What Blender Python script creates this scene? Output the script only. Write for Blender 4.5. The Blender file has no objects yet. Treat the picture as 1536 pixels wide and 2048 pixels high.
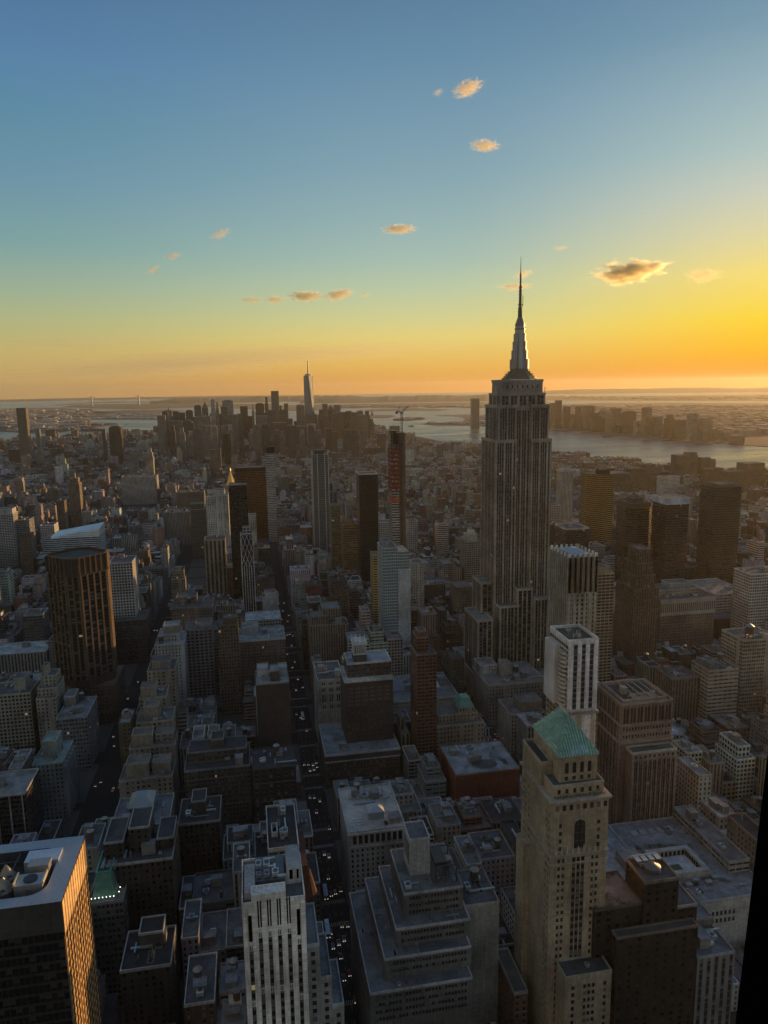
import bpy, bmesh, math, random
from mathutils import Matrix, Vector, noise
random.seed(7)
S = bpy.context.scene
COL = S.collection
R = math.radians
# ---------------------------------------------------------------- camera
EYE = Vector((0.0, 0.0, 325.0))
FPX = 1480.0
YAW, PITCH, ROLL = R(10.3), R(9.62), R(0.82)
CF = Vector((math.sin(YAW)*math.cos(PITCH), math.cos(YAW)*math.cos(PITCH), -math.sin(PITCH)))
_r = Vector((math.cos(YAW), -math.sin(YAW), 0.0)); _u = _r.cross(CF)
CR = _r*math.cos(ROLL) - _u*math.sin(ROLL)
CU = _u*math.cos(ROLL) + _r*math.sin(ROLL)
cam = bpy.data.cameras.new('camera'); camo = bpy.data.objects.new('camera', cam); COL.objects.link(camo)
camo.matrix_world = Matrix.Translation(EYE) @ Matrix(((CR.x, CU.x, -CF.x), (CR.y, CU.y, -CF.y), (CR.z, CU.z, -CF.z))).to_4x4()
cam.sensor_fit = 'VERTICAL'; cam.sensor_height = 36.0; cam.lens = FPX/2048*36.0
cam.clip_start = 0.3; cam.clip_end = 120000
S.camera = camo
# ---------------------------------------------------------------- exposure
S.view_settings.view_transform = 'Standard'; S.view_settings.look = 'None'
S.view_settings.exposure = 0.0; S.view_settings.gamma = 1.0; S.view_settings.use_curve_mapping = False
S.render.engine = 'CYCLES'
S.cycles.use_denoising = True
S.cycles.max_bounces = 5; S.cycles.diffuse_bounces = 2; S.cycles.glossy_bounces = 3
S.cycles.volume_bounces = 3; S.cycles.transmission_bounces = 2; S.cycles.transparent_max_bounces = 8
S.cycles.sample_clamp_indirect = 4.0
# ---------------------------------------------------------------- sky
SUN_AZ, SUN_EL = 54.0, 3.4          # azimuth clockwise from +Y
def lin(c):
    return tuple(((v/255)/12.92 if v/255 <= .04045 else ((v/255+.055)/1.055)**2.4) for v in c) + (1.0,)
W = bpy.data.worlds.new('World'); S.world = W; W.use_nodes = True
nt = W.node_tree; NN, LL = nt.nodes, nt.links
bg = NN['Background']
tc = NN.new('ShaderNodeTexCoord')
sep = NN.new('ShaderNodeSeparateXYZ'); LL.new(tc.outputs['Generated'], sep.inputs[0])
def wmath(op, a, b=None):
    n = NN.new('ShaderNodeMath'); n.operation = op
    for i, v in enumerate((a, b)):
        if v is None: continue
        if isinstance(v, (int, float)): n.inputs[i].default_value = v
        else: LL.new(v, n.inputs[i])
    return n.outputs[0]
el = wmath('ARCSINE', sep.outputs[2])
elf = wmath('DIVIDE', el, R(40.0))                     # 0 at the horizon, 1 at 40 degrees up
az = wmath('ARCTAN2', sep.outputs[0], sep.outputs[1])  # clockwise from +Y
dz = wmath('ABSOLUTE', wmath('SUBTRACT', az, R(SUN_AZ)))
dz = wmath('MINIMUM', dz, wmath('SUBTRACT', 2*math.pi, dz))
def ramp(fac, pts):
    n = NN.new('ShaderNodeValToRGB'); n.color_ramp.interpolation = 'B_SPLINE' if False else 'EASE'
    n.color_ramp.interpolation = 'LINEAR'
    e = n.color_ramp.elements
    while len(e) < len(pts): e.new(0.5)
    for i, (p, c) in enumerate(pts):
        e[i].position = p; e[i].color = lin(c)
    LL.new(fac, n.inputs[0]); return n.outputs[0]
def D(y): # picture height to elevation fraction, used only to write the gradient stops down
    return (math.degrees(math.atan((1024-y)/FPX)) - 9.62)/40.0
rampL = ramp(elf, [(D(790)+.008,(176,140,86)),(D(752),(192,158,100)),(D(700),(194,174,110)),(D(640),(174,179,130)),(D(579),(152,173,150)),(D(501),(124,161,160)),(D(386),(107,147,166)),(D(270),(92,138,162)),(D(150),(86,128,166)),(D(0),(78,114,152)),(1.0,(70,98,138))])
rampC = ramp(elf, [(D(787)+.008,(216,142,54)),(D(733),(228,178,86)),(D(675),(227,206,122)),(D(637),(210,206,144)),(D(579),(186,200,164)),(D(521),(165,189,176)),(D(444),(148,177,178)),(D(347),(131,164,176)),(D(231),(117,152,173)),(D(116),(101,140,166)),(D(0),(92,129,157)),(1.0,(80,108,145))])
rampR = ramp(elf, [(D(780)+.01,(236,128,0)),(D(752),(240,150,0)),(D(714),(250,182,0)),(D(656),(250,212,40)),(D(579),(248,220,112)),(D(501),(224,214,164)),(D(424),(202,206,188)),(D(347),(174,196,192)),(D(231),(150,177,186)),(D(116),(120,154,172)),(D(0),(108,138,168)),(1.0,(95,120,155))])
rampB = ramp(elf, [(0.0,(184,166,136)),(.15,(168,158,136)),(.45,(144,143,136)),(1.0,(112,125,136))])
def wmix(f, a, b):
    n = NN.new('ShaderNodeMix'); n.data_type = 'RGBA'
    LL.new(f, n.inputs[0]); LL.new(a, n.inputs[6]); LL.new(b, n.inputs[7]); return n.outputs[2]
def mrange(v, a, b):
    n = NN.new('ShaderNodeMapRange'); n.interpolation_type = 'SMOOTHSTEP'
    LL.new(v, n.inputs[0]); n.inputs[1].default_value = a; n.inputs[2].default_value = b; return n.outputs[0]
c = wmix(mrange(dz, R(12), R(40)), rampR, rampC)
c = wmix(mrange(dz, R(38), R(73)), c, rampL)
c = wmix(mrange(dz, R(75), R(140)), c, rampB)
sk = NN.new('ShaderNodeTexSky'); sk.sky_type = 'NISHITA'; sk.sun_disc = False
sk.sun_elevation = R(SUN_EL); sk.sun_rotation = R(SUN_AZ); sk.altitude = 300; sk.dust_density = 1.2; sk.ozone_density = 1.5
bg2 = NN.new('ShaderNodeBackground'); LL.new(sk.outputs[0], bg2.inputs[0]); bg2.inputs[1].default_value = 0.05
LL.new(c, bg.inputs[0]); bg.inputs[1].default_value = 1.03
mx = NN.new('ShaderNodeMixShader'); mx.inputs[0].default_value = 0.025
LL.new(bg.outputs[0], mx.inputs[1]); LL.new(bg2.outputs[0], mx.inputs[2])
LL.new(mx.outputs[0], NN['World Output'].inputs[0])
# ---------------------------------------------------------------- sun
sd = bpy.data.lights.new('sun', 'SUN'); sd.energy = 5.0; sd.angle = R(0.55); sd.color = (1.0, 0.55, 0.20)
so = bpy.data.objects.new('sun', sd); COL.objects.link(so)
sv = Vector((math.sin(R(SUN_AZ))*math.cos(R(SUN_EL)), math.cos(R(SUN_AZ))*math.cos(R(SUN_EL)), math.sin(R(SUN_EL))))
so.rotation_euler = sv.to_track_quat('Z', 'Y').to_euler(); so.location = sv*2000
# ---------------------------------------------------------------- where a sight line meets the ground plan
def ray(px, py): return CF*FPX + CR*(px-768) + CU*(1024-py)
def atY(px, py, Y):
    d = ray(px, py); return EYE + d*(Y/d.y)
def atZ(px, py, z=0.0):
    d = ray(px, py); return EYE + d*((z-EYE.z)/d.z)
def proj(x, y, z):
    v = Vector((x, y, z)) - EYE; k = v.dot(CF)
    return (768 + FPX*v.dot(CR)/k, 1024 - FPX*v.dot(CU)/k) if k > 1 else (1e9, 1e9)
def solveX(px, Y, z):
    q = CR*FPX - CF*(px-768)
    return -(q.y*Y + q.z*(z-EYE.z))/q.x
# ================================================================ materials
MATS = {}
class NG:
    """short hand for building a node tree"""
    def __init__(s, name):
        s.m = bpy.data.materials.new(name); s.m.use_nodes = True
        s.t = s.m.node_tree; s.N = s.t.nodes; s.L = s.t.links
        s.b = s.N['Principled BSDF']; s.out = s.N['Material Output']
    def node(s, typ, **kw):
        n = s.N.new(typ)
        for k, v in kw.items(): setattr(n, k, v)
        return n
    def put(s, sock, v):
        if v is None: return
        if hasattr(v, 'links'): s.L.new(v, sock)
        else: sock.default_value = v
    def math(s, op, a, b=None, c=None):
        n = s.node('ShaderNodeMath', operation=op)
        for i, v in enumerate((a, b, c)): s.put(n.inputs[i], v)
        return n.outputs[0]
    def mix(s, f, a, b, blend='MIX'):
        n = s.node('ShaderNodeMix', data_type='RGBA', blend_type=blend)
        s.put(n.inputs[0], f); s.put(n.inputs[6], a); s.put(n.inputs[7], b); return n.outputs[2]
    def noise(s, vec, scale, detail=2.0, rough=.55, out=0):
        n = s.node('ShaderNodeTexNoise'); s.put(n.inputs['Vector'], vec)
        n.inputs['Scale'].default_value = scale; n.inputs['Detail'].default_value = detail; n.inputs['Roughness'].default_value = rough
        return n.outputs[out]
    def mr(s, v, a, b, c=0.0, d=1.0):
        n = s.node('ShaderNodeMapRange'); s.put(n.inputs[0], v)
        for i, q in enumerate((a, b, c, d)): n.inputs[i+1].default_value = q
        return n.outputs[0]
    def scale(s, vec, v):
        n = s.node('ShaderNodeMapping'); s.L.new(vec, n.inputs[0]); n.inputs['Scale'].default_value = v; return n.outputs[0]
    def pos(s): return s.node('ShaderNodeNewGeometry').outputs['Position']
    def uv(s): return s.node('ShaderNodeUVMap').outputs[0]
    def ocol(s, attr=False):
        if attr:
            n = s.node('ShaderNodeAttribute'); n.attribute_name = 'tint'; return n.outputs['Color']
        return s.node('ShaderNodeObjectInfo').outputs['Color']
    def done(s, base=None, rough=None, metal=None, spec=None):
        if base is not None: s.put(s.b.inputs['Base Color'], base)
        if rough is not None: s.put(s.b.inputs['Roughness'], rough)
        if metal is not None: s.put(s.b.inputs['Metallic'], metal)
        if spec is not None: s.put(s.b.inputs['Specular IOR Level'], spec)
        return s.m

def weather(g, col, amt=.35):
    """soot and uneven tone on stone, brick and paint"""
    p = g.pos()
    a = g.noise(p, .035, 3, .6); b = g.noise(g.scale(p, (.9, .9, .08)), 1.0, 2, .6)
    k = g.math('ADD', g.mr(a, .3, .7, 1-amt, 1+amt*.5), g.mr(b, .35, .65, -amt*.35, amt*.3))
    n = g.node('ShaderNodeMix', data_type='RGBA', blend_type='MULTIPLY'); n.inputs[0].default_value = 1
    g.put(n.inputs[6], col); v = g.node('ShaderNodeCombineXYZ')
    for i in range(3): g.L.new(k, v.inputs[i])
    g.L.new(v.outputs[0], n.inputs[7]); return n.outputs[2]

def facade(name, u0, u1, v0, v1, glass=(.035,.04,.045,1), blind=.22, lit=.0015, attr=False, frame=0.0, band=None, bandcol=None, split=0, spandrel=None, amt=.35, wallrough=.85, gr=.12, metal=0, blanks=0, sill=0, belt=0):
    g = NG(name); uv = g.uv(); s = g.node('ShaderNodeSeparateXYZ'); g.L.new(uv, s.inputs[0])
    fu, fv = g.math('FRACT', s.outputs[0]), g.math('FRACT', s.outputs[1])
    cu, cv = g.math('FLOOR', s.outputs[0]), g.math('FLOOR', s.outputs[1])
    def inside(v, a, b):
        if a <= 0 and b >= 1: return None
        return g.math('MULTIPLY', g.math('GREATER_THAN', v, a), g.math('LESS_THAN', v, b))
    if split:                                          # two panes per bay
        fu2 = g.math('FRACT', g.math('MULTIPLY', s.outputs[0], split)); cu = g.math('FLOOR', g.math('MULTIPLY', s.outputs[0], split))
        mu = inside(fu2, u0, u1); mb = inside(fu, .1, .9); mu = g.math('MULTIPLY', mu, mb)
    else: mu = inside(fu, u0, u1)
    mv = inside(fv, v0, v1)
    m = mu if mv is None else (mv if mu is None else g.math('MULTIPLY', mu, mv))
    inwall = g.math('GREATER_THAN', s.outputs[1], .001)   # uv v<=0 means blank wall
    oi = g.node('ShaderNodeObjectInfo')
    if blanks:                                         # some window columns are bricked up
        cc = g.node('ShaderNodeCombineXYZ'); g.L.new(g.math('FLOOR', s.outputs[0]), cc.inputs[0]); g.L.new(oi.outputs['Random'], cc.inputs[1])
        bn = g.node('ShaderNodeTexWhiteNoise', noise_dimensions='2D'); g.L.new(cc.outputs[0], bn.inputs['Vector'])
        inwall = g.math('MULTIPLY', inwall, g.math('GREATER_THAN', bn.outputs['Value'], blanks))
    m = g.math('MULTIPLY', m, inwall)
    cv3 = g.node('ShaderNodeCombineXYZ'); g.L.new(cu, cv3.inputs[0]); g.L.new(cv, cv3.inputs[1]); 
    g.L.new(oi.outputs['Random'], cv3.inputs[2])
    wn = g.node('ShaderNodeTexWhiteNoise', noise_dimensions='3D'); g.L.new(cv3.outputs[0], wn.inputs['Vector'])
    rnd = wn.outputs['Value']
    wall = weather(g, g.ocol(attr), amt)
    if spandrel is not None and mu is not None and mv is not None:
        sp = g.math('MULTIPLY', g.math('MULTIPLY', mu, g.math('SUBTRACT', 1.0, mv)), inwall)
        wall = g.mix(sp, wall, spandrel)
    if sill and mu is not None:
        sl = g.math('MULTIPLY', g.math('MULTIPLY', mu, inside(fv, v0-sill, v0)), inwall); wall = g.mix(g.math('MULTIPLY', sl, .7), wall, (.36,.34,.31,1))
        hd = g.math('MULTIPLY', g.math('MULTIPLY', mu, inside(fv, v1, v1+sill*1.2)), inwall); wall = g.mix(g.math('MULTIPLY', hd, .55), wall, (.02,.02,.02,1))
    if belt:
        per = g.math('ADD', 3.0, g.math('FLOOR', g.math('MULTIPLY', oi.outputs['Random'], 5.0)))
        bl_ = g.math('MULTIPLY', g.math('LESS_THAN', g.math('MODULO', g.math('ADD', cv, .5), per), 1.0), g.math('LESS_THAN', fv, .09)); bl_ = g.math('MULTIPLY', bl_, g.math('GREATER_THAN', s.outputs[1], .001))
        wall = g.mix(g.math('MULTIPLY', bl_, .6), wall, (.34,.32,.29,1))
    # glass: most panes dark, some with blinds drawn part of the way down
    drawn = g.math('GREATER_THAN', rnd, .72)
    part = g.math('GREATER_THAN', fv, g.math('ADD', g.math('MULTIPLY', wn.outputs['Value'], -.9), 1.35*v1 if v1 < 1 else 1.2))
    bl = g.math('MULTIPLY', drawn, part)
    gl = g.mix(bl, glass, (blind, blind*.95, blind*.85, 1))
    gl = g.mix(g.math('MULTIPLY', g.mr(rnd, 0, 1, 0, 1), .5), gl, (glass[0]*.4, glass[1]*.4, glass[2]*.4, 1))
    base = g.mix(m, wall, gl)
    rough = g.math('ADD', wallrough, g.math('MULTIPLY', g.math('MULTIPLY', m, g.math('SUBTRACT', 1.0, bl)), gr-wallrough))
    bp = g.node('ShaderNodeBump'); bp.inputs['Strength'].default_value = .5; bp.inputs['Distance'].default_value = .25
    g.L.new(g.math('SUBTRACT', 1.0, m), bp.inputs['Height']); g.L.new(bp.outputs[0], g.b.inputs['Normal'])
    if lit:
        on = g.math('MULTIPLY', m, g.math('GREATER_THAN', g.math('FRACT', g.math('MULTIPLY', rnd, 37.3)), 1-lit))
        g.put(g.b.inputs['Emission Color'], (1, .72, .42, 1)); g.L.new(g.math('MULTIPLY', on, .2), g.b.inputs['Emission Strength'])
    if metal: g.put(g.b.inputs['Metallic'], g.math('MULTIPLY', g.math('SUBTRACT', 1.0, m), metal))
    return g.done(base, rough)

def plain(name, col=None, rough=.8, amt=.3, metal=0.0, attr=False, courses=0):
    g = NG(name); c = g.ocol(attr) if col is None else col
    if courses:
        p = g.pos(); z = g.node('ShaderNodeSeparateXYZ'); g.L.new(p, z.inputs[0])
        ln = g.math('LESS_THAN', g.math('FRACT', g.math('DIVIDE', z.outputs[2], courses)), .12)
        hu = g.math('FLOOR', g.math('DIVIDE', z.outputs[2], courses)); cc = g.node('ShaderNodeCombineXYZ'); g.L.new(hu, cc.inputs[2])
        g.L.new(g.math('FLOOR', g.math('DIVIDE', g.math('ADD', z.outputs[0], z.outputs[1]), courses*1.7)), cc.inputs[0])
        wn = g.node('ShaderNodeTexWhiteNoise', noise_dimensions='3D'); g.L.new(cc.outputs[0], wn.inputs['Vector'])
        k = g.math('MULTIPLY', g.mr(wn.outputs['Value'], 0, 1, .84, 1.12), g.math('SUBTRACT', 1.0, g.math('MULTIPLY', ln, .22)))
        v = g.node('ShaderNodeCombineXYZ')
        for i in range(3): g.L.new(k, v.inputs[i])
        c = g.mix(1.0, c, v.outputs[0], 'MULTIPLY')
    return g.done(weather(g, c, amt), rough, metal)

def roofmat(name, attr=False):
    g = NG(name); p = g.pos()
    a = g.noise(p, .11, 4, .65); b = g.noise(p, .6, 3, .6)
    vor = g.node('ShaderNodeTexVoronoi', distance='CHEBYCHEV'); g.L.new(p, vor.inputs['Vector']); vor.inputs['Scale'].default_value = .14
    k = g.math('ADD', g.mr(a, .3, .7, .62, 1.25), g.mr(b, .3, .7, -.18, .2))
    sc = g.node('ShaderNodeSeparateColor'); g.L.new(vor.outputs['Color'], sc.inputs[0])
    k = g.math('MULTIPLY', k, g.mr(sc.outputs[0], 0, 1, .72, 1.2))
    v = g.node('ShaderNodeCombineXYZ')
    for i in range(3): g.L.new(k, v.inputs[i])
    return g.done(g.mix(1.0, g.ocol(attr), v.outputs[0], 'MULTIPLY'), .9)

def glassmat(name, col, rough=.08, metal=0.0, var=.5, blinds=.32):
    g = NG(name); oi = g.node('ShaderNodeObjectInfo'); uv = g.uv()
    s = g.node('ShaderNodeSeparateXYZ'); g.L.new(uv, s.inputs[0])
    c = g.node('ShaderNodeCombineXYZ'); g.L.new(g.math('FLOOR', s.outputs[0]), c.inputs[0]); g.L.new(g.math('FLOOR', s.outputs[1]), c.inputs[1]); g.L.new(oi.outputs['Random'], c.inputs[2])
    wn = g.node('ShaderNodeTexWhiteNoise', noise_dimensions='3D'); g.L.new(c.outputs[0], wn.inputs['Vector'])
    b = g.mix(g.math('MULTIPLY', wn.outputs['Value'], var), col, (col[0]*.35, col[1]*.35, col[2]*.35, 1))
    bl = g.math('GREATER_THAN', wn.outputs['Value'], .8)
    b = g.mix(g.math('MULTIPLY', bl, .55), b, (.22, .21, .18, 1))
    return g.done(b, g.math('ADD', rough, g.math('MULTIPLY', bl, .3)), metal)

def leafmat():
    g = NG('leaf'); n = g.noise(g.pos(), .7, 2)
    return g.done(g.mix(g.mr(n, .35, .65), (.035, .055, .018, 1), (.085, .095, .03, 1)), .7)

M = dict(
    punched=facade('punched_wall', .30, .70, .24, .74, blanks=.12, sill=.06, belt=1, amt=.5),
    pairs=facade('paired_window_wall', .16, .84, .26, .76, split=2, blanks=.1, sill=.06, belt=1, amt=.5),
    ribbon=facade('ribbon_window_wall', .0, 1.0, .30, .78, glass=(.03,.035,.04,1)),
    ribbonthin=facade('thin_ribbon_wall', .06, .94, .34, .7, glass=(.03,.035,.04,1)),
    pier=facade('pier_wall', .34, .80, .16, .84, spandrel=(.06,.055,.05,1)),
    grid=facade('window_grid_wall', .17, .83, .2, .8, glass=(.022,.026,.03,1), blind=.12),
    curtain=facade('curtain_wall', .05, .95, .10, .93, glass=(.05,.075,.085,1), blind=.14, amt=.2, wallrough=.5),
    darkcurtain=facade('dark_curtain_wall', .06, .94, .2, .93, glass=(.012,.013,.015,1), blind=.06, amt=.25, wallrough=.45),
    bronze=facade('bronze_band_wall', .0, 1.0, .42, .98, glass=(.05,.032,.012,1), blind=.06, lit=0, amt=.2, wallrough=.4),
    strip=facade('window_strip_wall', .06, .94, .34, .92, glass=(.02,.022,.025,1), blind=.2, lit=.004, amt=.25),
    arcade=facade('tall_bay_wall', .22, .78, .08, .88, glass=(.02,.022,.025,1), blind=.1),
    paleglass=facade('pale_curtain_wall', .1, .9, .2, .9, glass=(.13,.21,.235,1), blind=.3, lit=0, amt=.2, wallrough=.5),
    dim=facade('dim_window_wall', .30, .70, .24, .74, glass=(.012,.012,.013,1), blind=.05, lit=0),
    balcony=facade('balcony_wall', .08, .92, .36, .96, glass=(.02,.024,.028,1), blind=.1),
    plain=plain('plain_wall', amt=.45, courses=1.25), metal=plain('painted_metal', None, .45, .2, .6), roof=roofmat('roof_gravel'),
    wood=plain('tank_wood', (.10,.075,.055,1), .9, .4), copper=plain('copper_patina', None, .6, .35),
    window=glassmat('window_glass', (.03,.034,.038,1)), palewindow=glassmat('window_glass_with_shades', (.05,.05,.05,1), blinds=.75), leaf=leafmat(), bark=plain('bark', (.05,.04,.03,1), .9),
    far=facade('far_wall', .28, .72, .26, .74, attr=True, lit=.001, blanks=.15, belt=1), far2=facade('far_band_wall', 0, 1, .32, .74, attr=True, lit=0), far3=facade('far_pier_wall', .3, .75, .12, .86, attr=True, lit=0, spandrel=(.06,.055,.05,1)), farroof=roofmat('far_roof', True),
    black=plain('black_coating', (.003,.003,.003,1), 1.0, .2),
    panel=plain('metal_panel', None, .38, .25, .85),
)
def emit(name, col, st):
    m = bpy.data.materials.new(name); m.use_nodes = True; b = m.node_tree.nodes['Principled BSDF']
    b.inputs['Base Color'].default_value = (.8,.8,.8,1); b.inputs['Emission Color'].default_value = col; b.inputs['Emission Strength'].default_value = st
    return m
M['black'].node_tree.nodes['Principled BSDF'].inputs['Specular IOR Level'].default_value = 0
M['headlight'] = emit('headlight_lamp', (1, .9, .74, 1), 1.1)
M['taillight'] = emit('tail_lamp', (1, .06, .03, 1), .8)
M['lamp'] = emit('roof_lamp', (1, .93, .78, 1), 3.0)
M['decklamp'] = emit('deck_lamp_glow', (1, .93, .8, 1), 1.0)
M['shopglow'] = emit('shop_lamp', (1, .72, .3, 1), 2.0)
# ================================================================ mesh helpers
class MB:
    def __init__(s): s.v = []; s.f = []; s.uv = []; s.tint = []; s.mi = []
    def quad(s, pts, uv=None, tint=None, mi=0):
        i = len(s.v); s.v += [tuple(p) for p in pts]; s.f.append(tuple(range(i, i+len(pts))))
        s.uv += (uv if uv else [(0.0, 0.0)]*len(pts)); s.tint.append(tint); s.mi.append(mi)
    def wallq(s, a, b, z0, z1, nb=0, nf=0, v0=0, tint=None, mi=0):
        """vertical wall, outside on the right of a->b"""
        s.quad([(a[0],a[1],z0),(b[0],b[1],z0),(b[0],b[1],z1),(a[0],a[1],z1)], [(0,v0),(nb,v0),(nb,v0+nf),(0,v0+nf)] if nf else None, tint, mi)
    def prism(s, poly, z0, z1, bay=0, fl=0, top=True, tint=None, mi=0, tmi=None, bottom=False):
        n = len(poly)                                   # poly counter-clockwise
        for i in range(n):
            a, b = poly[i], poly[(i+1) % n]; L = math.hypot(b[0]-a[0], b[1]-a[1])
            s.wallq(a, b, z0, z1, max(1, round(L/bay)) if bay else 0, max(1, round((z1-z0)/fl)) if fl else 0, 0, tint, mi)
        if top: s.quad([(p[0], p[1], z1) for p in poly], None, tint, mi if tmi is None else tmi)
        if bottom: s.quad([(p[0], p[1], z0) for p in reversed(poly)], None, tint, mi)
    def box(s, x0, x1, y0, y1, z0, z1, bottom=False, **k): s.prism(rect(x0,x1,y0,y1), z0, z1, bottom=bottom, **k)
    def frust(s, p0, z0, p1, z1, top=True, bay=0, fl=0):
        n = len(p0)
        for i in range(n):
            a, b, c, d = p0[i], p0[(i+1)%n], p1[(i+1)%n], p1[i]
            L = math.hypot(b[0]-a[0], b[1]-a[1])
            u = [(0,0),(max(1,round(L/bay)),0),(max(1,round(L/bay)),max(1,round((z1-z0)/fl))),(0,max(1,round((z1-z0)/fl)))] if bay else None
            s.quad([(*a,z0),(*b,z0),(*c,z1),(*d,z1)], u)
        if top: s.quad([(*p,z1) for p in p1])
    def bar(s, a, b, w):
        a, b = Vector(a), Vector(b); d = (b-a).normalized()
        x = d.cross(Vector((0,0,1)));
        if x.length < .01: x = Vector((1,0,0))
        x = x.normalized()*w/2; y = d.cross(x).normalized()*w/2
        c = [x+y, y-x, -x-y, x-y]
        for i in range(4):
            p, q = c[i], c[(i+1)%4]; s.quad([a+p, b+p, b+q, a+q])
        s.quad([a+k for k in c]); s.quad([b+k for k in reversed(c)])
    def ring(s, poly, z0, z1, t):
        """parapet: a low wall of thickness t standing on the inside of the outline"""
        inn = inset(poly, t); n = len(poly)
        for i in range(n):
            a, b, c, d = poly[i], poly[(i+1)%n], inn[(i+1)%n], inn[i]
            s.wallq(a, b, z0, z1); s.wallq(c, d, z0, z1); s.quad([(*a,z1),(*b,z1),(*c,z1),(*d,z1)])
    def build(s, name, mat, parent=None, color=None):
        me = bpy.data.meshes.new(name); me.from_pydata(s.v, [], s.f)
        mats = mat if isinstance(mat, (list, tuple)) else [mat]
        for m in mats: me.materials.append(M[m] if isinstance(m, str) else m)
        l = me.uv_layers.new(name='UVMap'); l.data.foreach_set('uv', [x for p in s.uv for x in p])
        if any(s.mi): me.polygons.foreach_set('material_index', s.mi)
        if any(t is not None for t in s.tint):
            at = me.attributes.new('tint', 'FLOAT_COLOR', 'FACE')
            at.data.foreach_set('color', [x for t in s.tint for x in ((*t, 1.0) if t is not None else (.2,.2,.2,1))])
        me.update()
        o = bpy.data.objects.new(name, me); COL.objects.link(o)
        if parent is not None:
            o.parent = parent; o.matrix_parent_inverse = Matrix.Translation(-parent_base(parent))
        if color is not None: o.color = (*color[:3], 1)
        return o
BASES = {}
def parent_base(p):
    return Vector(p.location) if p.parent is None else Vector((0, 0, 0))   # parts keep the world's axes, so only a top-level base counts
def rect(x0, x1, y0, y1): return [(x0,y0),(x1,y0),(x1,y1),(x0,y1)]
def ngon(cx, cy, r, n, a0=0.0, sx=1, sy=1): return [(cx+r*sx*math.cos(a0+2*math.pi*i/n), cy+r*sy*math.sin(a0+2*math.pi*i/n)) for i in range(n)]
def inset(poly, t):
    n = len(poly); out = []
    for i in range(n):
        p, a, b = Vector(poly[i]), Vector(poly[i-1]), Vector(poly[(i+1)%n])
        e1, e2 = (p-a).normalized(), (b-p).normalized()
        n1, n2 = Vector((-e1.y, e1.x)), Vector((-e2.y, e2.x))
        k = n1+n2; k = k*(t/max(.2, 1+n1.dot(n2))); out.append((p.x+k.x, p.y+k.y))
    return out
def thing(name, label, cat, loc=(0,0,0), group=None):
    o = bpy.data.objects.new(name, None); COL.objects.link(o); o.location = loc; o.empty_display_size = 1
    o['label'] = label; o['category'] = cat
    if group: o['group'] = group
    return o
def tag(o, label=None, cat=None, group=None, kind=None):
    for k, v in (('label',label),('category',cat),('group',group),('kind',kind)):
        if v: o[k] = v
    return o
# ================================================================ water, land, far shores
def watermat():
    g = NG('water'); p = g.pos()
    n1 = g.noise(g.scale(p, (.0016, .006, 1)), 1.0, 5, .6); n2 = g.noise(g.scale(p, (.012, .035, 1)), 1.0, 4, .6)
    h = g.math('ADD', n1, g.math('MULTIPLY', n2, .35))
    bp = g.node('ShaderNodeBump'); bp.inputs['Strength'].default_value = .35; bp.inputs['Distance'].default_value = 2.5
    g.L.new(h, bp.inputs['Height']); g.L.new(bp.outputs[0], g.b.inputs['Normal'])
    return g.done((.055,.08,.088,1), g.mr(n1, .35, .65, .24, .42))
M['water'] = watermat()
def landmat(name, a, b, sc):
    g = NG(name); p = g.pos(); n = g.noise(p, sc, 6, .7); n2 = g.noise(p, sc*7, 4, .7)
    return g.done(g.mix(g.mr(g.math('ADD', n, g.math('MULTIPLY', n2, .6)), .6, 1.0), a, b), .95)
M['land'] = landmat('city_ground', (.02,.02,.02,1), (.06,.058,.055,1), .02)
M['farland'] = landmat('far_ground', (.03,.032,.025,1), (.10,.09,.075,1), .004)
M['hill'] = landmat('wooded_hill', (.025,.035,.022,1), (.06,.06,.045,1), .002)
M['asphalt'] = landmat('asphalt', (.012,.012,.013,1), (.024,.024,.024,1), .25)
M['pave'] = landmat('pavement_slabs', (.05,.05,.048,1), (.085,.083,.078,1), .3)
b = MB(); b.quad([(x, y, -3.0) for x, y in ngon(0, 0, 34500, 96)]); tag(b.build('water', 'water'), kind='structure')
def landmass(name, pix, mat='farland', top=0.0, z=0.0, extra=None):
    """a shore outline as solid ground standing a few metres out of the water"""
    pts = [atZ(px, py, 0.0) for px, py in pix] + [Vector((x, y, 0)) for x, y in (extra or [])]
    poly = [(p.x, p.y) for p in pts]
    ar = sum(poly[i][0]*poly[(i+1)%len(poly)][1]-poly[(i+1)%len(poly)][0]*poly[i][1] for i in range(len(poly)))
    if ar < 0: poly.reverse()
    bm = bmesh.new(); vs = [bm.verts.new((x, y, z)) for x, y in poly]; f = bm.faces.new(vs)
    r = bmesh.ops.extrude_face_region(bm, geom=[f]); bmesh.ops.translate(bm, verts=[v for v in r['geom'] if isinstance(v, bmesh.types.BMVert)], vec=(0, 0, -6))
    bmesh.ops.recalc_face_normals(bm, faces=bm.faces[:]); bmesh.ops.triangulate(bm, faces=bm.faces[:])
    me = bpy.data.meshes.new(name); bm.to_mesh(me); bm.free(); me.materials.append(M[mat])
    o = bpy.data.objects.new(name, me); COL.objects.link(o); tag(o, kind='structure'); return o
# the island we look down on
ISLAND = [(-420,960),(-120,905),(0,884),(60,879),(118,878),(160,871),(240,869),(330,866),(420,858),(560,853),(700,850),(745,850),(760,862),(830,872),(880,882),(905,890),(960,897),(1040,905),(1110,910),(1180,916),(1260,926),(1340,936),(1430,944),(1536,953),(1700,985),(1900,1040)]
landmass('island_ground', ISLAND, 'land', extra=[(2600,-300),(-2200,-300)])
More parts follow.
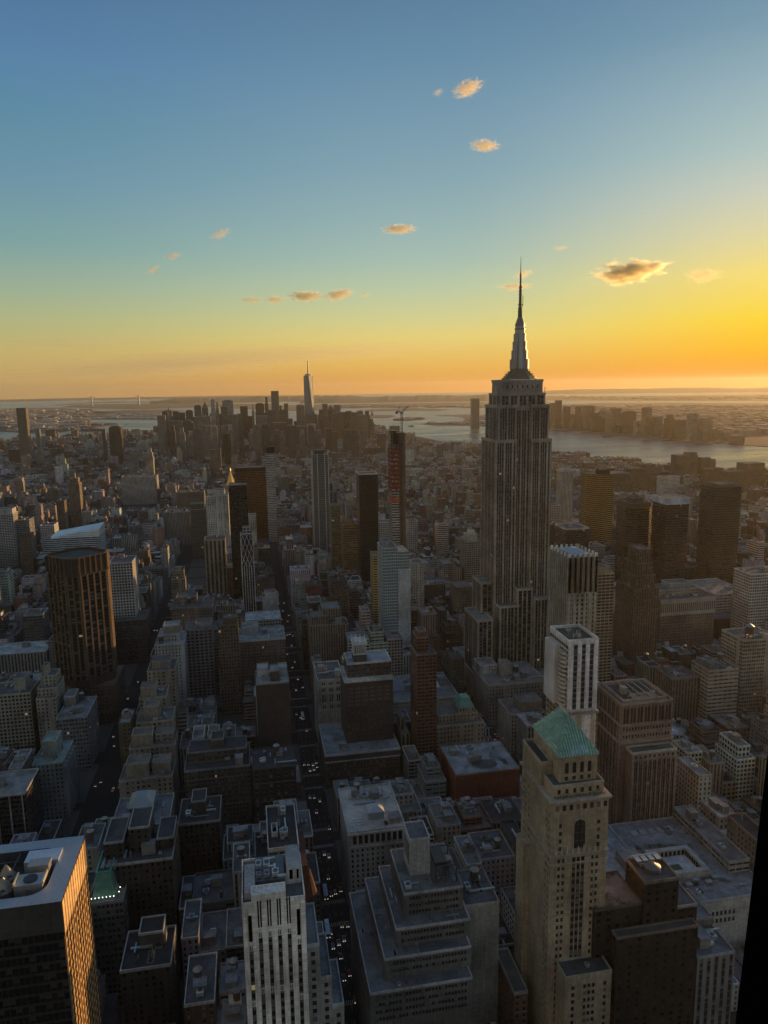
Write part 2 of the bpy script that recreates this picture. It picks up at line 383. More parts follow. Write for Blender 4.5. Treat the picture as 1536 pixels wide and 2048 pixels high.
# across the water on the left: flat city, a port spit and a wooded shore beyond
landmass('far_shore', [(-900,855),(-300,862),(0,862),(60,866),(112,866),(150,858),(205,853),(235,846),(176,845),(150,840),(205,838),(250,836),(318,835),(322,829),(300,827),(232,826),(180,820),(120,815.5),(0,817),(-300,819),(-900,823)], 'farland')
landmass('port_spit', [(176,832),(230,833),(330,826),(370,822),(330,819),(250,820),(190,824)], 'farland')
landmass('wooded_shore', [(120,814),(200,817),(290,818),(400,814),(520,812),(560,808),(420,807),(270,807.5),(150,809)], 'hill')
landmass('far_coast', [(600,822),(700,816),(830,812),(960,811),(1100,806),(1100,803.5),(900,805),(640,809),(480,812),(460,816)], 'farland')
landmass('island_shoal', [(720,820),(760,818),(828,816),(900,819.5),(880,821),(800,821.5),(740,822)], 'farland')
landmass('small_island', [(736,833),(752,830),(785,830.5),(792,832.5),(775,835),(745,835.5)], 'hill')
landmass('old_fort_island', [(788,838),(806,835),(842,836),(848,838.5),(820,841.5),(795,841)], 'hill')
landmass('park_point', [(844,848),(862,846),(900,845),(925,842),(932,838),(925,834),(905,832),(870,831),(930,829),(1000,829),(1100,831),(1100,858),(1000,856),(965,851),(905,850),(870,850)], 'farland')
landmass('river_shore', [(1085,858),(1130,863),(1160,866),(1200,868),(1208,875),(1250,872),(1330,876),(1400,880),(1430,885),(1480,889),(1536,893),(1760,905),(2100,930),(2100,812),(1536,806.5),(1330,805.5),(1200,806),(1085,811)], 'farland')
landmass('far_plain', [(1095,800.5),(1200,800.8),(1330,801.4),(1536,801.5),(2300,803),(2300,788),(1536,789.5),(1095,794)], 'farland')
def hills(name, x0, x1, yb, h, mat='hill', dist=26000, seed=1, n=60, thick=3500):
    """a long low ridge at the horizon: a real mound with a ragged crest and sloping sides"""
    pts = []
    for i in range(n+1):
        t = i/n; d = ray(x0+(x1-x0)*t, yb); d = Vector((d.x, d.y, 0)).normalized()
        e = min(1, t*8, (1-t)*8)
        pts.append((d, max(4, h*e*(.55+.55*(noise.noise(Vector((t*9, seed, 0)))+1)*.5+.18*noise.noise(Vector((t*41, seed, 3)))))))
    m = MB()
    for i in range(n):
        (d0, h0), (d1, h1) = pts[i], pts[i+1]
        a = [(d0*(dist-thick), -4), (d0*(dist-thick*.5), h0*.75), (d0*dist, h0), (d0*(dist+thick), -4)]
        c = [(d1*(dist-thick), -4), (d1*(dist-thick*.5), h1*.75), (d1*dist, h1), (d1*(dist+thick), -4)]
        for k in range(3):
            m.quad([(a[k][0].x, a[k][0].y, a[k][1]), (c[k][0].x, c[k][0].y, c[k][1]), (c[k+1][0].x, c[k+1][0].y, c[k+1][1]), (a[k+1][0].x, a[k+1][0].y, a[k+1][1])])
    tag(m.build(name, mat), kind='structure')
hills('hills', 600, 1130, 800, 105, dist=19000, seed=2)
hills('hills', 300, 760, 800, 120, dist=21000, seed=5, thick=3000)
hills('hills', 980, 2300, 790, 150, dist=29000, seed=8)
hills('hills', -700, 640, 806, 60, dist=31000, seed=4, thick=2500)
# ================================================================ streets
AVES = [(-2900,-2876),(-2600,-2576),(-2300,-2276),(-2000,-1976),(-1720,-1696),(-1450,-1426),(-1180,-1156),(-930,-906),(-680,-652),(-450,-426),(-290,-270),(-146,-112),(29,53),(200,224),(490,518),(770,800),(1050,1080),(1330,1360),(1610,1640),(1880,1920),(2160,2190)]
def street_y(k): return 95.0 + 80.0*k                        # centre lines; k = 0 nearest
WIDE = {7: 15, 18: 15, 27: 15}
m = MB()
for x0, x1 in AVES:
    if abs(x0) < 900: m.quad([(x0+4, 60, .03), (x1-4, 60, .03), (x1-4, 2400, .03), (x0+4, 2400, .03)])
for k in range(0, 28):
    h = WIDE.get(k, 9)-3.5; y = street_y(k)
    for (a0, a1), (b0, b1) in zip(AVES, AVES[1:]):
        if abs(a1) < 700 and abs(b0) < 800: m.quad([(a1-4, y-h, .03), (b0+4, y-h, .03), (b0+4, y+h, .03), (a1-4, y+h, .03)])
tag(m.build('road', 'asphalt'), kind='structure')
m = MB()
for k in range(0, 27):
    y0 = street_y(k)+WIDE.get(k, 9)-3.5; y1 = street_y(k+1)-WIDE.get(k+1, 9)+3.5
    for (a0, a1), (b0, b1) in zip(AVES, AVES[1:]):
        if abs(a1) < 700 and abs(b0) < 800: m.box(a1-4, b0+4, y0, y1, -.1, .15)
tag(m.build('pavement', 'pave'), kind='structure')
m = MB()
for ax0, ax1 in ((29,53),(200,224)):
    for k in range(2, 12):
        for sgn in (-1, 1):
            y = street_y(k)+sgn*(WIDE.get(k, 9)+1.2); x = ax0+4.6
            while x < ax1-4.8:
                m.quad([(x, y-1.7, .06), (x+.55, y-1.7, .06), (x+.55, y+1.7, .06), (x, y+1.7, .06)]); x += 1.15
    n = 4 if ax1-ax0 < 30 else 8
    for j in range(1, n if n < 5 else 1):
        x = ax0+4+(ax1-ax0-8)*j/n; y = 250
        while y < 1100:
            m.quad([(x-.09, y, .06), (x+.09, y, .06), (x+.09, y+3, .06), (x-.09, y+3, .06)]); y += 9
M['paint'] = plain('road_paint', (.26,.26,.25,1), .7, .4)
tag(m.build('road_markings', 'paint'), kind='structure')
# ================================================================ building kit
def roof_thing(root, kind, x, y, z, s=1.0, rng=random, color=None):
    """pieces that stand on a roof; each is a part of its building"""
    if kind == 'water_tank':
        h0, r, h = 3.2*s, 2.3*s, 4.4*s
        m = MB(); m.prism(ngon(x, y, r, 12), z+h0, z+h0+h, top=False, bottom=True); o = m.build('water_tank', 'wood', root)
        m = MB(); m.frust(ngon(x, y, r*1.12, 12), z+h0+h, ngon(x, y, .1, 12), z+h0+h+1.7*s); m.prism(ngon(x, y, r*1.12, 12), z+h0+h-.2, z+h0+h+.01, top=False, bottom=True)
        m.build('tank_roof', 'metal', o, (.30,.30,.29))
        m = MB()
        for dx, dy in ((-1,-1),(1,-1),(1,1),(-1,1)): m.bar((x+dx*r*.62, y+dy*r*.62, z), (x+dx*r*.62, y+dy*r*.62, z+h0+.1), .3*s)
        for q in ((-1,-1,1,1),(1,-1,-1,1)): m.bar((x+q[0]*r*.62, y+q[1]*r*.62, z+.3), (x+q[2]*r*.62, y+q[3]*r*.62, z+h0-.2), .16*s)
        m.build('tank_stand', 'metal', o, (.06,.055,.05))
    elif kind == 'bulkhead':
        w, d, h = rng.uniform(4, 8)*s, rng.uniform(4, 8)*s, rng.uniform(3.2, 6)*s
        m = MB(); m.prism(rect(x-w/2, x+w/2, y-d/2, y+d/2), z, z+h, top=False); o = m.build('bulkhead', 'plain', root, color or (.25,.24,.22))
        m = MB(); m.box(x-w/2-.25, x+w/2+.25, y-d/2-.25, y+d/2+.25, z+h, z+h+.3, bottom=True); m.build('bulkhead_roof', 'roof', o, (.2,.21,.22))
    elif kind == 'hvac_unit':
        w, d, h = rng.uniform(2.2, 4)*s, rng.uniform(3, 6)*s, rng.uniform(1.6, 2.6)*s
        m = MB(); m.box(x-w/2, x+w/2, y-d/2, y+d/2, z+.5, z+.5+h, bottom=True)
        for dx in (-1, 1):
            for dy in (-1, 1): m.bar((x+dx*w*.4, y+dy*d*.4, z), (x+dx*w*.4, y+dy*d*.4, z+.5), .2)
        o = m.build('hvac_unit', 'metal', root, rng.choice(((.45,.46,.46),(.6,.6,.58),(.3,.31,.32))))
        m = MB(); m.prism(ngon(x, y, min(w, d)*.36, 10), z+.5+h, z+.85+h); m.build('fan', 'metal', o, (.12,.12,.12))
    elif kind == 'duct':
        a = rng.choice((0, 1)); L = rng.uniform(6, 14)*s
        m = MB(); m.bar((x-L/2*(1-a), y-L/2*a, z+1), (x+L/2*(1-a), y+L/2*a, z+1), 1.0*s)
        m.bar((x+L/2*(1-a), y+L/2*a, z), (x+L/2*(1-a), y+L/2*a, z+1.4), 1.0*s); m.build('duct', 'metal', root, (.5,.51,.5))
    elif kind == 'skylight':
        w, d = rng.uniform(2.5, 5)*s, rng.uniform(4, 8)*s
        m = MB(); m.box(x-w/2, x+w/2, y-d/2, y+d/2, z, z+.6); o = m.build('skylight', 'metal', root, (.42,.42,.4))
        m = MB(); m.frust(rect(x-w/2+.2, x+w/2-.2, y-d/2+.2, y+d/2-.2), z+.6, rect(x-.05, x+.05, y-d/2+.5, y+d/2-.5), z+1.5); m.build('pane', 'window', o)
    elif kind == 'flue':
        m = MB(); m.prism(ngon(x, y, .5*s, 8), z, z+rng.uniform(3, 6)*s); m.build('flue', 'metal', root, (.35,.34,.32))
    elif kind == 'antenna':
        m = MB(); h = rng.uniform(6, 11)*s; m.bar((x, y, z), (x, y, z+h), .22); m.bar((x-1, y, z+h*.7), (x+1, y, z+h*.7), .12); m.build('antenna', 'metal', root, (.2,.2,.2))
    elif kind == 'pipe_run':
        L = rng.uniform(5, 11); m = MB(); a = rng.choice((0, 1)); dx, dy = (1, 0) if a else (0, 1)
        for k in range(2):
            q = k*.7; m.bar((x-dx*L/2+dy*q, y-dy*L/2+dx*q, z+.6), (x+dx*L/2+dy*q, y+dy*L/2+dx*q, z+.6), .28)
        for k in range(3): m.bar((x+dx*L*(k-1)*.42, y+dy*L*(k-1)*.42, z), (x+dx*L*(k-1)*.42, y+dy*L*(k-1)*.42, z+.6), .2)
        m.build('pipe_run', 'metal', root, rng.choice(((.45,.45,.44),(.2,.2,.2))))
    elif kind == 'deck':
        w, d = rng.uniform(6, 12)*s, rng.uniform(5, 9)*s
        m = MB(); m.box(x-w/2, x+w/2, y-d/2, y+d/2, z, z+.25); m.build('roof_deck', 'wood', root)

STYLE = dict(punched=(3.1,3.5), dim=(3.1,3.5), pairs=(4.6,3.6), ribbon=(6,3.7), ribbonthin=(5,3.6), pier=(2.9,3.6), grid=(3.4,3.5), curtain=(1.9,3.6), paleglass=(2.4,3.6), darkcurtain=(1.8,3.6), bronze=(3,3.7), strip=(1.8,3.7), arcade=(3.6,7.5), balcony=(4.5,3.1), plain=(0,0))
def tier(root, poly, z0, z1, style, col, roofcol=(.11,.112,.115), par=1.1, parcol=None, bay=None, fl=None, first=True, cornice=0, names=('wall','roof','parapet'), wname='wall'):
    b0, f0 = STYLE[style]; b0 = bay or b0; f0 = fl or f0
    m = MB(); m.prism(poly, z0, z1, b0, f0, top=False); m.build(wname, style, root, col)
    m = MB(); m.quad([(p[0], p[1], z1-.02) for p in poly]); m.build('roof', 'roof', root, roofcol)
    pc = parcol or tuple(min(.75, c*1.15) for c in col[:3])
    if par:
        m = MB(); m.ring(inset(poly, -.12), z1-.35, z1+par, .5); m.build('parapet', 'plain', root, pc)
    if cornice:
        m = MB(); q = inset(poly, -cornice); m.prism(q, z1-1.2, z1-.4, top=True, bottom=True); m.build('cornice', 'plain', root, pc)
FOOT = []      # (x0,x1,y0,y1) of everything built by hand
CLEAR = []     # (pxl, pxr, y, lowest picture row that stays open)
def foot(x0, x1, y0, y1, z=0, yb=None, pxl=None, pxr=None):
    FOOT.append((x0, x1, y0, y1))
    if yb: CLEAR.append((pxl, pxr, y0, yb))
def scatter(root, x0, x1, y0, y1, z, items, rng, s=1.0):
    for k in items:
        if x1-x0 < 8 or y1-y0 < 8: x, y = (x0+x1)/2, (y0+y1)/2
        else: x, y = rng.uniform(x0+4, x1-4), rng.uniform(y0+4, y1-4)
        roof_thing(root, k, x, y, z, s, rng)
def hb(name, label, cat, xl, xr, yt, z, D, style, col, yb, group=None, roofcol=(.11,.112,.115), up=(), items=(), par=1.1, parcol=None, bay=None, fl=None, cornice=0, Y=None, seed=None, poly=None, s=1.0, z0=0):
    """a building whose near upper corner is seen at (xl, yt) and whose near roof edge ends at xr; z is its height"""
    P = atY(xl, yt, Y) if Y else atZ(xl, yt, z)
    X0, Y0 = P.x, P.y; z = P.z; X1 = solveX(xr, Y0, z); Y1 = Y0+D
    rng = random.Random(seed if seed is not None else int(xl*7+yt))
    root = thing(name, label, cat, ((X0+X1)/2, (Y0+Y1)/2, z0), group)
    pl = poly(X0, X1, Y0, Y1) if poly else rect(X0, X1, Y0, Y1)
    tier(root, pl, z0, z, style, col, roofcol, par, parcol, bay, fl, cornice=cornice)
    zz = z
    for (fx0, fx1, fy0, fy1, h, *o) in up:
        a0, a1, b0, b1 = X0+(X1-X0)*fx0, X0+(X1-X0)*fx1, Y0+D*fy0, Y0+D*fy1
        st = o[0] if o else style; cc = o[1] if len(o) > 1 else col; base = z if len(o) < 3 else z+o[2]
        tier(root, rect(a0, a1, b0, b1), base, base+h, st, cc, roofcol, par*.8, parcol, bay, fl, wname='upper_wall'); zz = max(zz, base+h)
    if Y0 < 760 and style != 'darkcurtain' and 'tower' not in cat: items = list(items)+rng.choices(['hvac_unit','duct','flue','skylight','bulkhead','antenna','hvac_unit'], k=4)
    if Y0 < 760 and style != 'darkcurtain': scatter(root, X0+1, X1-1, Y0+1, Y1-1, z, rng.choices(['hvac_unit','flue','duct','hvac_unit','antenna','pipe_run'], k=6), rng, .6)
    scatter(root, X0+1, X1-1, Y0+1, Y1-1, z, items, rng, s)
    foot(X0, X1, Y0, Y1, z, yb, min(xl, xr)-2, max(xl, xr)+2)
    # the side wall that the camera sees belongs to the open part too
    q = proj(X0 if X0 > 0 else X1, Y1, z)[0]; CLEAR.append((min(xl, q), max(xr, q), Y0, yb))
    return root, (X0, X1, Y0, Y1, z)
# ================================================================ the tall stone spire tower
STONE = (.39,.35,.295)
def strips(root, a, b, z0, z1, n, group=3, wide=1.5, thin=.55, proud=.55, pcol=STONE, fl=3.8, style='strip', stripcol=(.055,.05,.045), ends=1.6, pname='pier', sname='window_strip', thinpiers=True):
    """a face of window strips between stone piers; outside is on the right of a->b"""
    a, b = Vector(a), Vector(b); L = (b-a).length; d = (b-a)/L; nrm = Vector((d.y, -d.x))
    ng = max(1, math.ceil(n/group)); nthin = n-ng
    w = (L-2*ends-(ng-1)*wide-nthin*thin)/n
    x = ends; k = 0
    def pier(x0, x1, pr):
        m = MB(); p, q = a+d*x0, a+d*x1; o = nrm*pr
        poly = [tuple(p+o), tuple(q+o), tuple(q), tuple(p)]
        m.prism(poly, z0, z1); m.build(pname, 'plain', root, pcol)
    pier(0, ends, proud)
    while k < n:
        m = MB(); p, q = a+d*x+nrm*.06, a+d*(x+w)+nrm*.06
        m.wallq(p, q, z0, z1-1.2, 1, max(1, round((z1-z0)/fl))); m.build(sname, style, root, stripcol)
        x += w; k += 1
        if k < n:
            t = wide if k % group == 0 else thin
            if t == wide or thinpiers: pier(x, x+t, proud if t == wide else proud*.55)
            x += t
    pier(L-ends, L, proud)
def block(root, x0, x1, y0, y1, z0, z1, col=STONE, name='wall', roofcol=(.2,.195,.185), par=.9):
    m = MB(); m.prism(rect(x0,x1,y0,y1), z0, z1, top=False); m.build(name, 'plain', root, col)
    m = MB(); m.quad([(x0,y0,z1-.02),(x1,y0,z1-.02),(x1,y1,z1-.02),(x0,y1,z1-.02)]); m.build('roof', 'roof', root, roofcol)
    if par:
        m = MB(); m.ring(inset(rect(x0,x1,y0,y1), -.62), z1-1.4, z1+par, .9); m.build('parapet', 'plain', root, tuple(c*1.05 for c in col))
esb = thing('skyscraper', 'tallest grey stone tower with stepped crown and needle spire against the sunset', 'skyscraper', (278, 745, 0))
cx, cy = 278, 745
block(esb, 222, 345, 694, 790, 0, 26)
# low wings
block(esb, 224, 240, 702, 748, 26, 86); strips(esb, (224,748), (224,702), 26, 86, 9, 3); strips(esb, (224,702), (240,702), 26, 86, 3, 2)
block(esb, 236.5, 250, 730, 760, 26, 118); strips(esb, (236.5,760), (236.5,730), 26, 118, 6, 3); strips(esb, (236.5,730), (250,730), 86, 118, 2, 2)
block(esb, 250, 270.5, 709, 730, 26, 97); strips(esb, (250,709), (270.5,709), 26, 97, 5, 2, wide=1.3); strips(esb, (250,730), (250,709), 26, 97, 4, 2)
block(esb, 287.5, 307, 709, 730, 26, 103); strips(esb, (287.5,709), (307,709), 26, 103, 5, 2, wide=1.3)
block(esb, 270.5, 287.5, 714, 730, 26, 113); strips(esb, (270.5,714), (287.5,714), 26, 113, 3, 1, wide=1.2)
# shaft: two wings and a recessed middle
for x0, x1 in ((248.0,270.5),(286.5,308.0)):
    block(esb, x0, x1, 722, 768, 26, 269)
    strips(esb, (x0,722), (x1,722), 90, 267.5, 7, 3, wide=1.9)
block(esb, 270.5, 286.5, 726.5, 768, 26, 300, par=0)
strips(esb, (270.5,726.5), (286.5,726.5), 100, 300, 5, 2, wide=1.6, ends=1.2)
strips(esb, (248,768), (248,722), 80, 267.5, 12, 3, wide=1.4)
strips(esb, (308,722), (308,768), 80, 267.5, 12, 3, wide=1.4)
for x0, x1 in ((251.5,270.5),(286.5,305.5)):
    block(esb, x0, x1, 724.5, 766, 269, 304)
    strips(esb, (x0,724.5), (x1,724.5), 269, 302.5, 6, 3, wide=1.8)
strips(esb, (251.5,766), (251.5,724.5), 269, 302.5, 10, 3, wide=1.4)
block(esb, 270.5, 286.5, 728, 766, 300, 304, par=0)
block(esb, 254.5, 302.5, 728, 763, 304, 316, par=.5)
strips(esb, (254.5,728), (302.5,728), 304, 315, 10, 2, wide=2.6)
strips(esb, (254.5,763), (254.5,728), 304, 315, 6, 2, wide=2.6)
block(esb, 256.5, 300.5, 730, 761, 316, 329, par=1.2)
m = MB()
for k in range(7): m.box(262+k*5.4, 263.1+k*5.4, 729.9, 730.05, 321.5, 324.5)
m.build('vent_slots', 'black', esb)
# stepped crown
zz, hw, hd = 329, 17.5, 13.5
for i, (dz, dw) in enumerate(((2.6,0),(2.4,1.6),(2.4,1.9),(2.3,2.2),(2.6,2.2))):
    hw -= dw; hd -= dw
    m = MB(); m.prism(ngon(cx+2.2, cy, 1, 8, R(22.5), hw*1.04, hd*1.04), zz, zz+dz); m.build('crown_step', 'metal', esb, (.16,.155,.15)); zz += dz
m = MB()
for k in range(24):
    q = ngon(cx+2.2, cy, 1, 24, 0, 18.6, 14.4)[k]; m.bar((q[0], q[1], 329), (q[0], q[1], 332), .16)
m.ring(ngon(cx+2.2, cy, 1, 24, 0, 18.8, 14.6), 331.6, 332, .2); m.build('deck_railing', 'metal', esb, (.25,.25,.25))
mx_, my_ = cx+2.4, cy
m = MB(); m.frust(ngon(mx_, my_, 5.6, 16), zz, ngon(mx_, my_, 4.4, 16), 384); m.build('mast_core', 'metal', esb, (.42,.43,.44))
m = MB()
for k in range(16):
    q0 = ngon(mx_, my_, 5.75, 16, R(5))[k]; q1 = ngon(mx_, my_, 4.5, 16, R(5))[k]; m.bar((q0[0], q0[1], zz), (q1[0], q1[1], 384), .35)
m.build('mast_fin', 'metal', esb, (.62,.63,.64))
for k in range(4):                                            # stepped wings on the mast
    a = R(45+90*k); dx, dy = math.cos(a), math.sin(a)
    m = MB()
    for w0, t0, z1 in ((10.2, 1.3, 351), (8.6, 1.2, 360), (7.4, 1.1, 369), (6.3, 1.0, 377)):
        px_, py_ = -dy*t0, dx*t0
        m.prism([(mx_+px_, my_+py_), (mx_-px_, my_-py_), (mx_+dx*w0-px_, my_+dy*w0-py_), (mx_+dx*w0+px_, my_+dy*w0+py_)], zz, z1)
    m.build('mast_wing', 'metal', esb, (.34,.345,.35))
m = MB(); m.prism(ngon(mx_, my_, 5.3, 16), 380.5, 382.2, bottom=True); m.prism(ngon(mx_, my_, 4.9, 16), 384, 387, bottom=True); m.build('mast_collar', 'metal', esb, (.25,.25,.25))
m = MB(); m.frust(ngon(mx_, my_, 4.4, 16), 387, ngon(mx_, my_, 3.4, 16), 390.5); m.frust(ngon(mx_, my_, 3.4, 16), 390.5, ngon(mx_, my_, 2.2, 16), 393.5); m.build('mast_dome', 'metal', esb, (.2,.2,.2))
ant = MB()
for z0, z1, r0, r1 in ((393.5,402,2.4,2.0),(402,425,1.5,1.25),(425,437,.9,.75),(437,453,.5,.2)): ant.frust(ngon(mx_, my_, r0, 8), z0, ngon(mx_, my_, r1, 8), z1)
ant = ant.build('antenna', 'metal', esb, (.10,.09,.085))
m = MB()
for k in range(9): m.prism(ngon(mx_, my_, 2.5 if k < 4 else 1.75, 8), 395+k*3.4, 396.1+k*3.4, bottom=True)
for k in range(3): m.prism(ngon(mx_, my_, 1.2, 8), 427.5+k*3.2, 428.3+k*3.2, bottom=True)
m.bar((mx_+2.6, my_-.5, 404), (mx_+2.6, my_-.5, 415), .45); m.bar((mx_+.6, my_, 404.5), (mx_+2.7, my_-.5, 404.5), .35)
m.build('antenna_ring', 'metal', ant, (.14,.13,.125))
m = MB()
for x, y, z0, h in ((253.2,727.5,304,14),(303.6,730,304,17)):
    m.bar((x-.8, y, z0+2), (x-.8, y, z0+2+h), .35); m.bar((x-.8, y, z0+h), (x+2, y, z0+h), .3); m.bar((x-.8, y, z0+4), (x+2, y, z0+4), .3)
m.build('maintenance_rig', 'metal', esb, (.12,.12,.12))
m = MB()
for k in range(9):
    q = ngon(mx_, my_, 1, 9, .3, 15.5, 12)[k]; m.bar((q[0], q[1], 333), (q[0], q[1], 337+(k*5 % 4)), .18)
m.build('whip_antenna', 'metal', esb, (.12,.12,.12))
m = MB()
for k in range(14): m.quad([(264+k*2.1, 729.2, 330.0), (264.3+k*2.1, 729.2, 330.0), (264.3+k*2.1, 729.2, 330.35), (264+k*2.1, 729.2, 330.35)])
m.build('deck_lamp', 'decklamp', esb)
foot(222, 345, 694, 790); CLEAR.append((930, 1100, 694, 1285)); CLEAR.append((965,1100,722,1285))
# ================================================================ the tapering glass tower far off
wt = thing('glass_skyscraper', 'tallest far glass tower, silvery and tapering, with a mast, among the distant towers', 'skyscraper', (382, 4650, 0))
M['silverglass'] = facade('silver_curtain_wall', .04, .96, .06, .94, glass=(.13,.19,.235,1), blind=.2, lit=0, amt=.1, wallrough=.4, gr=.32)
def twist_tower(root, cx, cy, hw, z0, z1, mat, col, seg=1):
    """square base turning into a square rotated by 45 degrees: eight tall triangles"""
    q = rect(cx-hw, cx+hw, cy-hw, cy+hw); t = [((q[i][0]+q[(i+1)%4][0])/2, (q[i][1]+q[(i+1)%4][1])/2) for i in range(4)]
    for i in range(4):
        m = MB(); m.quad([(*q[i], z0), (*q[(i+1)%4], z0), (*t[i], z1)], [(0,.01),(14,.01),(7,70)]); m.build('glass_face', mat, root, col)
        m = MB(); m.quad([(*q[(i+1)%4], z0), (*t[(i+1)%4], z1), (*t[i], z1)], [(7,.01),(14,70),(0,70)]); m.build('glass_face', mat, root, col)
    m = MB(); m.quad([(*p, z1) for p in t]); m.build('roof', 'roof', root, (.2,.2,.2))
m = MB(); m.prism(rect(353,411,4621,4679), 0, 55); m.build('base_wall', 'metal', wt, (.4,.42,.44))
twist_tower(wt, 382, 4650, 29, 55, 398, 'silverglass', (.26,.29,.32))
m = MB(); m.prism(ngon(382, 4650, 21, 12), 398, 401, bottom=True); m.ring(ngon(382,4650,20,12), 401, 408, .6); m.build('crown_ring', 'metal', wt, (.3,.3,.31))
m = MB(); m.frust(ngon(382, 4650, 5.5, 8), 398, ngon(382, 4650, 2.4, 8), 489)
for z in (425, 445, 462): m.prism(ngon(382, 4650, 3.4, 8), z, z+1.5, bottom=True)
m.build('mast', 'metal', wt, (.2,.2,.2))
# ================================================================ buildings one can tell apart, far to near
BR, TAN, LIME, WHT, GRY, DK, RED = (.13,.095,.07), (.27,.22,.165), (.36,.33,.28), (.62,.61,.58), (.27,.27,.265), (.06,.055,.05), (.17,.075,.05)
GT = 'towers of the middle distance'
def cham(c):
    return lambda x0,x1,y0,y1: [(x0+c,y0),(x1-c,y0),(x1,y0+c),(x1,y1-c),(x1-c,y1),(x0+c,y1),(x0,y1-c),(x0,y0+c)]
ROOF_A = ['bulkhead','water_tank','hvac_unit','hvac_unit','duct']
ROOF_B = ['bulkhead','hvac_unit','skylight','flue']
# --- far middle distance, left
hb('apartment_tower','pale horizontally banded apartment tower at the left border, sunlit balcony corners','tower',-14,26,1030,100,30,'balcony',(.5,.5,.48),1140,GT,up=[(.1,.95,.1,.9,9,'plain')],items=['bulkhead','water_tank'])
hb('apartment_block','brown brick twin block right of the pale banded tower','building',38,62,1080,75,30,'punched',BR,1150,up=[(.0,.3,.3,.8,8),(.6,.95,.3,.8,8)])
hb('office_block','banded grey block behind the pale banded tower','building',26,58,1042,85,34,'ribbon',GRY,1085,items=ROOF_B)
hb('office_block','white office block with square windows left of the blue-white wedge roof','building',80,108,1052,62,34,'grid',WHT,1085,items=ROOF_B)
hb('apartment_tower','slim dark tower with one sunlit edge behind the blue-white wedge','tower',112,128,1003,95,22,'punched',BR,1070,items=['bulkhead'])
hb('stone_tower','stepped brown stone tower with sunlit cap in the left middle distance','tower',136,158,968,105,28,'pier',TAN,1060,up=[(.15,.9,.1,.9,12),(.45,.62,.3,.6,24,'plain')])
hb('office_block','wide pale office slab with rows of windows left of the gold pyramid','building',242,313,955,80,45,'grid',(.5,.48,.45),1018,items=['bulkhead','hvac_unit','hvac_unit'])
hb('stone_tower','slender stone tower with stepped sunlit shoulder beyond the pale slab','tower',292,306,915,125,26,'punched',LIME,958,up=[(.1,.9,.1,.9,14),(.25,.75,.2,.8,26,'plain')])
hb('office_block','brown office block with tall window bays between pale slab and gold pyramid','building',352,408,986,85,45,'pier',TAN,1065,items=ROOF_A)
hb('office_block','loft building with columned upper storeys and dark flat roof, left of the white tower','building',330,380,1026,70,45,'pier',LIME,1080,items=ROOF_A)
hb('glass_tower','olive glass tower with curved roof line left of the white stone tower','tower',380,418,1020,95,32,'curtain',(.25,.24,.17),1170,GT,up=[(.0,.72,.2,1,10)])
hb('stone_tower','white stone tower with small square windows beside the gold pyramid','tower',411,456,993,125,36,'punched',(.55,.54,.5),1078,GT,up=[(.08,.85,.2,.9,9,'plain')],items=['bulkhead'])
root,(a0,a1,b0,b1,z)=hb('dark_tower','tall near black tower hiding most of the gold pyramid','tower',457,494,972,185,36,'darkcurtain',(.035,.03,.025),1200,GT,par=.6)
root,(a0,a1,b0,b1,z)=hb('bronze_tower','wide brown copper-coloured glass tower behind the near black tower','tower',470,531,942,150,34,'bronze',(.13,.05,.02),1090,GT,parcol=(.03,.025,.02),up=[(.0,1.0,.0,1.0,6,'plain',(.03,.025,.02))],par=.4)
hb('slim_tower','slim black tower with white floor bands right of the copper-coloured tower','tower',531,549,908,189,22,'ribbon',(.5,.5,.48),1085,GT,up=[(.1,1,.1,.9,14,'plain',(.02,.02,.02))],par=.4)
hb('stone_tower','narrow pale stone tower at the foot of the copper-coloured tower','tower',497,512,1032,100,24,'punched',(.5,.46,.38),1090)
hb('dark_tower','black slab tower alone among low roofs before the far towers','tower',446,461,868,140,40,'darkcurtain',(.015,.015,.015),930,par=.5)
hb('apartment_tower','olive apartment tower with one sunlit edge left of the lone black slab','tower',419,441,900,95,45,'punched',(.16,.14,.09),937)
hb('glass_tower','dim glass tower with pale vertical fins below the white stone tower','tower',408,450,1082,92,34,'pier',(.36,.31,.22),1190,GT,items=['bulkhead','hvac_unit'],bay=6)
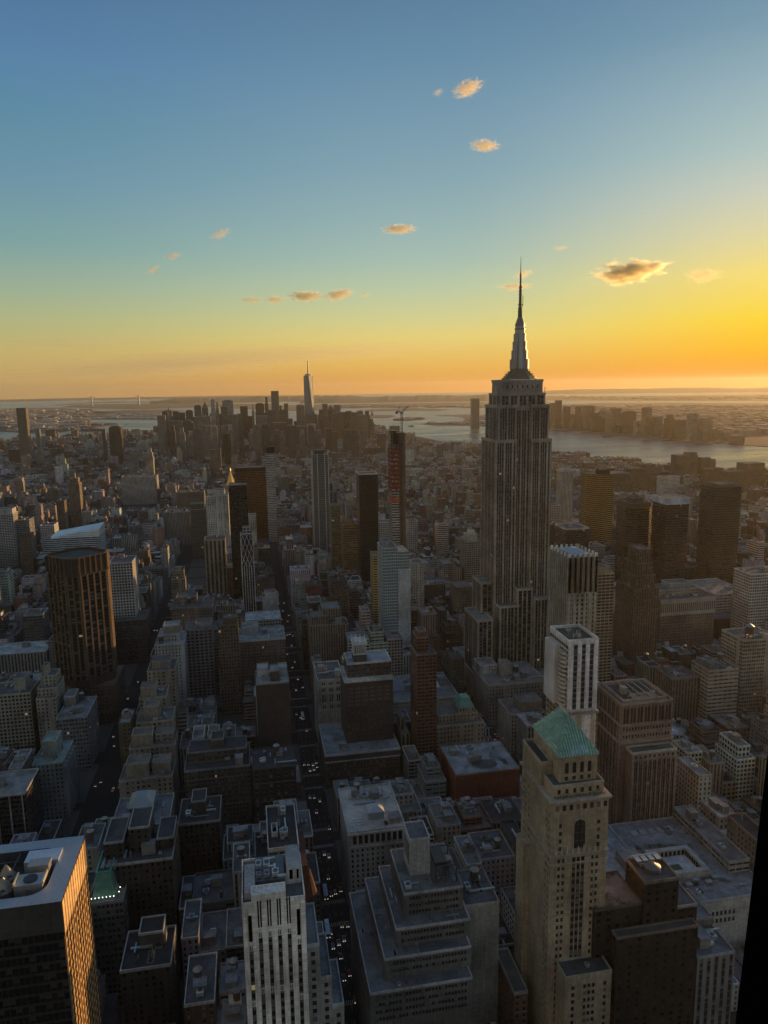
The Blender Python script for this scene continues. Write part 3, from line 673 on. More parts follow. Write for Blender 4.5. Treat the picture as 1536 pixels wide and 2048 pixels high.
# lattice tower
root,(a0,a1,b0,b1,z)=hb('lattice_tower','very slim dark tower wrapped in a white criss-cross lattice','tower',481,505,1068,155,15,'darkcurtain',(.05,.05,.05),1220,GT,up=[(.2,.8,.2,.8,7,'grid',(.4,.4,.4))],par=.4)
def lattice(root,x0,x1,y0,y1,z,z0):
    for (ax,ay),(bx,by),(nx,ny) in (((x0,y0),(x1,y0),(0,-1)),((x0,y1),(x0,y0),(-1,0)),((x1,y0),(x1,y1),(1,0))):
        m=MB(); A=Vector((ax+nx*.25,ay+ny*.25)); d=Vector((bx-ax,by-ay))
        P=lambda t,h:(A.x+d.x*t,A.y+d.y*t,h)
        n=5; zs=z-38
        for k in range(n+1): m.bar(P(k/n,z0),P(k/n,zs if 0<k<n else z),.55)
        k=0; hh=7.0
        while zs+k*hh<z-.1:
            a,b=zs+k*hh,min(z,zs+(k+1)*hh)
            for j in range(3):
                u0,u1=j/3,(j+1)/3; um=(u0+u1)/2
                m.bar(P(u0,a),P(um,b),.45); m.bar(P(um,b),P(u1,a),.45)
                if b<z-.1: m.bar(P(um,b),P(u0,b+hh),.45) if False else None
            k+=1
            a,b=zs+k*hh,min(z,zs+(k+1)*hh)
            if a<z-.1:
                for j in range(3):
                    u0,u1=j/3,(j+1)/3; um=(u0+u1)/2
                    m.bar(P(um,a),P(u0,b),.45); m.bar(P(um,a),P(u1,b),.45)
            k+=1
        m.bar(P(0,z),P(1,z),.6); m.build('lattice','plain',root,(.72,.72,.70))
lattice(root,a0,a1,b0,b1,z,60)
# --- far middle distance, centre
root,(a0,a1,b0,b1,z)=hb('glass_tower','tall unfinished glass tower with silver vertical fins','tower',624,656,910,200,36,'curtain',(.3,.3,.29),1095,GT,par=.2,up=[(.2,.8,.2,.8,8,'grid',(.1,.1,.1))])
m=MB()
for t in (0,.32,.78,1):
    x=a0+(a1-a0)*t; m.box(x-.6,x+.6,b0-1.0,b0,0,z+(9 if t<.1 or t==1 else 2))
for t in (.35,.7): m.box(a0-1,a0,b0+(b1-b0)*t-.6,b0+(b1-b0)*t+.6,0,z-8)
m.build('fin','metal',root,(.62,.62,.62))
hb('office_tower','olive stone tower with ribbon windows, left of the black glass tower','tower',662,680,1012,140,26,'ribbonthin',(.2,.17,.10),1130,GT)
hb('office_block','stepped amber brick block at the left foot of the black glass tower','building',686,719,1062,105,30,'ribbonthin',(.26,.17,.08),1135,GT,up=[(.1,.9,.2,.9,8),(.3,.7,.3,.8,14,'plain')])
root,(a0,a1,b0,b1,z)=hb('glass_tower','black glass tower with vertical fins and a toothed white crown','tower',718,755,950,200,30,'darkcurtain',(.03,.033,.036),1120,GT,par=0)
m=MB()
for k in range(13):
    x=a0+(a1-a0)*k/12; m.box(x-.25,x+.25,b0-.5,b0,0,z)
m.build('fin','metal',root,(.07,.075,.08))
m=MB(); m.ring(rect(a0-.8,a1+.8,b0-.8,b1+.8),z,z+2.2,.5); m.build('crown','metal',root,(.6,.6,.58))
root,(a0,a1,b0,b1,z)=hb('unfinished_tower','slender tower under construction, red wrapped upper floors and black cage on top','tower',783,797,898,238,26,'ribbon',(.42,.42,.40),1080,GT,par=0)
m=MB(); m.prism(rect(a0-.6,a1+.6,b0-.6,b1+.6),z-62,z,3.2,6.2); o=m.build('safety_netting',facade('red_netting_wall',.1,.9,.2,.85,glass=(.36,.07,.045,1),blind=.5,lit=0),root,(.05,.015,.012))
m=MB(); m.box(a0-.7,a1+.7,b0-.7,b1+.7,z-76,z-70); m.build('orange_wrap','plain',root,(.62,.15,.05))
m=MB()
for k in range(9):
    for i in range(5): m.bar((a0+(a1-a0)*i/4,b0-.4,z),(a0+(a1-a0)*i/4,b0-.4,z+26),.5) if k==0 else None
    m.box(a0-.5,a1+.5,b0-.5,b1+.5,z+k*3.1,z+k*3.1+.6)
m.box(a0+3,a1-3,b0+3,b1-3,z,z+25); m.build('climbing_formwork','metal',root,(.035,.035,.03))
m=MB(); m.box(a0,a1,b0,b1,z,z+6); m.build('bare_floors','plain',root,(.3,.26,.25))
m=MB(); m.box(a1,a1+11,b0+6,b1,0,z+22); m.build('hoist_wall',facade('hoist_lattice',.12,.88,.1,.9,glass=(.10,.07,.05,1),blind=.15,lit=0),root,(.2,.14,.10))
x,y=a1+6,b0+5
cr=thing('tower_crane','tower crane standing beside the red wrapped tower, jib raised','crane',(x,y,0))
m=MB()
for dx in (-1,1):
    for dy in (-1,1): m.bar((x+dx,y+dy,0),(x+dx,y+dy,z+48),.4)
zz=4
while zz<z+46:
    m.bar((x-1,y-1,zz),(x+1,y-1,zz+4),.25); m.bar((x-1,y+1,zz),(x-1,y-1,zz+4),.25); zz+=4
m.build('mast','metal',cr,(.16,.14,.12))
m=MB(); m.box(x-2,x+2,y-2,y+2,z+48,z+52); m.build('slewing_cab','metal',cr,(.3,.3,.3))
m=MB(); m.bar((x,y,z+50),(x+11,y+3,z+60),.9); m.bar((x,y,z+54),(x+11,y+3,z+60),.4); m.build('jib','metal',cr,(.14,.13,.12))
m=MB(); m.bar((x,y,z+51),(x-8,y-2,z+52),1.2); m.box(x-9,x-6,y-3,y,z+49,z+52); m.bar((x-6,y-1,z+52),(x-2,y,z+60),.5); m.build('counter_jib','metal',cr,(.14,.13,.12))
foot(a0-2,a1+12,b0-2,b1+2)
hb('stone_block','white loft block with square windows left of the red wrapped tower','building',757,783,1046,80,30,'grid',(.55,.54,.5),1090)
hb('stone_block','white loft block with square windows right of the red wrapped tower','building',817,836,1044,80,30,'grid',(.55,.54,.5),1100)
root,(a0,a1,b0,b1,z)=hb('glass_tower','pale blue-green glass tower with sloping crown and a blank grey flank','tower',765,795,1098,146,34,'paleglass',(.42,.52,.54),1250,GT,par=1.0,up=[(.1,.6,.2,.8,6,'plain',(.3,.33,.33))])
X1=solveX(821,b0-3,z*.86)
m=MB(); m.prism(rect(a1,X1,b0-3,b1),0,z*.83,top=True); m.build('blank_wall','plain',root,(.5,.53,.55))
m=MB(); m.prism(rect(a1,X1-1,b0,b1),z*.83,z*.97,1.9,3.6,top=False); m.build('glass_crown','paleglass',root,(.4,.5,.5)); 
m=MB(); m.quad([(a1,b0,z*.97),(X1-1,b0,z*.97),(X1-1,b1,z*.97),(a1,b1,z*.97)]); m.build('roof','roof',root,(.2,.22,.23))
foot(a1,X1,b0-3,b1); CLEAR.append((795,824,b0,1250))
hb('brick_block','yellow brick block in front of the black glass tower, left of the pale blue-green tower','building',746,764,1112,125,22,'balcony',(.42,.32,.14),1210)
hb('stone_block','narrow pale tower block right of the grey blank flank','building',826,848,1128,100,25,'punched',(.42,.42,.4),1190)
hb('office_block','white and cream banded block, right of the unfinished tower','building',876,897,1052,70,25,'ribbon',(.6,.5,.4),1110)
hb('glass_tower','glass block with lit amber bays beside the spire tower, white tank on its roof','tower',930,960,1085,90,30,'grid',(.34,.31,.24),1165,GT,up=[(.2,.9,.2,.8,10,'plain',(.5,.48,.44)),(.4,.8,.4,.7,15,'plain',(.62,.6,.56))])
hb('office_block','dark block with tan piers at the left foot of the glass block with amber bays','building',914,944,1176,70,30,'punched',(.2,.17,.12),1225)
# --- right of the spire tower
hb('slim_tower','slim white tower of close window lines, first right of the spire tower','tower',1123,1147,943,150,24,'pier',(.55,.52,.46),1035,GT,par=.5,up=[(.12,.88,.1,.9,5,'plain')])
hb('stone_block','low white block with square windows at the foot of the slim white tower','building',1097,1120,1012,90,30,'grid',(.5,.47,.42),1035)
root,(a0,a1,b0,b1,z)=hb('bronze_tower','dark tower with glowing gold window bands right of the slim white tower','tower',1208,1232,950,165,26,'bronze',(.34,.22,.07),1085,GT,par=.4,poly=lambda x0,x1,y0,y1:[(x0,y0),(x1,y0+6),(x1,y1),(x0-20,y1+26),(x0-20,y1-2)],up=[(-.2,.6,.2,.9,9,'plain',(.04,.03,.02))])
hb('arena_block','dark broad building under a wide white-rimmed flat roof','building',1132,1178,1060,118,40,'darkcurtain',(.10,.09,.085),1102,GT,parcol=(.6,.58,.54),par=2.2,items=['hvac_unit','duct','bulkhead'],poly=lambda x0,x1,y0,y1:[(x0,y0),(x1,y0),(x1,y1),(x0,y1)])
hb('office_tower','dark tower with stepped octagon top behind the brown stepped tower','tower',1258,1311,1018,150,44,'darkcurtain',(.12,.09,.06),1165,GT,poly=cham(9),up=[(.12,.9,.1,.9,6,'plain'),(.3,.7,.3,.7,12,'plain')])
hb('dark_tower','dark glass tower with a blue-white cap','tower',1334,1378,1010,160,36,'darkcurtain',(.09,.07,.05),1165,GT,up=[(-.02,1.02,-.02,1.02,9,'plain',(.55,.6,.66))],par=.4)
hb('glass_tower','tall dim glass tower by the right border, pale twin piers on its edge','tower',1432,1484,976,180,36,'darkcurtain',(.12,.10,.07),1175,GT,up=[(-.15,.02,-.02,.6,9,'plain',(.3,.25,.17),-180),(.15,1,.1,.9,4,'plain',(.2,.17,.12))])
hb('stone_block','white slab of tiny windows near the river at right','building',1326,1360,955,75,30,'ribbonthin',(.55,.54,.5),972)
hb('apartment_tower','dark riverside tower pair with small lit panes','tower',1356,1396,912,95,40,'punched',(.14,.11,.08),950,up=[(.6,1,.1,.9,8)])
hb('apartment_block','broad riverside block right of the dark riverside pair','building',1404,1432,920,80,40,'punched',(.17,.13,.09),948,up=[(.1,.7,.1,.9,5)])
hb('apartment_slab','row slab with pale edge strips, nearest of two by the right river bank','building',1411,1446,938,85,26,'pier',(.17,.13,.08),980)
hb('apartment_slab','row slab with pale edge strips, right-hand one of two by the river bank','building',1452,1494,944,85,26,'pier',(.18,.14,.085),985)
hb('apartment_block','broad dark block on the river bank at the right border','building',1492,1530,928,75,45,'punched',(.15,.11,.07),975)
hb('warehouse','long dark terminal block with a stepped top on the far bank of roofs','building',1190,1345,950,62,80,'ribbonthin',(.13,.10,.07),985,up=[(.5,.9,.2,.8,12),(.68,.82,.3,.7,22)])
root,(a0,a1,b0,b1,z)=hb('office_tower','pale stone tower with deep piers and an open toothed crown','tower',1138,1195,1116,198,34,'grid',(.38,.35,.29),1440,GT,par=0)
strips(root,(a0,b0),(a1,b0),z-27,z+.5,10,2,wide=2.1,thin=.4,proud=.8,pcol=(.42,.39,.33),stripcol=(.20,.18,.145),style='plain',ends=1.8)
m=MB()
for k in range(6):
    x=a0+.9+(a1-a0-1.8)*k/5; m.box(x-.9,x+.9,b0-.8,b0,20,z)
m.build('pier','plain',root,(.42,.39,.33))
strips(root,(a0,b1),(a0,b0),20,z,9,1,wide=1.1,proud=.8,pcol=(.4,.39,.34),stripcol=(.2,.2,.18),style='curtain',ends=1.4)
m=MB(); m.box(a0+4,a1-4,b0+5,b1-5,z-1,z+1.5); m.frust(rect(a0+6,a1-6,b0+8,b1-8),z+1.5,rect(a0+9,a1-9,b0+14,b1-14),z+4); m.build('machine_roof','metal',root,(.4,.45,.48))
m=MB()
for k in range(11):
    if k%2==0:
        y=b0+(b1-b0)*k/11; m.box(a0-.2,a0+.6,y,y+2.6,z,z+2.6); m.box(a1-.6,a1+.2,y,y+2.6,z,z+2.6)
        x=a0+(a1-a0)*k/11; m.box(x,x+1.8,b0-.2,b0+.6,z,z+2.6); m.box(x,x+1.8,b1-.6,b1+.2,z,z+2.6)
m.build('toothed_crown','plain',root,(.72,.70,.64))
hb('apartment_tower','pale balcony tower right behind the toothed-crown tower','tower',1196,1229,1150,150,26,'balcony',(.34,.29,.2),1290,GT,up=[(.0,.72,.0,.6,6,'plain')])
root,(a0,a1,b0,b1,z)=hb('stepped_tower','brown stepped tower with rounded top left of the hotel block','tower',1268,1318,1180,115,38,'pier',(.17,.115,.075),1310,GT,up=[(.12,.92,.1,.9,13),(.2,.85,.15,.85,26),(.3,.78,.2,.8,40)])
root,(a0,a1,b0,b1,z)=hb('hotel_block','broad stone hotel block with pale colonnaded upper storeys','building',1322,1431,1202,82,45,'punched',(.2,.165,.12),1290,GT,par=1.2,bay=2.6,items=['bulkhead','bulkhead','hvac_unit','duct','hvac_unit'],up=[(.0,.85,.35,.95,7,'punched',(.36,.33,.27)),(.35,.75,.5,.9,12,'plain',(.3,.33,.33))])
m=MB(); m.wallq((a0,b0-.5),(a1,b0-.5),z-16,z-1,28,1); m.build('colonnade',facade('colonnade_wall',.25,.75,.12,.8,glass=(.06,.055,.05,1),blind=.2,lit=0),root,(.5,.46,.39))
m=MB(); m.box(a0-.6,a1+.6,b0-1.3,b0,z-1,z+.8,bottom=True); m.box(a0-.4,a1+.4,b0-.9,b0,z-18,z-16,bottom=True); m.build('cornice','plain',root,(.5,.46,.4))
hb('long_block','long low white-walled roof block behind the hotel block at right','building',1432,1500,1190,62,70,'ribbonthin',(.45,.44,.42),1225,roofcol=(.2,.21,.21),items=['hvac_unit','hvac_unit','bulkhead','duct'])
hb('hall_block','long blank brown theatre block below the white-walled roof block','building',1430,1500,1240,40,45,'plain',(.1,.07,.05),1275,items=['duct','hvac_unit'])
hb('office_block','white office block with square windows on the right border','building',1502,1580,1150,108,30,'grid',(.55,.53,.48),1240,GT,bay=3.0)
hb('stone_block','blank-flanked white block under a round roof tank at the right border','building',1487,1560,1283,90,32,'pairs',(.42,.39,.3),1365,items=['water_tank'],s=1.6,par=1.4)
hb('office_block','pale blank-flanked block with one bright glazed bay, left of the round tank block','building',1418,1478,1343,72,26,'ribbonthin',(.4,.36,.29),1425,up=[(.55,.75,.0,.02,2,'plain')],items=ROOF_A)
hb('office_block','brown block with tall piers, between the dark pier tower and the bright glazed bay','building',1345,1400,1360,62,28,'pier',(.22,.18,.13),1440,items=ROOF_B)
# ================================================================ near buildings, built window by window
WIN_MESH, WIN_COUNT = {}, {}
def window_mesh(w, h, frame, pane='window'):
    k = (round(w, 2), round(h, 2), frame, pane)
    if k not in WIN_MESH:
        me = bpy.data.meshes.new('window'); t = min(.14, w*.12); y = .0
        v = [(0,y,0),(w,y,0),(w,y,h),(0,y,h),(t,y,t),(w-t,y,t),(w-t,y,h-t),(t,y,h-t),(t,y,h*.5-t*.4),(w-t,y,h*.5-t*.4),(w-t,y,h*.5+t*.4),(t,y,h*.5+t*.4)]
        f = [(0,1,5,4),(1,2,6,5),(2,3,7,6),(3,0,4,7),(8,9,10,11),(4,5,9,8),(11,10,6,7)]
        me.from_pydata(v, [], f); me.materials.append(M['metal']); me.materials.append(M[pane])
        l = me.uv_layers.new(name='UVMap'); me.polygons.foreach_set('material_index', [0,0,0,0,0,1,1])
        for p in me.polygons[5:]:
            for li in p.loop_indices: l.data[li].uv = (.5+p.index, .5)
        WIN_MESH[k] = me
    return WIN_MESH[k]
def holed(root, a, b, z0, z1, us, vs, col, depth=.3, skip=None, quota=60, frame=(.12,.12,.11), name='wall', mat='plain', pane='window'):
    """wall with real window openings; outside on the right of a->b. us along the wall, vs heights"""
    a, b = Vector(a), Vector(b); L = (b-a).length; d = (b-a)/L; nrm = Vector((d.y, -d.x)); ang = math.atan2(d.y, d.x)
    m = MB(); g = MB(); P = lambda u, dep=0: a+d*u-nrm*dep
    def q(u0, u1, s0, s1):
        if u1-u0 > .01 and s1-s0 > .01: m.wallq(P(u0), P(u1), s0, s1)
    us = sorted(us); zc = z0
    for (s0, s1) in sorted(vs):
        q(0, L, zc, s0); uc = 0
        for (u0, u1) in us:
            q(uc, u0, s0, s1); uc = u1
            if skip and skip(u0, s0): q(u0, u1, s0, s1)
            else:
                for p_, r_ in ((P(u0), P(u0, depth)), (P(u1, depth), P(u1))): m.wallq(p_, r_, s0, s1)
                A, B, C, D_ = P(u0), P(u1), P(u1, depth), P(u0, depth)
                m.quad([(*A, s0), (*B, s0), (*C, s0), (*D_, s0)]); m.quad([(*D_, s1), (*C, s1), (*B, s1), (*A, s1)])
        q(uc, L, s0, s1); zc = s1
    q(0, L, zc, z1); m.build(name, mat, root, col)
    n = 0
    for (s0, s1) in sorted(vs, reverse=True):
        for (u0, u1) in us:
            if skip and skip(u0, s0): continue
            p_ = P(u0, depth)
            if n < quota and WIN_COUNT.get(root.name, 0) < 99:
                o = bpy.data.objects.new('window', window_mesh(u1-u0, s1-s0, frame, pane)); COL.objects.link(o)
                o.parent = root; o.matrix_parent_inverse = Matrix.Translation(-parent_base(root)); o.location = (p_.x, p_.y, s0); o.rotation_euler = (0,0,ang); o.color = (*frame, 1)
                n += 1; WIN_COUNT[root.name] = WIN_COUNT.get(root.name, 0)+1
            else:
                r_ = P(u1, depth); k = len(g.f); g.quad([(*p_, s0), (*r_, s0), (*r_, s1), (*p_, s1)], [(k*2+.5, .5)]*4)
    if g.f: tag(g.build('window_rows', pane, root), kind='stuff')
def rows(z0, z1, fl, h, sill=.9): 
    out = []; z = z0
    while z+sill+h < z1-.2: out.append((z+sill, z+sill+h)); z += fl
    return out
def cols(L, n, w, e=1.2): 
    p = (L-2*e)/n; return [(e+p*k+(p-w)/2, e+p*k+(p+w)/2) for k in range(n)]
def capped(root, x0, x1, y0, y1, z, roofcol=(.15,.155,.16), par=1.1, parcol=(.3,.3,.29), t=.5):
    m = MB(); m.quad([(x0,y0,z-.02),(x1,y0,z-.02),(x1,y1,z-.02),(x0,y1,z-.02)]); m.build('roof', 'roof', root, roofcol)
    if par: m = MB(); m.ring(inset(rect(x0,x1,y0,y1), -.1), z-.4, z+par, t); m.build('parapet', 'plain', root, parcol)
def shell(root, x0, x1, y0, y1, z0, z1, col, faces='ns', name='wall'):
    """the plain sides of a block: n faces the camera, e is -x, w is +x, s is the far side"""
    c = dict(n=((x0,y0),(x1,y0)), w=((x1,y0),(x1,y1)), s=((x1,y1),(x0,y1)), e=((x0,y1),(x0,y0)))
    m = MB()
    for k in faces: m.wallq(*c[k], z0, z1)
    m.build(name, 'plain', root, col)

# ---------------------------------------------------------------- bronze glass tower at the lower left
x0, x1, y0, y1, z = -124.0, -67.0, 234.0, 271.0, 160.0
t1 = thing('glass_tower', 'dark bronze glass tower, its sunlit side glowing orange, pale rounded rim round the rooftop machinery', 'tower', ((x0+x1)/2, (y0+y1)/2, 0))
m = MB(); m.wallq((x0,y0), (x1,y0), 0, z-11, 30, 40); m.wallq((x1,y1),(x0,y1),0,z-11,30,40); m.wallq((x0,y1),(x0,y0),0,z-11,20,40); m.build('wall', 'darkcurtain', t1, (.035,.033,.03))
m = MB(); m.wallq((x0,y0), (x1,y0), z-11, z); m.wallq((x1,y1),(x0,y1),z-11,z); m.wallq((x0,y1),(x0,y0),z-11,z); m.build('plant_storey', 'plain', t1, (.05,.047,.042))
m = MB(); m.wallq((x1,y0),(x1,y1), 0, z-13, 22, 40); m.build('side_wall', facade('sunlit_side_wall', .16,.86,.34,.95, glass=(.05,.03,.015,1), blind=.16, lit=0, amt=.2, wallrough=.5), t1, (.66,.42,.19))  # low-sun orange put into this side's base colour; other sides stay dark
for k in range(13):
    y = y0+.4+(y1-y0-.8)*k/12
    m = MB(); m.prism([(x1,y-.16),(x1+.22,y-.14),(x1+.22,y+.14),(x1,y+.16)], 0, z); m.build('mullion', 'metal', t1, (.20,.14,.09))
for k in range(12):
    ya, yb_ = y0+.4+(y1-y0-.8)*k/12+.16, y0+.4+(y1-y0-.8)*(k+1)/12-.16
    m = MB(); m.wallq((x1+.12,ya),(x1+.12,yb_), z-12.6, z-.8); m.build('louvre_panel', 'plain', t1, (.85,.57,.27))  # panel colour carries the sun's orange glow on this side
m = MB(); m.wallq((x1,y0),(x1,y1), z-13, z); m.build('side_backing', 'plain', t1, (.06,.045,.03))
def rounded(x0,x1,y0,y1,r,n=8):
    out = []
    for cx_, cy_, a in ((x1-r,y0+r,-90),(x1-r,y1-r,0),(x0+r,y1-r,90),(x0+r,y0+r,180)):
        out += [(cx_+r*math.cos(R(a+90*i/n)), cy_+r*math.sin(R(a+90*i/n))) for i in range(n+1)]
    return out
inn = rounded(x0+9, x1-6.5, y0+5, y1-5.5, 6)
def onrect(p):
    cx_, cy_ = (x0+x1)/2, (y0+y1)/2; dx, dy = p[0]-cx_, p[1]-cy_
    s = min((x1-x0)/2/abs(dx) if dx else 9e9, (y1-y0)/2/abs(dy) if dy else 9e9); return (cx_+dx*s, cy_+dy*s)
m = MB(); n = len(inn)
for i in range(n):
    a, b = inn[i], inn[(i+1)%n]; A, B = onrect(a), onrect(b)
    pts = [(*A, z), (*B, z), (*b, z), (*a, z)]
    if abs(A[0]-B[0]) > .1 and abs(A[1]-B[1]) > .1:
        c = (x1 if max(A[0],B[0]) > 0 or A[0] > (x0+x1)/2 else x0, y0 if A[1] < (y0+y1)/2 and B[1] < (y0+y1)/2 else y1); pts.insert(1, (*c, z))
    m.quad(pts)
m.build('roof_rim', 'metal', t1, (.36,.39,.42))
m = MB()
for i in range(n):
    a, b = inn[i], inn[(i+1)%n]; m.wallq(b, a, z-6, z)
m.quad([(*p, z-6) for p in inn]); m.build('roof_well', 'plain', t1, (.05,.052,.055))
m = MB()
for k in range(5): xx = x0+12+k*8; m.bar((xx, y0+5, z-.6), (xx, y1-5.5, z-.6), .35)
for k in range(3): yy = y0+10+k*8; m.bar((x0+9, yy, z-.6), (x1-20, yy, z-.6), .35)
m.build('well_beam', 'metal', t1, (.10,.10,.10))
for cx_, cy_ in ((-88.5, 247), (-89.5, 254), (-97,250)):
    m = MB(); m.prism(ngon(cx_, cy_, 3, 14), z-6, z-2); m.frust(ngon(cx_, cy_, 3.2, 14), z-2, ngon(cx_, cy_, .3, 14), z+2.6); m.build('cooling_cone', 'metal', t1, (.30,.26,.22))
m = MB(); m.box(-84.5, -73, 256.5, 263.5, z-3, z+.9, bottom=True); m.build('plate_roof', 'metal', t1, (.55,.6,.66))
m = MB(); m.box(-82, -75, 251.5, 256, z-5, z+2.4, bottom=True); m.build('cooling_unit', 'metal', t1, (.35,.36,.36))
m = MB(); m.box(-84, -75, 243, 249.5, z-5, z+1.2, bottom=True); o = m.build('cooling_unit', 'metal', t1, (.42,.42,.40))
m = MB(); m.prism(ngon(-79.5, 246.3, 2.3, 16), z+1.2, z+1.6); m.build('fan', 'metal', o, (.05,.05,.05))
m = MB(); m.box(-84.4, -83.9, 243, 249.5, z+1.0, z+2.2); m.box(-75.1, -74.6, 243, 249.5, z+1.0, z+2.2); m.build('guard_rail', 'metal', o, (.72,.65,.42))
foot(x0, x1, y0, y1); CLEAR.append((-30, 190, y0, 2060))

# ---------------------------------------------------------------- white pinstriped stone tower, lower centre
x0, x1, y0, y1, z = -9.9, 13.5, 252.5, 279.0, 135.5
t2 = thing('stone_tower', 'white stone tower with dark vertical window strips, front bottom between the two avenues', 'tower', ((x0+x1)/2, (y0+y1)/2, 0))
WS = (.80,.77,.71)
shell(t2, x0, x1, y0, y1, 0, z, WS, 'nesw'); capped(t2, x0, x1, y0, y1, z, (.12,.12,.12), 1.0, WS)
xs = [x0+.9+(x1-x0-1.8)*k/6 for k in range(7)]
for k in range(7): 
    m = MB(); w = 1.05 if 0 < k < 6 else .9; m.box(xs[k]-w, xs[k]+w, y0-.7, y0, 0, z-(1.5 if k in (0,6) else -.2)); m.build('pier', 'plain', t2, WS)
for k in range(6):
    a, b = xs[k]+1.05, xs[k+1]-1.05
    zt = z-14 if k not in (0, 5) else z-19
    m = MB(); m.wallq((a, y0-.05), (b, y0-.05), 0, zt, 1, round(zt/3.6)); m.build('window_strip', 'strip', t2, (.12,.11,.10))
    for zz, hh in ((zt, z-zt), (zt-24, 2.6), (zt-56, 2.8), (zt-59.5, 1.2)):
        m = MB(); m.box(a, b, y0-.45, y0-.06, zz, zz+hh-.02, bottom=True); o = m.build('spandrel', 'plain', t2, WS)
        m = MB()
        for j in range(3): m.box(a+.25+j*.62, a+.55+j*.62, y0-.5, y0-.45, zz+.3, zz+min(2.2, hh-.3), bottom=True)
        m.build('carved_slot', 'black', o)
    if k in (0, 5):
        m = MB(); m.wallq((a+.1, y0-.5), (b-.1, y0-.5), z-15, z-4); m.build('louvre', 'black', t2)
    else:
        for q in (-1, 1):
            m = MB(); c_ = (a+b)/2+q*.48; m.wallq((c_-.28, y0-.5), (c_+.28, y0-.5), z-9.5, z+1.5); m.build('slot_window', 'black', t2)
m = MB(); m.box(xs[1]-1.05, xs[5]-2.6, y0-.45, y0+5, z, z+3.5); m.build('crown_wall', 'plain', t2, WS)
m = MB(); m.ring(rect(xs[1]-1.05, xs[5]-2.6, y0-.46, y0+5), z+3.5, z+4.2, .5); m.build('parapet', 'plain', t2, WS)
m = MB(); m.box(x0+1, x0+5, y0+3, y0+20, z, z+3); m.build('roof_room', 'plain', t2, (.42,.42,.41))
m = MB(); m.box(x1-6.2, x1-.6, y0+9, y1-3, z, z+7); m.build('penthouse', 'plain', t2, (.42,.42,.41))
m = MB(); m.wallq((x1-5.2,y0+8.95),(x1-3.9,y0+8.95), z+2, z+6); m.wallq((x1-2.4,y0+8.95),(x1-1.6,y0+8.95), z+2, z+6); m.build('penthouse_opening', 'black', t2)
rg = random.Random(3)
for k in range(7):
    a = (x0+5+rg.uniform(0, 9), y0+8+rg.uniform(0, 16), z+3.2+rg.uniform(0, 1.5)); b = (a[0]+rg.choice((0, rg.uniform(-5,5))), a[1], a[2])
    if abs(b[0]-a[0]) < .5: b = (a[0], a[1]+rg.uniform(-7, 7), a[2])
    m = MB(); m.bar(a, b, .7); m.bar((b[0],b[1],z), (b[0],b[1],b[2]+.3), .5); m.build('roof_pipe', 'metal', t2, (.6,.61,.6))
m = MB(); m.box(x0+5.2, x1-7, y0+9.2, y1-2, z, z+2.5); m.build('machine_room', 'metal', t2, (.16,.16,.16))
for k in range(5): roof_thing(t2, 'hvac_unit', x0+6.5+(k%3)*3.2, y0+12+(k//3)*6, z+2.5, .7, rg)
for xa, xb, zt in ((13.5,18.5,112),(18.5,23,97),(23,27.5,84)):
    holed(t2, (xa, y0+3), (xb, y0+3), 0, zt, cols(xb-xa, 1, 1.7, .6), rows(20, zt, 3.6, 2.1), (.30,.30,.29), quota=4, name='setback_wall')
    shell(t2, xa, xb, y0+3, y1, 0, zt, (.30,.30,.29), 'wse', 'setback_wall'); capped(t2, xa, xb, y0+3, y1, zt, (.17,.18,.185), .9, (.36,.37,.37))
foot(x0-1, 28, y0-1, y1); CLEAR.append((468, 640, y0, 2060))

# ---------------------------------------------------------------- stone tower with the green hipped roof
x0, x1, y0, y1, z = 126.4, 154.0, 286.5, 323.0, 140.0
MS = (.41,.315,.215)
t3 = thing('stone_tower', 'tan stone tower with a steep green copper hipped roof', 'tower', ((x0+x1)/2, (y0+y1)/2, 0))
fl = 3.75; L = x1-x0
vs = rows(15, 113, fl, 2.1, .9)
holed(t3, (x0,y0), (x1,y0), 0, 113.5, [(3.6,4.9),(5.7,7.0),(20.0,21.3),(22.1,23.4)], vs, MS, quota=50)
# centre bay: three tall strips with thin stone ribs
for k in range(3):
    a = x0+10.6+k*2.15; m = MB(); m.wallq((a,y0-.02),(a+1.75,y0-.02), 10, 112, 1, 27); m.build('window_strip', 'strip', t3, (.13,.11,.085))
for k in range(4):
    a = x0+10.2+k*2.15; m = MB(); m.box(a, a+.4, y0-.22, y0-.02, 10, 112); m.build('rib', 'plain', t3, MS)
m = MB(); m.box(x0-.5, x1+.5, y0-.9, y1+.4, 113.5, 114.6, bottom=True); m.box(x0-.25, x1+.25, y0-.5, y1+.2, 109.2, 109.7, bottom=True); m.build('belt_course', 'plain', t3, (.42,.36,.28))
holed(t3, (x0,y0), (x1,y0), 114.6, z-1.5, [(3.9,5.4),(22.3,23.8)], rows(114.8, z-7, fl, 2.2, 1), MS, quota=14)
m = MB(); c_ = x0+13.8
pts = [(c_-3.0, 116.5), (c_+3.0, 116.5)]+[(c_+3.0*math.cos(R(a)), 128+3.0*math.sin(R(a))) for a in range(0, 181, 15)]
m.quad([(p[0], y0-.04, p[1]) for p in pts], [(.5, .5) for p in pts]); aw = m.build('arched_window', 'window', t3)
m = MB()
for i in range(len(pts)-1):
    if i != 0: m.bar((pts[i][0], y0-.2, pts[i][1]), (pts[i+1][0], y0-.2, pts[i+1][1]), .5)
m.bar((pts[0][0], y0-.2, pts[0][1]), (pts[-1][0], y0-.2, pts[-1][1]), .5); m.build('arch_moulding', 'plain', aw, (.45,.4,.3))
m = MB()
for k in (-1, 1): m.box(c_+k*1.0-.12, c_+k*1.0+.12, y0-.16, y0-.05, 116.5, 130.5)
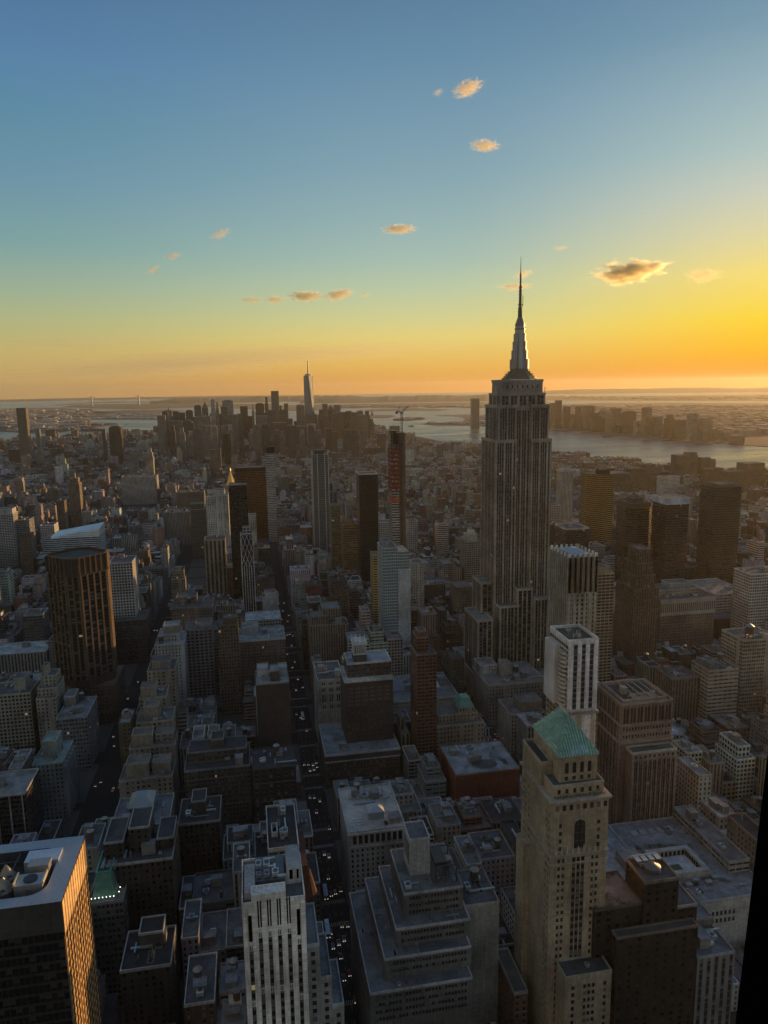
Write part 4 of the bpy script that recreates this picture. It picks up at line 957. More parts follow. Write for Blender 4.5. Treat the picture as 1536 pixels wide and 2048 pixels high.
for zz in (120, 124, 128): m.box(c_-3, c_+3, y0-.14, y0-.05, zz, zz+.25)
m.build('mullion', 'metal', aw, (.12,.12,.1))
holed(t3, (x0,y0), (x1,y0), z-1.5, z, [(3.2,5.2),(9,10.8),(12.6,14.4),(16.2,18),(22.4,24.4)], [(z-1.2, z-.3)], MS, quota=5) if False else None
m = MB(); m.wallq((x0,y0),(x1,y0), z-1.5, z); m.build('frieze', 'plain', t3, MS)
for k in range(8):
    a = x0+2+k*3.3; m = MB(); m.wallq((a,y0-.05),(a+1.7,y0-.05), z-4.4, z-1.7, 1, 1); m.build('frieze_window', 'window', t3)
m = MB(); m.box(x0-1.1, x1+1.1, y0-1.3, y1+.6, z, z+1.0, bottom=True); m.build('cornice', 'plain', t3, (.44,.37,.29))
# side toward the avenue: windows near both ends, blank between
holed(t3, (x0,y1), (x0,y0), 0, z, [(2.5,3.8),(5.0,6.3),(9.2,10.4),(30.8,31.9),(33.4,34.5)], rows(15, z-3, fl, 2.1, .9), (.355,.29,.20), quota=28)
shell(t3, x0, x1, y0, y1, 0, z, MS, 'ws')
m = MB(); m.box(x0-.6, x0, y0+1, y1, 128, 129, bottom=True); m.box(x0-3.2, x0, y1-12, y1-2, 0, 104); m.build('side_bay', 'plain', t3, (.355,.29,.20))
# attic
ax0, ax1, ay0 = x0+1.6, x1-1.6, y0+2.2
holed(t3, (ax0,ay0), (ax1,ay0), z+1, z+6.2, cols(ax1-ax0, 6, 1.6, 1.0), [(z+2.4, z+4.8)], MS, quota=6, name='attic_wall')
shell(t3, ax0, ax1, ay0, y1, z+1, z+6.2, MS, 'esw', 'attic_wall'); capped(t3, ax0, ax1, ay0, y1, z+6.2, (.10,.11,.09), .9, (.42,.36,.28))
# top block with arched windows and the roof
bx0, bx1, by0, by1, bz = 132.3, 150.2, 292.0, 322.5, 158.2
holed(t3, (bx0,by0), (bx1,by0), z+6.2, bz, cols(bx1-bx0, 4, 1.7, 1.6), [(z+6.9, z+8.9)], MS, quota=4, name='top_wall')
shell(t3, bx0, bx1, by0, by1, z+6.2, bz, MS, 'esw', 'top_wall')
for a, b in cols(bx1-bx0, 4, 1.8, 1.6):
    m = MB(); c_ = bx0+(a+b)/2; pts = [(c_-.9, z+10.4), (c_+.9, z+10.4)]+[(c_+.9*math.cos(R(q)), bz-3.4+.9*math.sin(R(q))) for q in range(0, 181, 30)]
    m.quad([(p[0], by0-.05, p[1]) for p in pts], [(.5, .5) for p in pts]); m.build('arched_window', 'window', t3)
m = MB(); m.box(bx0-.7, bx1+.7, by0-.7, by1+.7, bz, bz+.7, bottom=True); m.build('eaves', 'plain', t3, (.40,.35,.27))
def coppermat():
    g = NG('standing_seam_copper'); p = g.pos(); n = g.noise(p, .35, 4); b = g.noise(p, 1.6, 3)
    c = g.mix(g.mr(n, .35, .65), (.09,.25,.18,1), (.16,.33,.25,1)); c = g.mix(g.mr(b, .55, .75, 0, .6), c, (.10,.20,.15,1))
    return g.done(c, .55)
M['seam'] = coppermat()
e0, e1 = rect(bx0-.9, bx1+.9, by0-.9, by1+.9), bz+.7
rx, ry0, ry1, rz = (bx0+bx1)/2, by0+11.5, by1-9, 172.5
m = MB(); A, B, C, D_ = [(*p, e1) for p in e0]; N_, F_ = (rx, ry0, rz), (rx, ry1, rz)
m.quad([A, B, N_]); m.quad([B, C, F_, N_]); m.quad([C, D_, F_]); m.quad([D_, A, N_, F_]); rf = m.build('copper_roof', 'seam', t3)
m = MB()
def lerp3(p, q, t): return tuple(p[i]+(q[i]-p[i])*t for i in range(3))
for k in range(1, 15):                                       # standing seams run down the slope
    t = k/15; e = lerp3(A, B, t); top = lerp3(A, N_, t*2) if t < .5 else lerp3(B, N_, (1-t)*2); m.bar((e[0],e[1]-.1,e[2]+.12), (top[0],top[1]-.1,top[2]+.12), .5)
for E0, E1, T0, T1 in ((D_, A, F_, N_), (B, C, N_, F_)):
    for k in range(1, 26):
        t = k/26; e = lerp3(E0, E1, t)
        tr0, tr1 = (9.9/32.3, 1-12.4/32.3) if E0 == D_ else (12.4/32.3, 1-9.9/32.3)
        if t < tr0: top = lerp3(E0, T0, t/tr0)
        elif t > tr1: top = lerp3(E1, T1, (1-t)/(1-tr1))
        else: top = lerp3(T0, T1, (t-tr0)/(tr1-tr0))
        m.bar((e[0],e[1],e[2]+.2), (top[0],top[1],top[2]+.2), .5)
m.build('roof_seam', 'plain', rf, (.34,.56,.45))
m = MB(); m.bar(N_, F_, .5); m.build('ridge_cap', 'metal', rf, (.5,.52,.45))
def onslope(E0, E1, T, u, s, off=.16):
    p = lerp3(E0, E1, u); return (p[0]+(T[0]-p[0])*s, p[1]+(T[1]-p[1])*s, p[2]+(rz-p[2])*s+off)
for k in range(5):
    u0 = .34+k*.085; m = MB(); q = [lerp3(lerp3(A,B,u0), lerp3(N_, N_, 0), s) for s in (.05,.26)]; r_ = [lerp3(lerp3(A,B,u0+.06), N_, s) for s in (.05,.26)]
    m.quad([tuple(Vector(v)+Vector((0,-.2,.22))) for v in (q[0], r_[0], r_[1], q[1])], [(k+.5,.5)]*4); m.build('skylight', 'metal', rf, (.42,.55,.62))
for k in range(6):
    u0 = .66+k*.04; m = MB(); top = lerp3(F_, N_, .75); q = [lerp3(lerp3(D_,A,u0), top, s) for s in (.05,.17)]; r_ = [lerp3(lerp3(D_,A,u0+.022), top, s) for s in (.05,.17)]
    m.quad([tuple(Vector(v)+Vector((-.22,0,.25))) for v in (q[0], r_[0], r_[1], q[1])]); m.build('roof_slot', 'metal', rf, (.62,.66,.55))
# side terrace block and small lit loggia
m = MB(); m.prism(rect(x0+.2, bx0-.3, y0+13.5, y1), z+1, z+13, top=False); m.build('terrace_wall', 'plain', t3, (.34,.285,.19)); capped(t3, x0+.2, bx0-.3, y0+13.5, y1, z+11.6, (.05,.05,.04), 1.3, (.42,.38,.3))
m = MB(); m.prism(rect(bx1+.3, x1-.6, y0+11, y1-6), z+6.2, z+15); m.build('loggia_wall', 'plain', t3, MS)
m = MB(); m.wallq((bx1+.9,y0+10.95),(x1-1.2,y0+10.95), z+7.5, z+13, 1, 1); m.build('loggia_window', 'window', t3)
for k in range(9):
    m = MB(); xx = x0+2.5+k*2.7; m.frust(ngon(xx, y0-.5, .7, 6), 114.6, ngon(xx, y0-.5, .25, 6), 117+(k%3)*.6); m.build('urn', 'plain', t3, (.5,.46,.38))
# lower front wing
wz = atY(1110, 1962, 276).z
holed(t3, (x0+4.2,276), (x1-.8,276), 0, wz, [(3.0,4.6),(8.8,10.3),(10.9,12.4),(13.0,14.5),(18.6,20.2)], rows(wz-3.6*9, wz-.5, 3.6, 2.2, .7), MS, quota=20, name='wing_wall')
shell(t3, x0+4.2, x1-.8, 276, y0, 0, wz, MS, 'ew', 'wing_wall'); capped(t3, x0+4.2, x1-.8, 276, y0, wz, (.06,.07,.07), 1.1, (.40,.35,.27))
roof_thing(t3, 'hvac_unit', x0+17, 281, wz, .6); 
for k in range(14):
    m = MB(); xx = ax0+1+k*1.8; c0 = Vector((xx, y0+1.2, z+1.1))
    for q in range(26):
        v = c0+Vector((random.gauss(0,.6), random.gauss(0,.4), abs(random.gauss(0,.7)))); a_, b_ = Vector((random.uniform(-.4,.4),random.uniform(-.4,.4),random.uniform(-.3,.3))), Vector((random.uniform(-.4,.4),random.uniform(-.4,.4),random.uniform(-.3,.3))); m.quad([v, v+a_, v+a_+b_, v+b_])
    m.build('terrace_shrub', 'leaf', t3)
foot(x0-4, x1+1, 275, y1); CLEAR.append((1015, 1222, 276, 2060))

# ---------------------------------------------------------------- grey office block stepping up like a staircase
t4 = thing('office_block', 'grey office block stepping up in terraces with long rows of windows, by the open avenue', 'building', (78, 320, 0))
GW = (.135,.13,.125)
steps = []
for xl, xr, yt, Y, top in ((808,926,1790,313,1), (792,940,1861,305,0), (769,942,1921,298,0), (740,945,1990,291,0)):
    P = atY(xl, yt, Y); steps.append((P.x, solveX(xr, Y, P.z), Y, P.z))
for i, (xa, xb, Y, zt) in enumerate(steps):
    yb_ = (348, 352, 356, 360)[i]; zb = steps[i+1][3]-.3 if i < 3 else 0
    L = xb-xa; nn = int((L-4)/1.55)
    holed(t4, (xa,Y), (xb,Y), zb, zt, [(2.6+k*1.55, 2.6+k*1.55+1.15) for k in range(nn)], [(s, s+1.9) for s in [zt-3.3-3.75*k for k in range(4)] if s > zb+.6], GW, quota=30, depth=.45)
    holed(t4, (xa,yb_), (xa,Y), zb, zt, [(2+k*1.9, 2+k*1.9+1.4) for k in range(int((yb_-Y-4)/1.9))], [(s, s+1.9) for s in [zt-3.3-3.75*k for k in range(4)] if s > zb+.6], GW, quota=0)
    shell(t4, xa, xb, Y, yb_, zb, zt, GW, 'ws'); capped(t4, xa, xb, Y, yb_, zt, (.13,.135,.14), .8, (.4,.4,.4))
P = atY(816, 1672, 330); xb = solveX(860, 326, P.z); zt = P.z; zb = steps[0][3]
m = MB(); m.prism(rect(P.x, xb, 326, 341), zb, zt, top=False); m.build('penthouse', 'plain', t4, (.42,.42,.41)); capped(t4, P.x, xb, 326, 341, zt, (.12,.13,.14), .6, (.5,.5,.48))
m = MB()
for k in range(5): m.wallq((P.x-.04, 328+k*2.4+1.2), (P.x-.04, 328+k*2.4), zb+5, zt-3)
m.build('louvre', 'black', t4)
fx0, fx1 = xb+1, steps[0][1]-2
m = MB()
for xx in (fx0, (fx0+fx1)/2, fx1):
    for yy in (318, 334): m.bar((xx, yy, zb), (xx, yy, zb+9), .5)
for yy in (318, 334): m.bar((fx0, yy, zb+9), (fx1, yy, zb+9), .5); m.bar((fx0, yy, zb+4), (fx1, yy, zb+4), .3)
m.box(fx0, fx1-4, 320, 333, zb+7, zb+9.6, bottom=True); m.build('steel_frame', 'metal', t4, (.085,.075,.06))
roof_thing(t4, 'water_tank', fx1-3, 326, zb, 1.0); roof_thing(t4, 'hvac_unit', steps[0][0]+3, 318, zb, .8); roof_thing(t4, 'duct', steps[1][0]+2.5, 330, steps[1][3], .6)
rg = random.Random(12)
for i, (xa, xb, Y, zt) in enumerate(steps):
    if i: 
        yn = steps[i-1][2]
        for k in range(5): roof_thing(t4, rg.choice(('hvac_unit','flue','pipe_run','skylight','duct')), rg.uniform(xa+1.5, steps[i-1][0]-1) if steps[i-1][0]-xa > 3 and k % 2 else rg.uniform(xa+4, xb-4), rg.uniform(Y+2, max(Y+2.5, yn-1.5)) if not k % 2 else rg.uniform(Y+6, Y+40), zt, .45, rg)
    else:
        for k in range(6): roof_thing(t4, rg.choice(('hvac_unit','flue','pipe_run','skylight','duct')), rg.uniform(xa+3, xb-3), rg.uniform(Y+1.5, Y+12), zt, .55, rg)
foot(48, 97, 288, 362); CLEAR.append((720, 945, 291, 2060)); CLEAR.append((815, 900, 320, 1800))
P = atY(930, 1815, 318); X1 = solveX(968, 318, P.z)
root = thing('stone_block', 'pale blank-walled block squeezed against the terraced grey office block', 'building', ((P.x+X1)/2, 330, 0))
tier(root, rect(P.x, X1+8, 318, 345), 0, P.z, 'plain', (.36,.36,.34)); scatter(root, P.x, X1+8, 320, 343, P.z, ['water_tank','hvac_unit','duct','hvac_unit','skylight'], random.Random(5)); foot(P.x, X1+8, 318, 345); CLEAR.append((928, 1000, 318, 1850))

# ---------------------------------------------------------------- dark brown pier tower, right
root,(a0,a1,b0,b1,z) = hb('office_tower','broad dark brown office tower with close piers and stepped cornice, right of striped tower','tower',1243,1346,1411,118,36,'plain',(.20,.15,.125),1690,roofcol=(.07,.07,.065),par=1.2,parcol=(.36,.30,.25))
pc = (.27,.205,.17)
m = MB(); m.ring(rect(a0+3,a1-3,b0+3,b1-3), z-.1, z+2.2, .5); m.box(a0+9,a0+13,b0+16,b0+21,z,z+4.5); m.build('roof_frame', 'plain', root, (.34,.30,.26))
for k in range(4): m = MB(); m.bar((a0+14+k*5,b0+4,z+1.6),(a0+14+k*5,b1-4,z+1.6),.5); m.build('roof_beam', 'metal', root, (.34,.31,.27))
m = MB(); m.ring(rect(a0+12,a1-9,b0+6,b0+12), z, z+2, .5); m.build('roof_screen', 'plain', root, (.38,.35,.3))
strips(root,(a0,b0),(a1,b0),z-13,z-1.5,14,2,wide=1.0,thin=.35,proud=.7,pcol=pc,style='plain',stripcol=(.03,.026,.022),ends=1.4)
m = MB()
for zz in (z-14.2, z-26.5): m.box(a0-1.2,a1+1.2,b0-1.6,b1+1,zz,zz+1.3,bottom=True)
m.build('cornice', 'plain', root, (.31,.25,.21))
holed(root,(a0,b0-.3),(a1,b0-.3),z-25.2,z-14.2,cols(a1-a0,16,1.25,1.2),[(z-18.4,z-16.1),(z-23.6,z-21.2)],pc,quota=30,name='upper_wall',depth=.22)
z2 = z-30
m = MB(); m.prism(rect(a0+4,a1-1,b0-9,b0),0,z2,top=False); m.build('front_bay_wall','plain',root,(.20,.15,.125)); capped(root,a0+4,a1-1,b0-9,b0,z2,(.12,.12,.11),1.2,(.42,.43,.38))
strips(root,(a0+4,b0-9),(a1-1,b0-9),28,z2-4.5,18,2,wide=.95,thin=.3,proud=.7,pcol=pc,style='strip',stripcol=(.03,.026,.022),ends=1.5)
holed(root,(a0+4,b0-9.1),(a1-1,b0-9.1),z2-4.5,z2-.5,cols(a1-a0-5,9,1.5,1.2),[(z2-3.8,z2-1.6)],pc,quota=9,name='upper_wall',depth=.06)
strips(root,(a0,b1),(a0,b0),22,z-14.2,15,2,wide=1.0,thin=.35,proud=.7,pcol=pc,style='strip',stripcol=(.03,.026,.022),ends=1.4)
strips(root,(a0,b1),(a0,b0),z-13,z-1.5,12,2,wide=1.0,thin=.35,proud=.7,pcol=pc,style='plain',stripcol=(.03,.026,.022),ends=1.4)
m = MB(); m.prism(rect(a0-7,a1+4,b0-16,b1+2),0,24,3,4,top=False); m.build('base_wall','pier',root,(.12,.11,.10)); capped(root,a0-7,a1+4,b0-16,b1+2,24,(.12,.125,.125),1.0,(.24,.25,.25))
m = MB(); m.prism(rect(a0+5,a0+23,b0-13.5,b0-9),24,36,2.2,12); m.build('porch_wall','arcade',root,(.2,.15,.13))
foot(a0-8,a1+5,b0-17,b1+3); CLEAR.append((1200,1350,b0-17,1690))

# ---------------------------------------------------------------- white and navy striped tower
root,(a0,a1,b0,b1,z) = hb('apartment_tower','white and navy vertically striped tower with rounded corner balconies','tower',1137,1197,1286,178,26,'plain',(.70,.70,.70),1475,roofcol=(.08,.075,.06),par=1.8,parcol=(.78,.78,.78),z0=0)
zl = atY(1140,1420,b0).z
for k in range(3):
    c_ = a0+(a1-a0)*[.175,.445,.715][k]; m = MB(); m.wallq((c_,b0-.06),(c_+(a1-a0)*.135,b0-.06),zl,z-1.5,1,round((z-zl)/3.3)); m.build('window_strip',facade('navy_strip_wall' if k==0 else 'navy_strip_wall_',.0,1,.25,.95,glass=(.025,.035,.06,1),blind=.1,lit=0) if k==0 else M['navy'],root,(.13,.15,.2))
    if k == 0: M['navy'] = root.children[-1].data.materials[0] if False else [c for c in bpy.data.materials if c.name.startswith('navy_strip_wall')][0]
for k in range(4):
    c_ = a0+[0,.312,.582,.852][k]*(a1-a0); w = (a1-a0)*[.173,.132,.132,.148][k]; m = MB(); m.box(c_+.05,c_+w,b0-.5,b0,zl,z+2); m.build('pier','plain',root,(.80,.80,.80))
for j in range(13):                                        # rounded corner balconies on the near side corner
    zz = zl+2+j*(z-zl-10)/12
    pts = [(a0,b0+1.5)]+[(a0-2.6*math.sin(R(q)), b0+6-4.5*math.cos(R(q))) for q in range(0,181,20)]+[(a0,b0+10.5)]
    m = MB(); m.prism(list(reversed(pts)),zz,zz+1.25,bottom=True); m.build('balcony','plain',root,(.62,.58,.48))
m = MB(); m.wallq((a0-.05,b1),(a0-.05,b0),zl,z-2,8,round((z-zl)/3.3)); m.build('side_wall','balcony',root,(.55,.53,.48))
m = MB(); m.prism(rect(a0-3.5,a0,b0+11,b1),zl,z-5); m.build('stair_tower',facade('dark_stripe_wall',.3,.7,.0,1,glass=(.03,.03,.04,1),blind=.05,lit=0),root,(.6,.6,.6))
m = MB(); m.prism(rect(a0-1,a1+1,b0+.3,b1+1),0,zl-3,3.4,3.5); m.build('lower_wall','pairs',root,(.33,.25,.14))
m = MB()
for k in range(3): c_ = a0+.5+(a1-a0)*[.05,.42,.86][k]; m.box(c_-1.2,c_+1.2,b0-.4,b0+.3,0,zl-1)
m.build('lower_pier','plain',root,(.46,.40,.29))
m = MB(); m.box(a0-1.5,a1+1.5,b0-1,b1+1,zl-3,zl-1.6,bottom=True); m.build('belt_terrace','plain',root,(.35,.33,.3))
for q in ('hvac_unit','flue','flue'): roof_thing(root,q,a0+random.uniform(5,13),b0+random.uniform(6,18),z,.8)
# ================================================================ the middle ring of nearer buildings
root,(a0,a1,b0,b1,z) = hb('hotel_block','dark brick block with white stone cornices and a white columned rooftop lantern','building',690,786,1363,84,34,'plain',(.085,.065,.055),1458,roofcol=(.06,.06,.06),par=1.0,parcol=(.5,.48,.44))
WB = (.60,.58,.54)
L = a1-a0
cc_ = []
for g_ in range(6): cc_ += [(2.2+g_*(L-3)/6+j*1.5, 2.2+g_*(L-3)/6+j*1.5+.85) for j in range(3)]
holed(root,(a0,b0-.2),(a1,b0-.2),30,z-4,cc_,rows(32,z-4,3.6,1.7,1),(.085,.065,.055),quota=80,depth=.15,frame=(.6,.58,.54),pane='palewindow')
m = MB(); m.box(a0-.8,a1+.8,b0-1,b1+.5,z-1.4,z+.2,bottom=True); m.build('cornice','plain',root,WB)
u0,u1,v0,v1 = a0+3.2,a1-.2,b0+6,b1-2
m = MB(); m.prism(rect(u0,u1,v0,v1),z,z+12,3,3.6,top=False); m.build('upper_wall','pairs',root,(.085,.065,.055)); capped(root,u0,u1,v0,v1,z+12,(.3,.34,.36),1.2,WB,.9)
l0,l1,w0,w1 = u0+6,u0+17,v0+4,v0+16
m = MB(); m.prism(rect(l0,l1,w0,w1),z+12,z+19); m.build('lantern_base','plain',root,(.10,.09,.08))
m = MB(); m.box(l0+1,l1-1,w0+1,w1-1,z+19,z+27); o = m.build('lantern_core','plain',root,(.10,.10,.10))
for i in range(7):
    m = MB(); x = l0+.5+(l1-l0-1)*i/6; m.box(x-.4,x+.4,w0,w0+.9,z+19,z+27); m.box(x-.4,x+.4,w1-.9,w1,z+19,z+27); y = w0+.5+(w1-w0-1)*i/6; m.box(l0,l0+.9,y-.4,y+.4,z+19,z+27); m.build('column','plain',o,(.75,.74,.71))
m = MB(); m.box(l0-.7,l1+.7,w0-.7,w1+.7,z+27,z+28.4,bottom=True); m.box(l0-.4,l1+.4,w0-.4,w1+.4,z+18.4,z+19.3,bottom=True); m.ring(rect(l0-.3,l1+.3,w0-.3,w1+.3),z+28.4,z+29.6,.6); m.build('lantern_cornice','plain',o,(.75,.74,.71))
m = MB()
for i in range(4):
    for y in (w0,w1): x = l0+(l1-l0)*i/3; m.frust(ngon(x,y,.5,6),z+29.4,ngon(x,y,.15,6),z+33)
m.build('finial','plain',o,(.75,.74,.71))
pz = atY(650,1512,b0-18).z; pX = solveX(800,b0-18,pz); pL = atY(650,1512,b0-18).x
m = MB(); m.prism(rect(pL,pX,b0-18,b1+4),0,pz,top=False); m.build('podium_wall','plain',root,(.10,.085,.07)); capped(root,pL,pX,b0-18,b1+4,pz,(.2,.24,.26),1.0,(.45,.46,.45),.9)
holed(root,(pL,b0-18.2),(pX,b0-18.2),2,pz-.4,cols(pX-pL,22,1.3,1.5),rows(3,pz-1,3.7,1.9,.8),(.10,.085,.07),quota=15,name='podium_face',depth=.15,frame=(.5,.48,.45),pane='palewindow')
m = MB(); m.box(pL-.3,pX+.3,b0-18.9,b0-18.3,pz-6.2,pz-5.4,bottom=True); m.box(pL-.3,pX+.3,b0-19,b0-18.3,pz-.8,pz+.6,bottom=True); m.build('belt_course','plain',root,(.45,.46,.45))
scatter(root,pL+2,pX-6,b0-16,b0-2,pz,['hvac_unit','duct','skylight','bulkhead','duct'],random.Random(4),.8)
foot(pL,pX,b0-19,b1+4); CLEAR.append((648,800,b0-18,1560)); CLEAR.append((700,786,b0,1458))
root,(a0,a1,b0,b1,z) = hb('stone_block','white stone block with arched windows and a flat grey roof beside the dark brick one','building',635,688,1362,64,45,'plain',(.52,.50,.46),1425,roofcol=(.11,.11,.105),par=1.0,parcol=(.6,.58,.54))
L = a1-a0
holed(root,(a0,b0-.15),(a1,b0-.15),z-38,z-.5,[(4,5.2),(5.8,7),(L/2-1.5,L/2-.3),(L/2+.3,L/2+1.5),(L-7,L-5.8),(L-5.2,L-4)],[(z-4.5,z-2.3),(z-11,z-7.5),(z-21,z-14),(z-27,z-24)],(.52,.50,.46),quota=24,depth=.1)
m = MB()
for zz in (z-6,z-12.5,z-22.5,z-29): m.box(a0-.2,a1+.2,b0-.5,b0-.16,zz,zz+.7,bottom=True)
m.build('belt_course','plain',root,(.58,.56,.52))
m = MB(); m.prism(rect(a1-7,a1-2,b0+6,b0+13),z,z+6); m.build('bulkhead','plain',root,(.5,.48,.45)); roof_thing(root,'hvac_unit',a0+10,b0+25,z,1)
m = MB(); m.wallq((a0-.06,b1),(a0-.06,b0),4,z-1,12,16); m.build('side_wall','punched',root,(.4,.42,.40))
hb('brick_tower','slender red-brown brick tower with a small stepped top, mid centre','tower',834,873,1312,108,26,'balcony',(.20,.095,.06),1470,up=[(.12,.72,.3,.95,12),(.2,.62,.35,.8,17,'plain')],parcol=(.3,.2,.15),items=['water_tank'],s=.7,bay=3.6)
hb('office_block','brown loft block with slender piers, across the open avenue, mid centre','building',620,690,1253,74,38,'pier',(.22,.18,.13),1310,up=[(.05,.5,.1,.6,9,'pier'),(.4,.9,.25,.9,15,'pier')],roofcol=(.14,.16,.17),items=['hvac_unit','bulkhead'],bay=2.6)
root,(a0,a1,b0,b1,z) = hb('stone_block','ornate tan stone block with a small green hipped roof','building',872,968,1455,40,30,'punched',(.38,.32,.24),1510,roofcol=(.16,.15,.13),par=.9,fl=3.9,up=[(.1,.92,.25,1,6,'punched',(.36,.31,.23))])
gx0,gx1,gy0,gy1 = a0+(a1-a0)*.55,a0+(a1-a0)*.86,b0+10,b1-2
m = MB(); m.prism(rect(gx0,gx1,gy0,gy1),z+6,z+11,2.5,5); m.build('top_wall','punched',root,(.38,.32,.24))
m = MB(); m.frust(rect(gx0-.4,gx1+.4,gy0-.4,gy1+.4),z+11,rect(gx0+3,gx1-3,gy0+4.5,gy1-4.5),z+18); m.build('copper_roof','seam',root)
root,(a0,a1,b0,b1,z) = hb('stone_palace','wide pale store block with arched windows and solar roof, behind the slender brick tower','building',775,918,1405,34,60,'plain',(.42,.39,.33),1420,roofcol=(.13,.14,.14),par=1.0,parcol=(.42,.41,.38),items=['skylight','hvac_unit','bulkhead','duct','hvac_unit','hvac_unit'])
m = MB(); m.wallq((a0,b0-.15),(a1,b0-.15),4,z-6,14,1); m.build('arcade_wall','arcade',root,(.42,.39,.33))
m = MB(); m.box(a0-.5,a1+.5,b0-1,b0,z-5,z-3.8,bottom=True); m.box(a0-.7,a1+.7,b0-1.3,b0,z-1.2,z+.3,bottom=True); m.build('cornice','plain',root,(.46,.43,.37))
m = MB(); cx_,cy_ = a0+14,b0+30; m.quad([(cx_-8,cy_-9,z+1),(cx_+8,cy_-9,z+1),(cx_+8,cy_+9,z+7),(cx_-8,cy_+9,z+7)],[(0,0),(12,0),(12,10),(0,10)]); m.build('solar_array',facade('solar_panel',.06,.94,.06,.94,glass=(.10,.14,.18,1),blind=.15,lit=0),root,(.3,.34,.36))
m = MB(); m.frust(rect(a1-22,a1-12,b0+24,b0+38),z,rect(a1-18,a1-16,b0+29,b0+33),z+9); m.build('tent_roof','metal',root,(.45,.47,.48))
hb('stone_block','large limestone block in front of the spire tower, roof crowded with plant','building',978,1092,1372,40,52,'punched',(.36,.33,.28),1440,roofcol=(.2,.19,.18),items=['bulkhead','bulkhead','hvac_unit','hvac_unit','water_tank','duct','duct','bulkhead','hvac_unit','skylight'],s=1.2,up=[(.0,.3,.55,.95,9,'punched',(.42,.41,.38)),(.34,.5,.35,.6,13,'plain',(.32,.29,.24))],cornice=.7)
hb('stone_block','lower limestone block with a blank brown rear wall, right of the sunken avenue','building',1022,1090,1432,36,34,'punched',(.33,.30,.25),1500,roofcol=(.14,.13,.12),items=['bulkhead','hvac_unit','duct'],up=[(.35,1,.2,.7,8,'plain',(.22,.19,.15))])
hb('stone_block','grey block with blue-white roof beside the green copper roof','building',1055,1100,1455,40,26,'pier',(.30,.29,.26),1530,roofcol=(.38,.42,.46),items=['bulkhead','duct'])
root,(a0,a1,b0,b1,z) = hb('hall_block','low hall with a broad red-brown north wall and round roof grille','building',912,1040,1552,38,46,'plain',(.21,.065,.042),1595,roofcol=(.26,.29,.31),par=.8,parcol=(.3,.22,.18),items=['duct','hvac_unit','duct','hvac_unit','bulkhead'])
m = MB(); m.frust(ngon(a0+(a1-a0)*.52,b0+12,8,24,0,1.25,.75),z,ngon(a0+(a1-a0)*.52,b0+12,7.2,24,0,1.25,.75),z+1.4)
for k in range(9): x = a0+(a1-a0)*.52-8+k*2; m.box(x-.25,x+.25,b0+8,b0+16,z+1.4,z+1.7)
m.build('roof_grille','metal',root,(.12,.13,.13))
root,(a0,a1,b0,b1,z) = hb('stone_block','stone block with a roof terrace and tall windows under its cornice, on the avenue corner','building',699,810,1668,52,52,'punched',(.40,.38,.34),1780,roofcol=(.15,.15,.15),par=1.2,parcol=(.46,.44,.4))
L = a1-a0
holed(root,(a0,b0-.3),(a1,b0-.3),z-9,z-.4,cols(L,9,2.3,1.4),[(z-7.6,z-1.8)],(.42,.40,.36),quota=9,name='top_storey',depth=.22)
m = MB()
for k in range(10): x = a0+1.4+(L-2.8)*k/9; m.box(x-.45,x+.45,b0-.9,b0-.3,z-9,z-1)
m.build('pilaster','plain',root,(.50,.48,.43))
m = MB(); m.box(a0-1,a1+1,b0-1.5,b1+.5,z-1,z+.2,bottom=True); m.box(a0-.6,a1+.6,b0-1,b0-.3,z-10,z-9,bottom=True); m.build('cornice','plain',root,(.46,.44,.4))
m = MB(); m.box(a0+14,a0+24,b0+12,b0+22,z,z+5); m.frust(rect(a0+13.6,a0+24.4,b0+11.6,b0+22.4),z+5,rect(a0+17,a0+21,b0+15,b0+19),z+7.5); m.build('roof_pavilion','metal',root,(.42,.45,.47))
scatter(root,a0+2,a1-2,b0+26,b1-2,z,['water_tank','bulkhead','duct','hvac_unit','bulkhead'],random.Random(8),.9)
for k in range(9): 
    m = MB(); x,y = a0+4+(k%3)*2.6,b0+8+(k//3)*3; m.prism(ngon(x,y,.7,8),z,z+.75); m.build('cafe_table','metal',root,(.6,.6,.58))
# --- right bottom
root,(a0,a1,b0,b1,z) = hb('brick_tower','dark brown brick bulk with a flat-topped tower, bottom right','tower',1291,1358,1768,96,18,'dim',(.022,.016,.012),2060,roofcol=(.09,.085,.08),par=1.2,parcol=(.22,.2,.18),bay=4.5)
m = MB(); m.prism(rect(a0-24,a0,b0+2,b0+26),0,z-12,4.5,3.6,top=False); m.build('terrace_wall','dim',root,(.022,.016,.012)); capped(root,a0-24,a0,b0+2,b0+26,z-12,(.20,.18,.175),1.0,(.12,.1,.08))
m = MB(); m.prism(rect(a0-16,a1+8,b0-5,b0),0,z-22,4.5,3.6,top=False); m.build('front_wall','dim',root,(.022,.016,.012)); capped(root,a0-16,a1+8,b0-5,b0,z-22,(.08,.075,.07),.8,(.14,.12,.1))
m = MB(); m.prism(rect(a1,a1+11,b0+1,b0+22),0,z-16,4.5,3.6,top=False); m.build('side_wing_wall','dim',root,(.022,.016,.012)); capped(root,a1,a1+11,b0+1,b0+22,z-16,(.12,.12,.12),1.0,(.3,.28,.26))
m = MB(); m.prism(ngon((a0+a1)/2,b0+9,4,16),z,z+2); m.frust(ngon((a0+a1)/2,b0+9,4,16),z+2,ngon((a0+a1)/2,b0+9,1,16),z+3.4); m.build('roof_tank','metal',root,(.2,.19,.18))
m = MB()
for k in range(4): x = a0+2.5+k*3.4; m.box(x,x+2.4,b0+12,b0+16,z+2.4,z+2.9,bottom=True)
m.bar((a0+1.5,b0+16.4,z+3),(a1-2,b0+16.4,z+3),.4); m.build('roof_screen','metal',root,(.6,.6,.58))
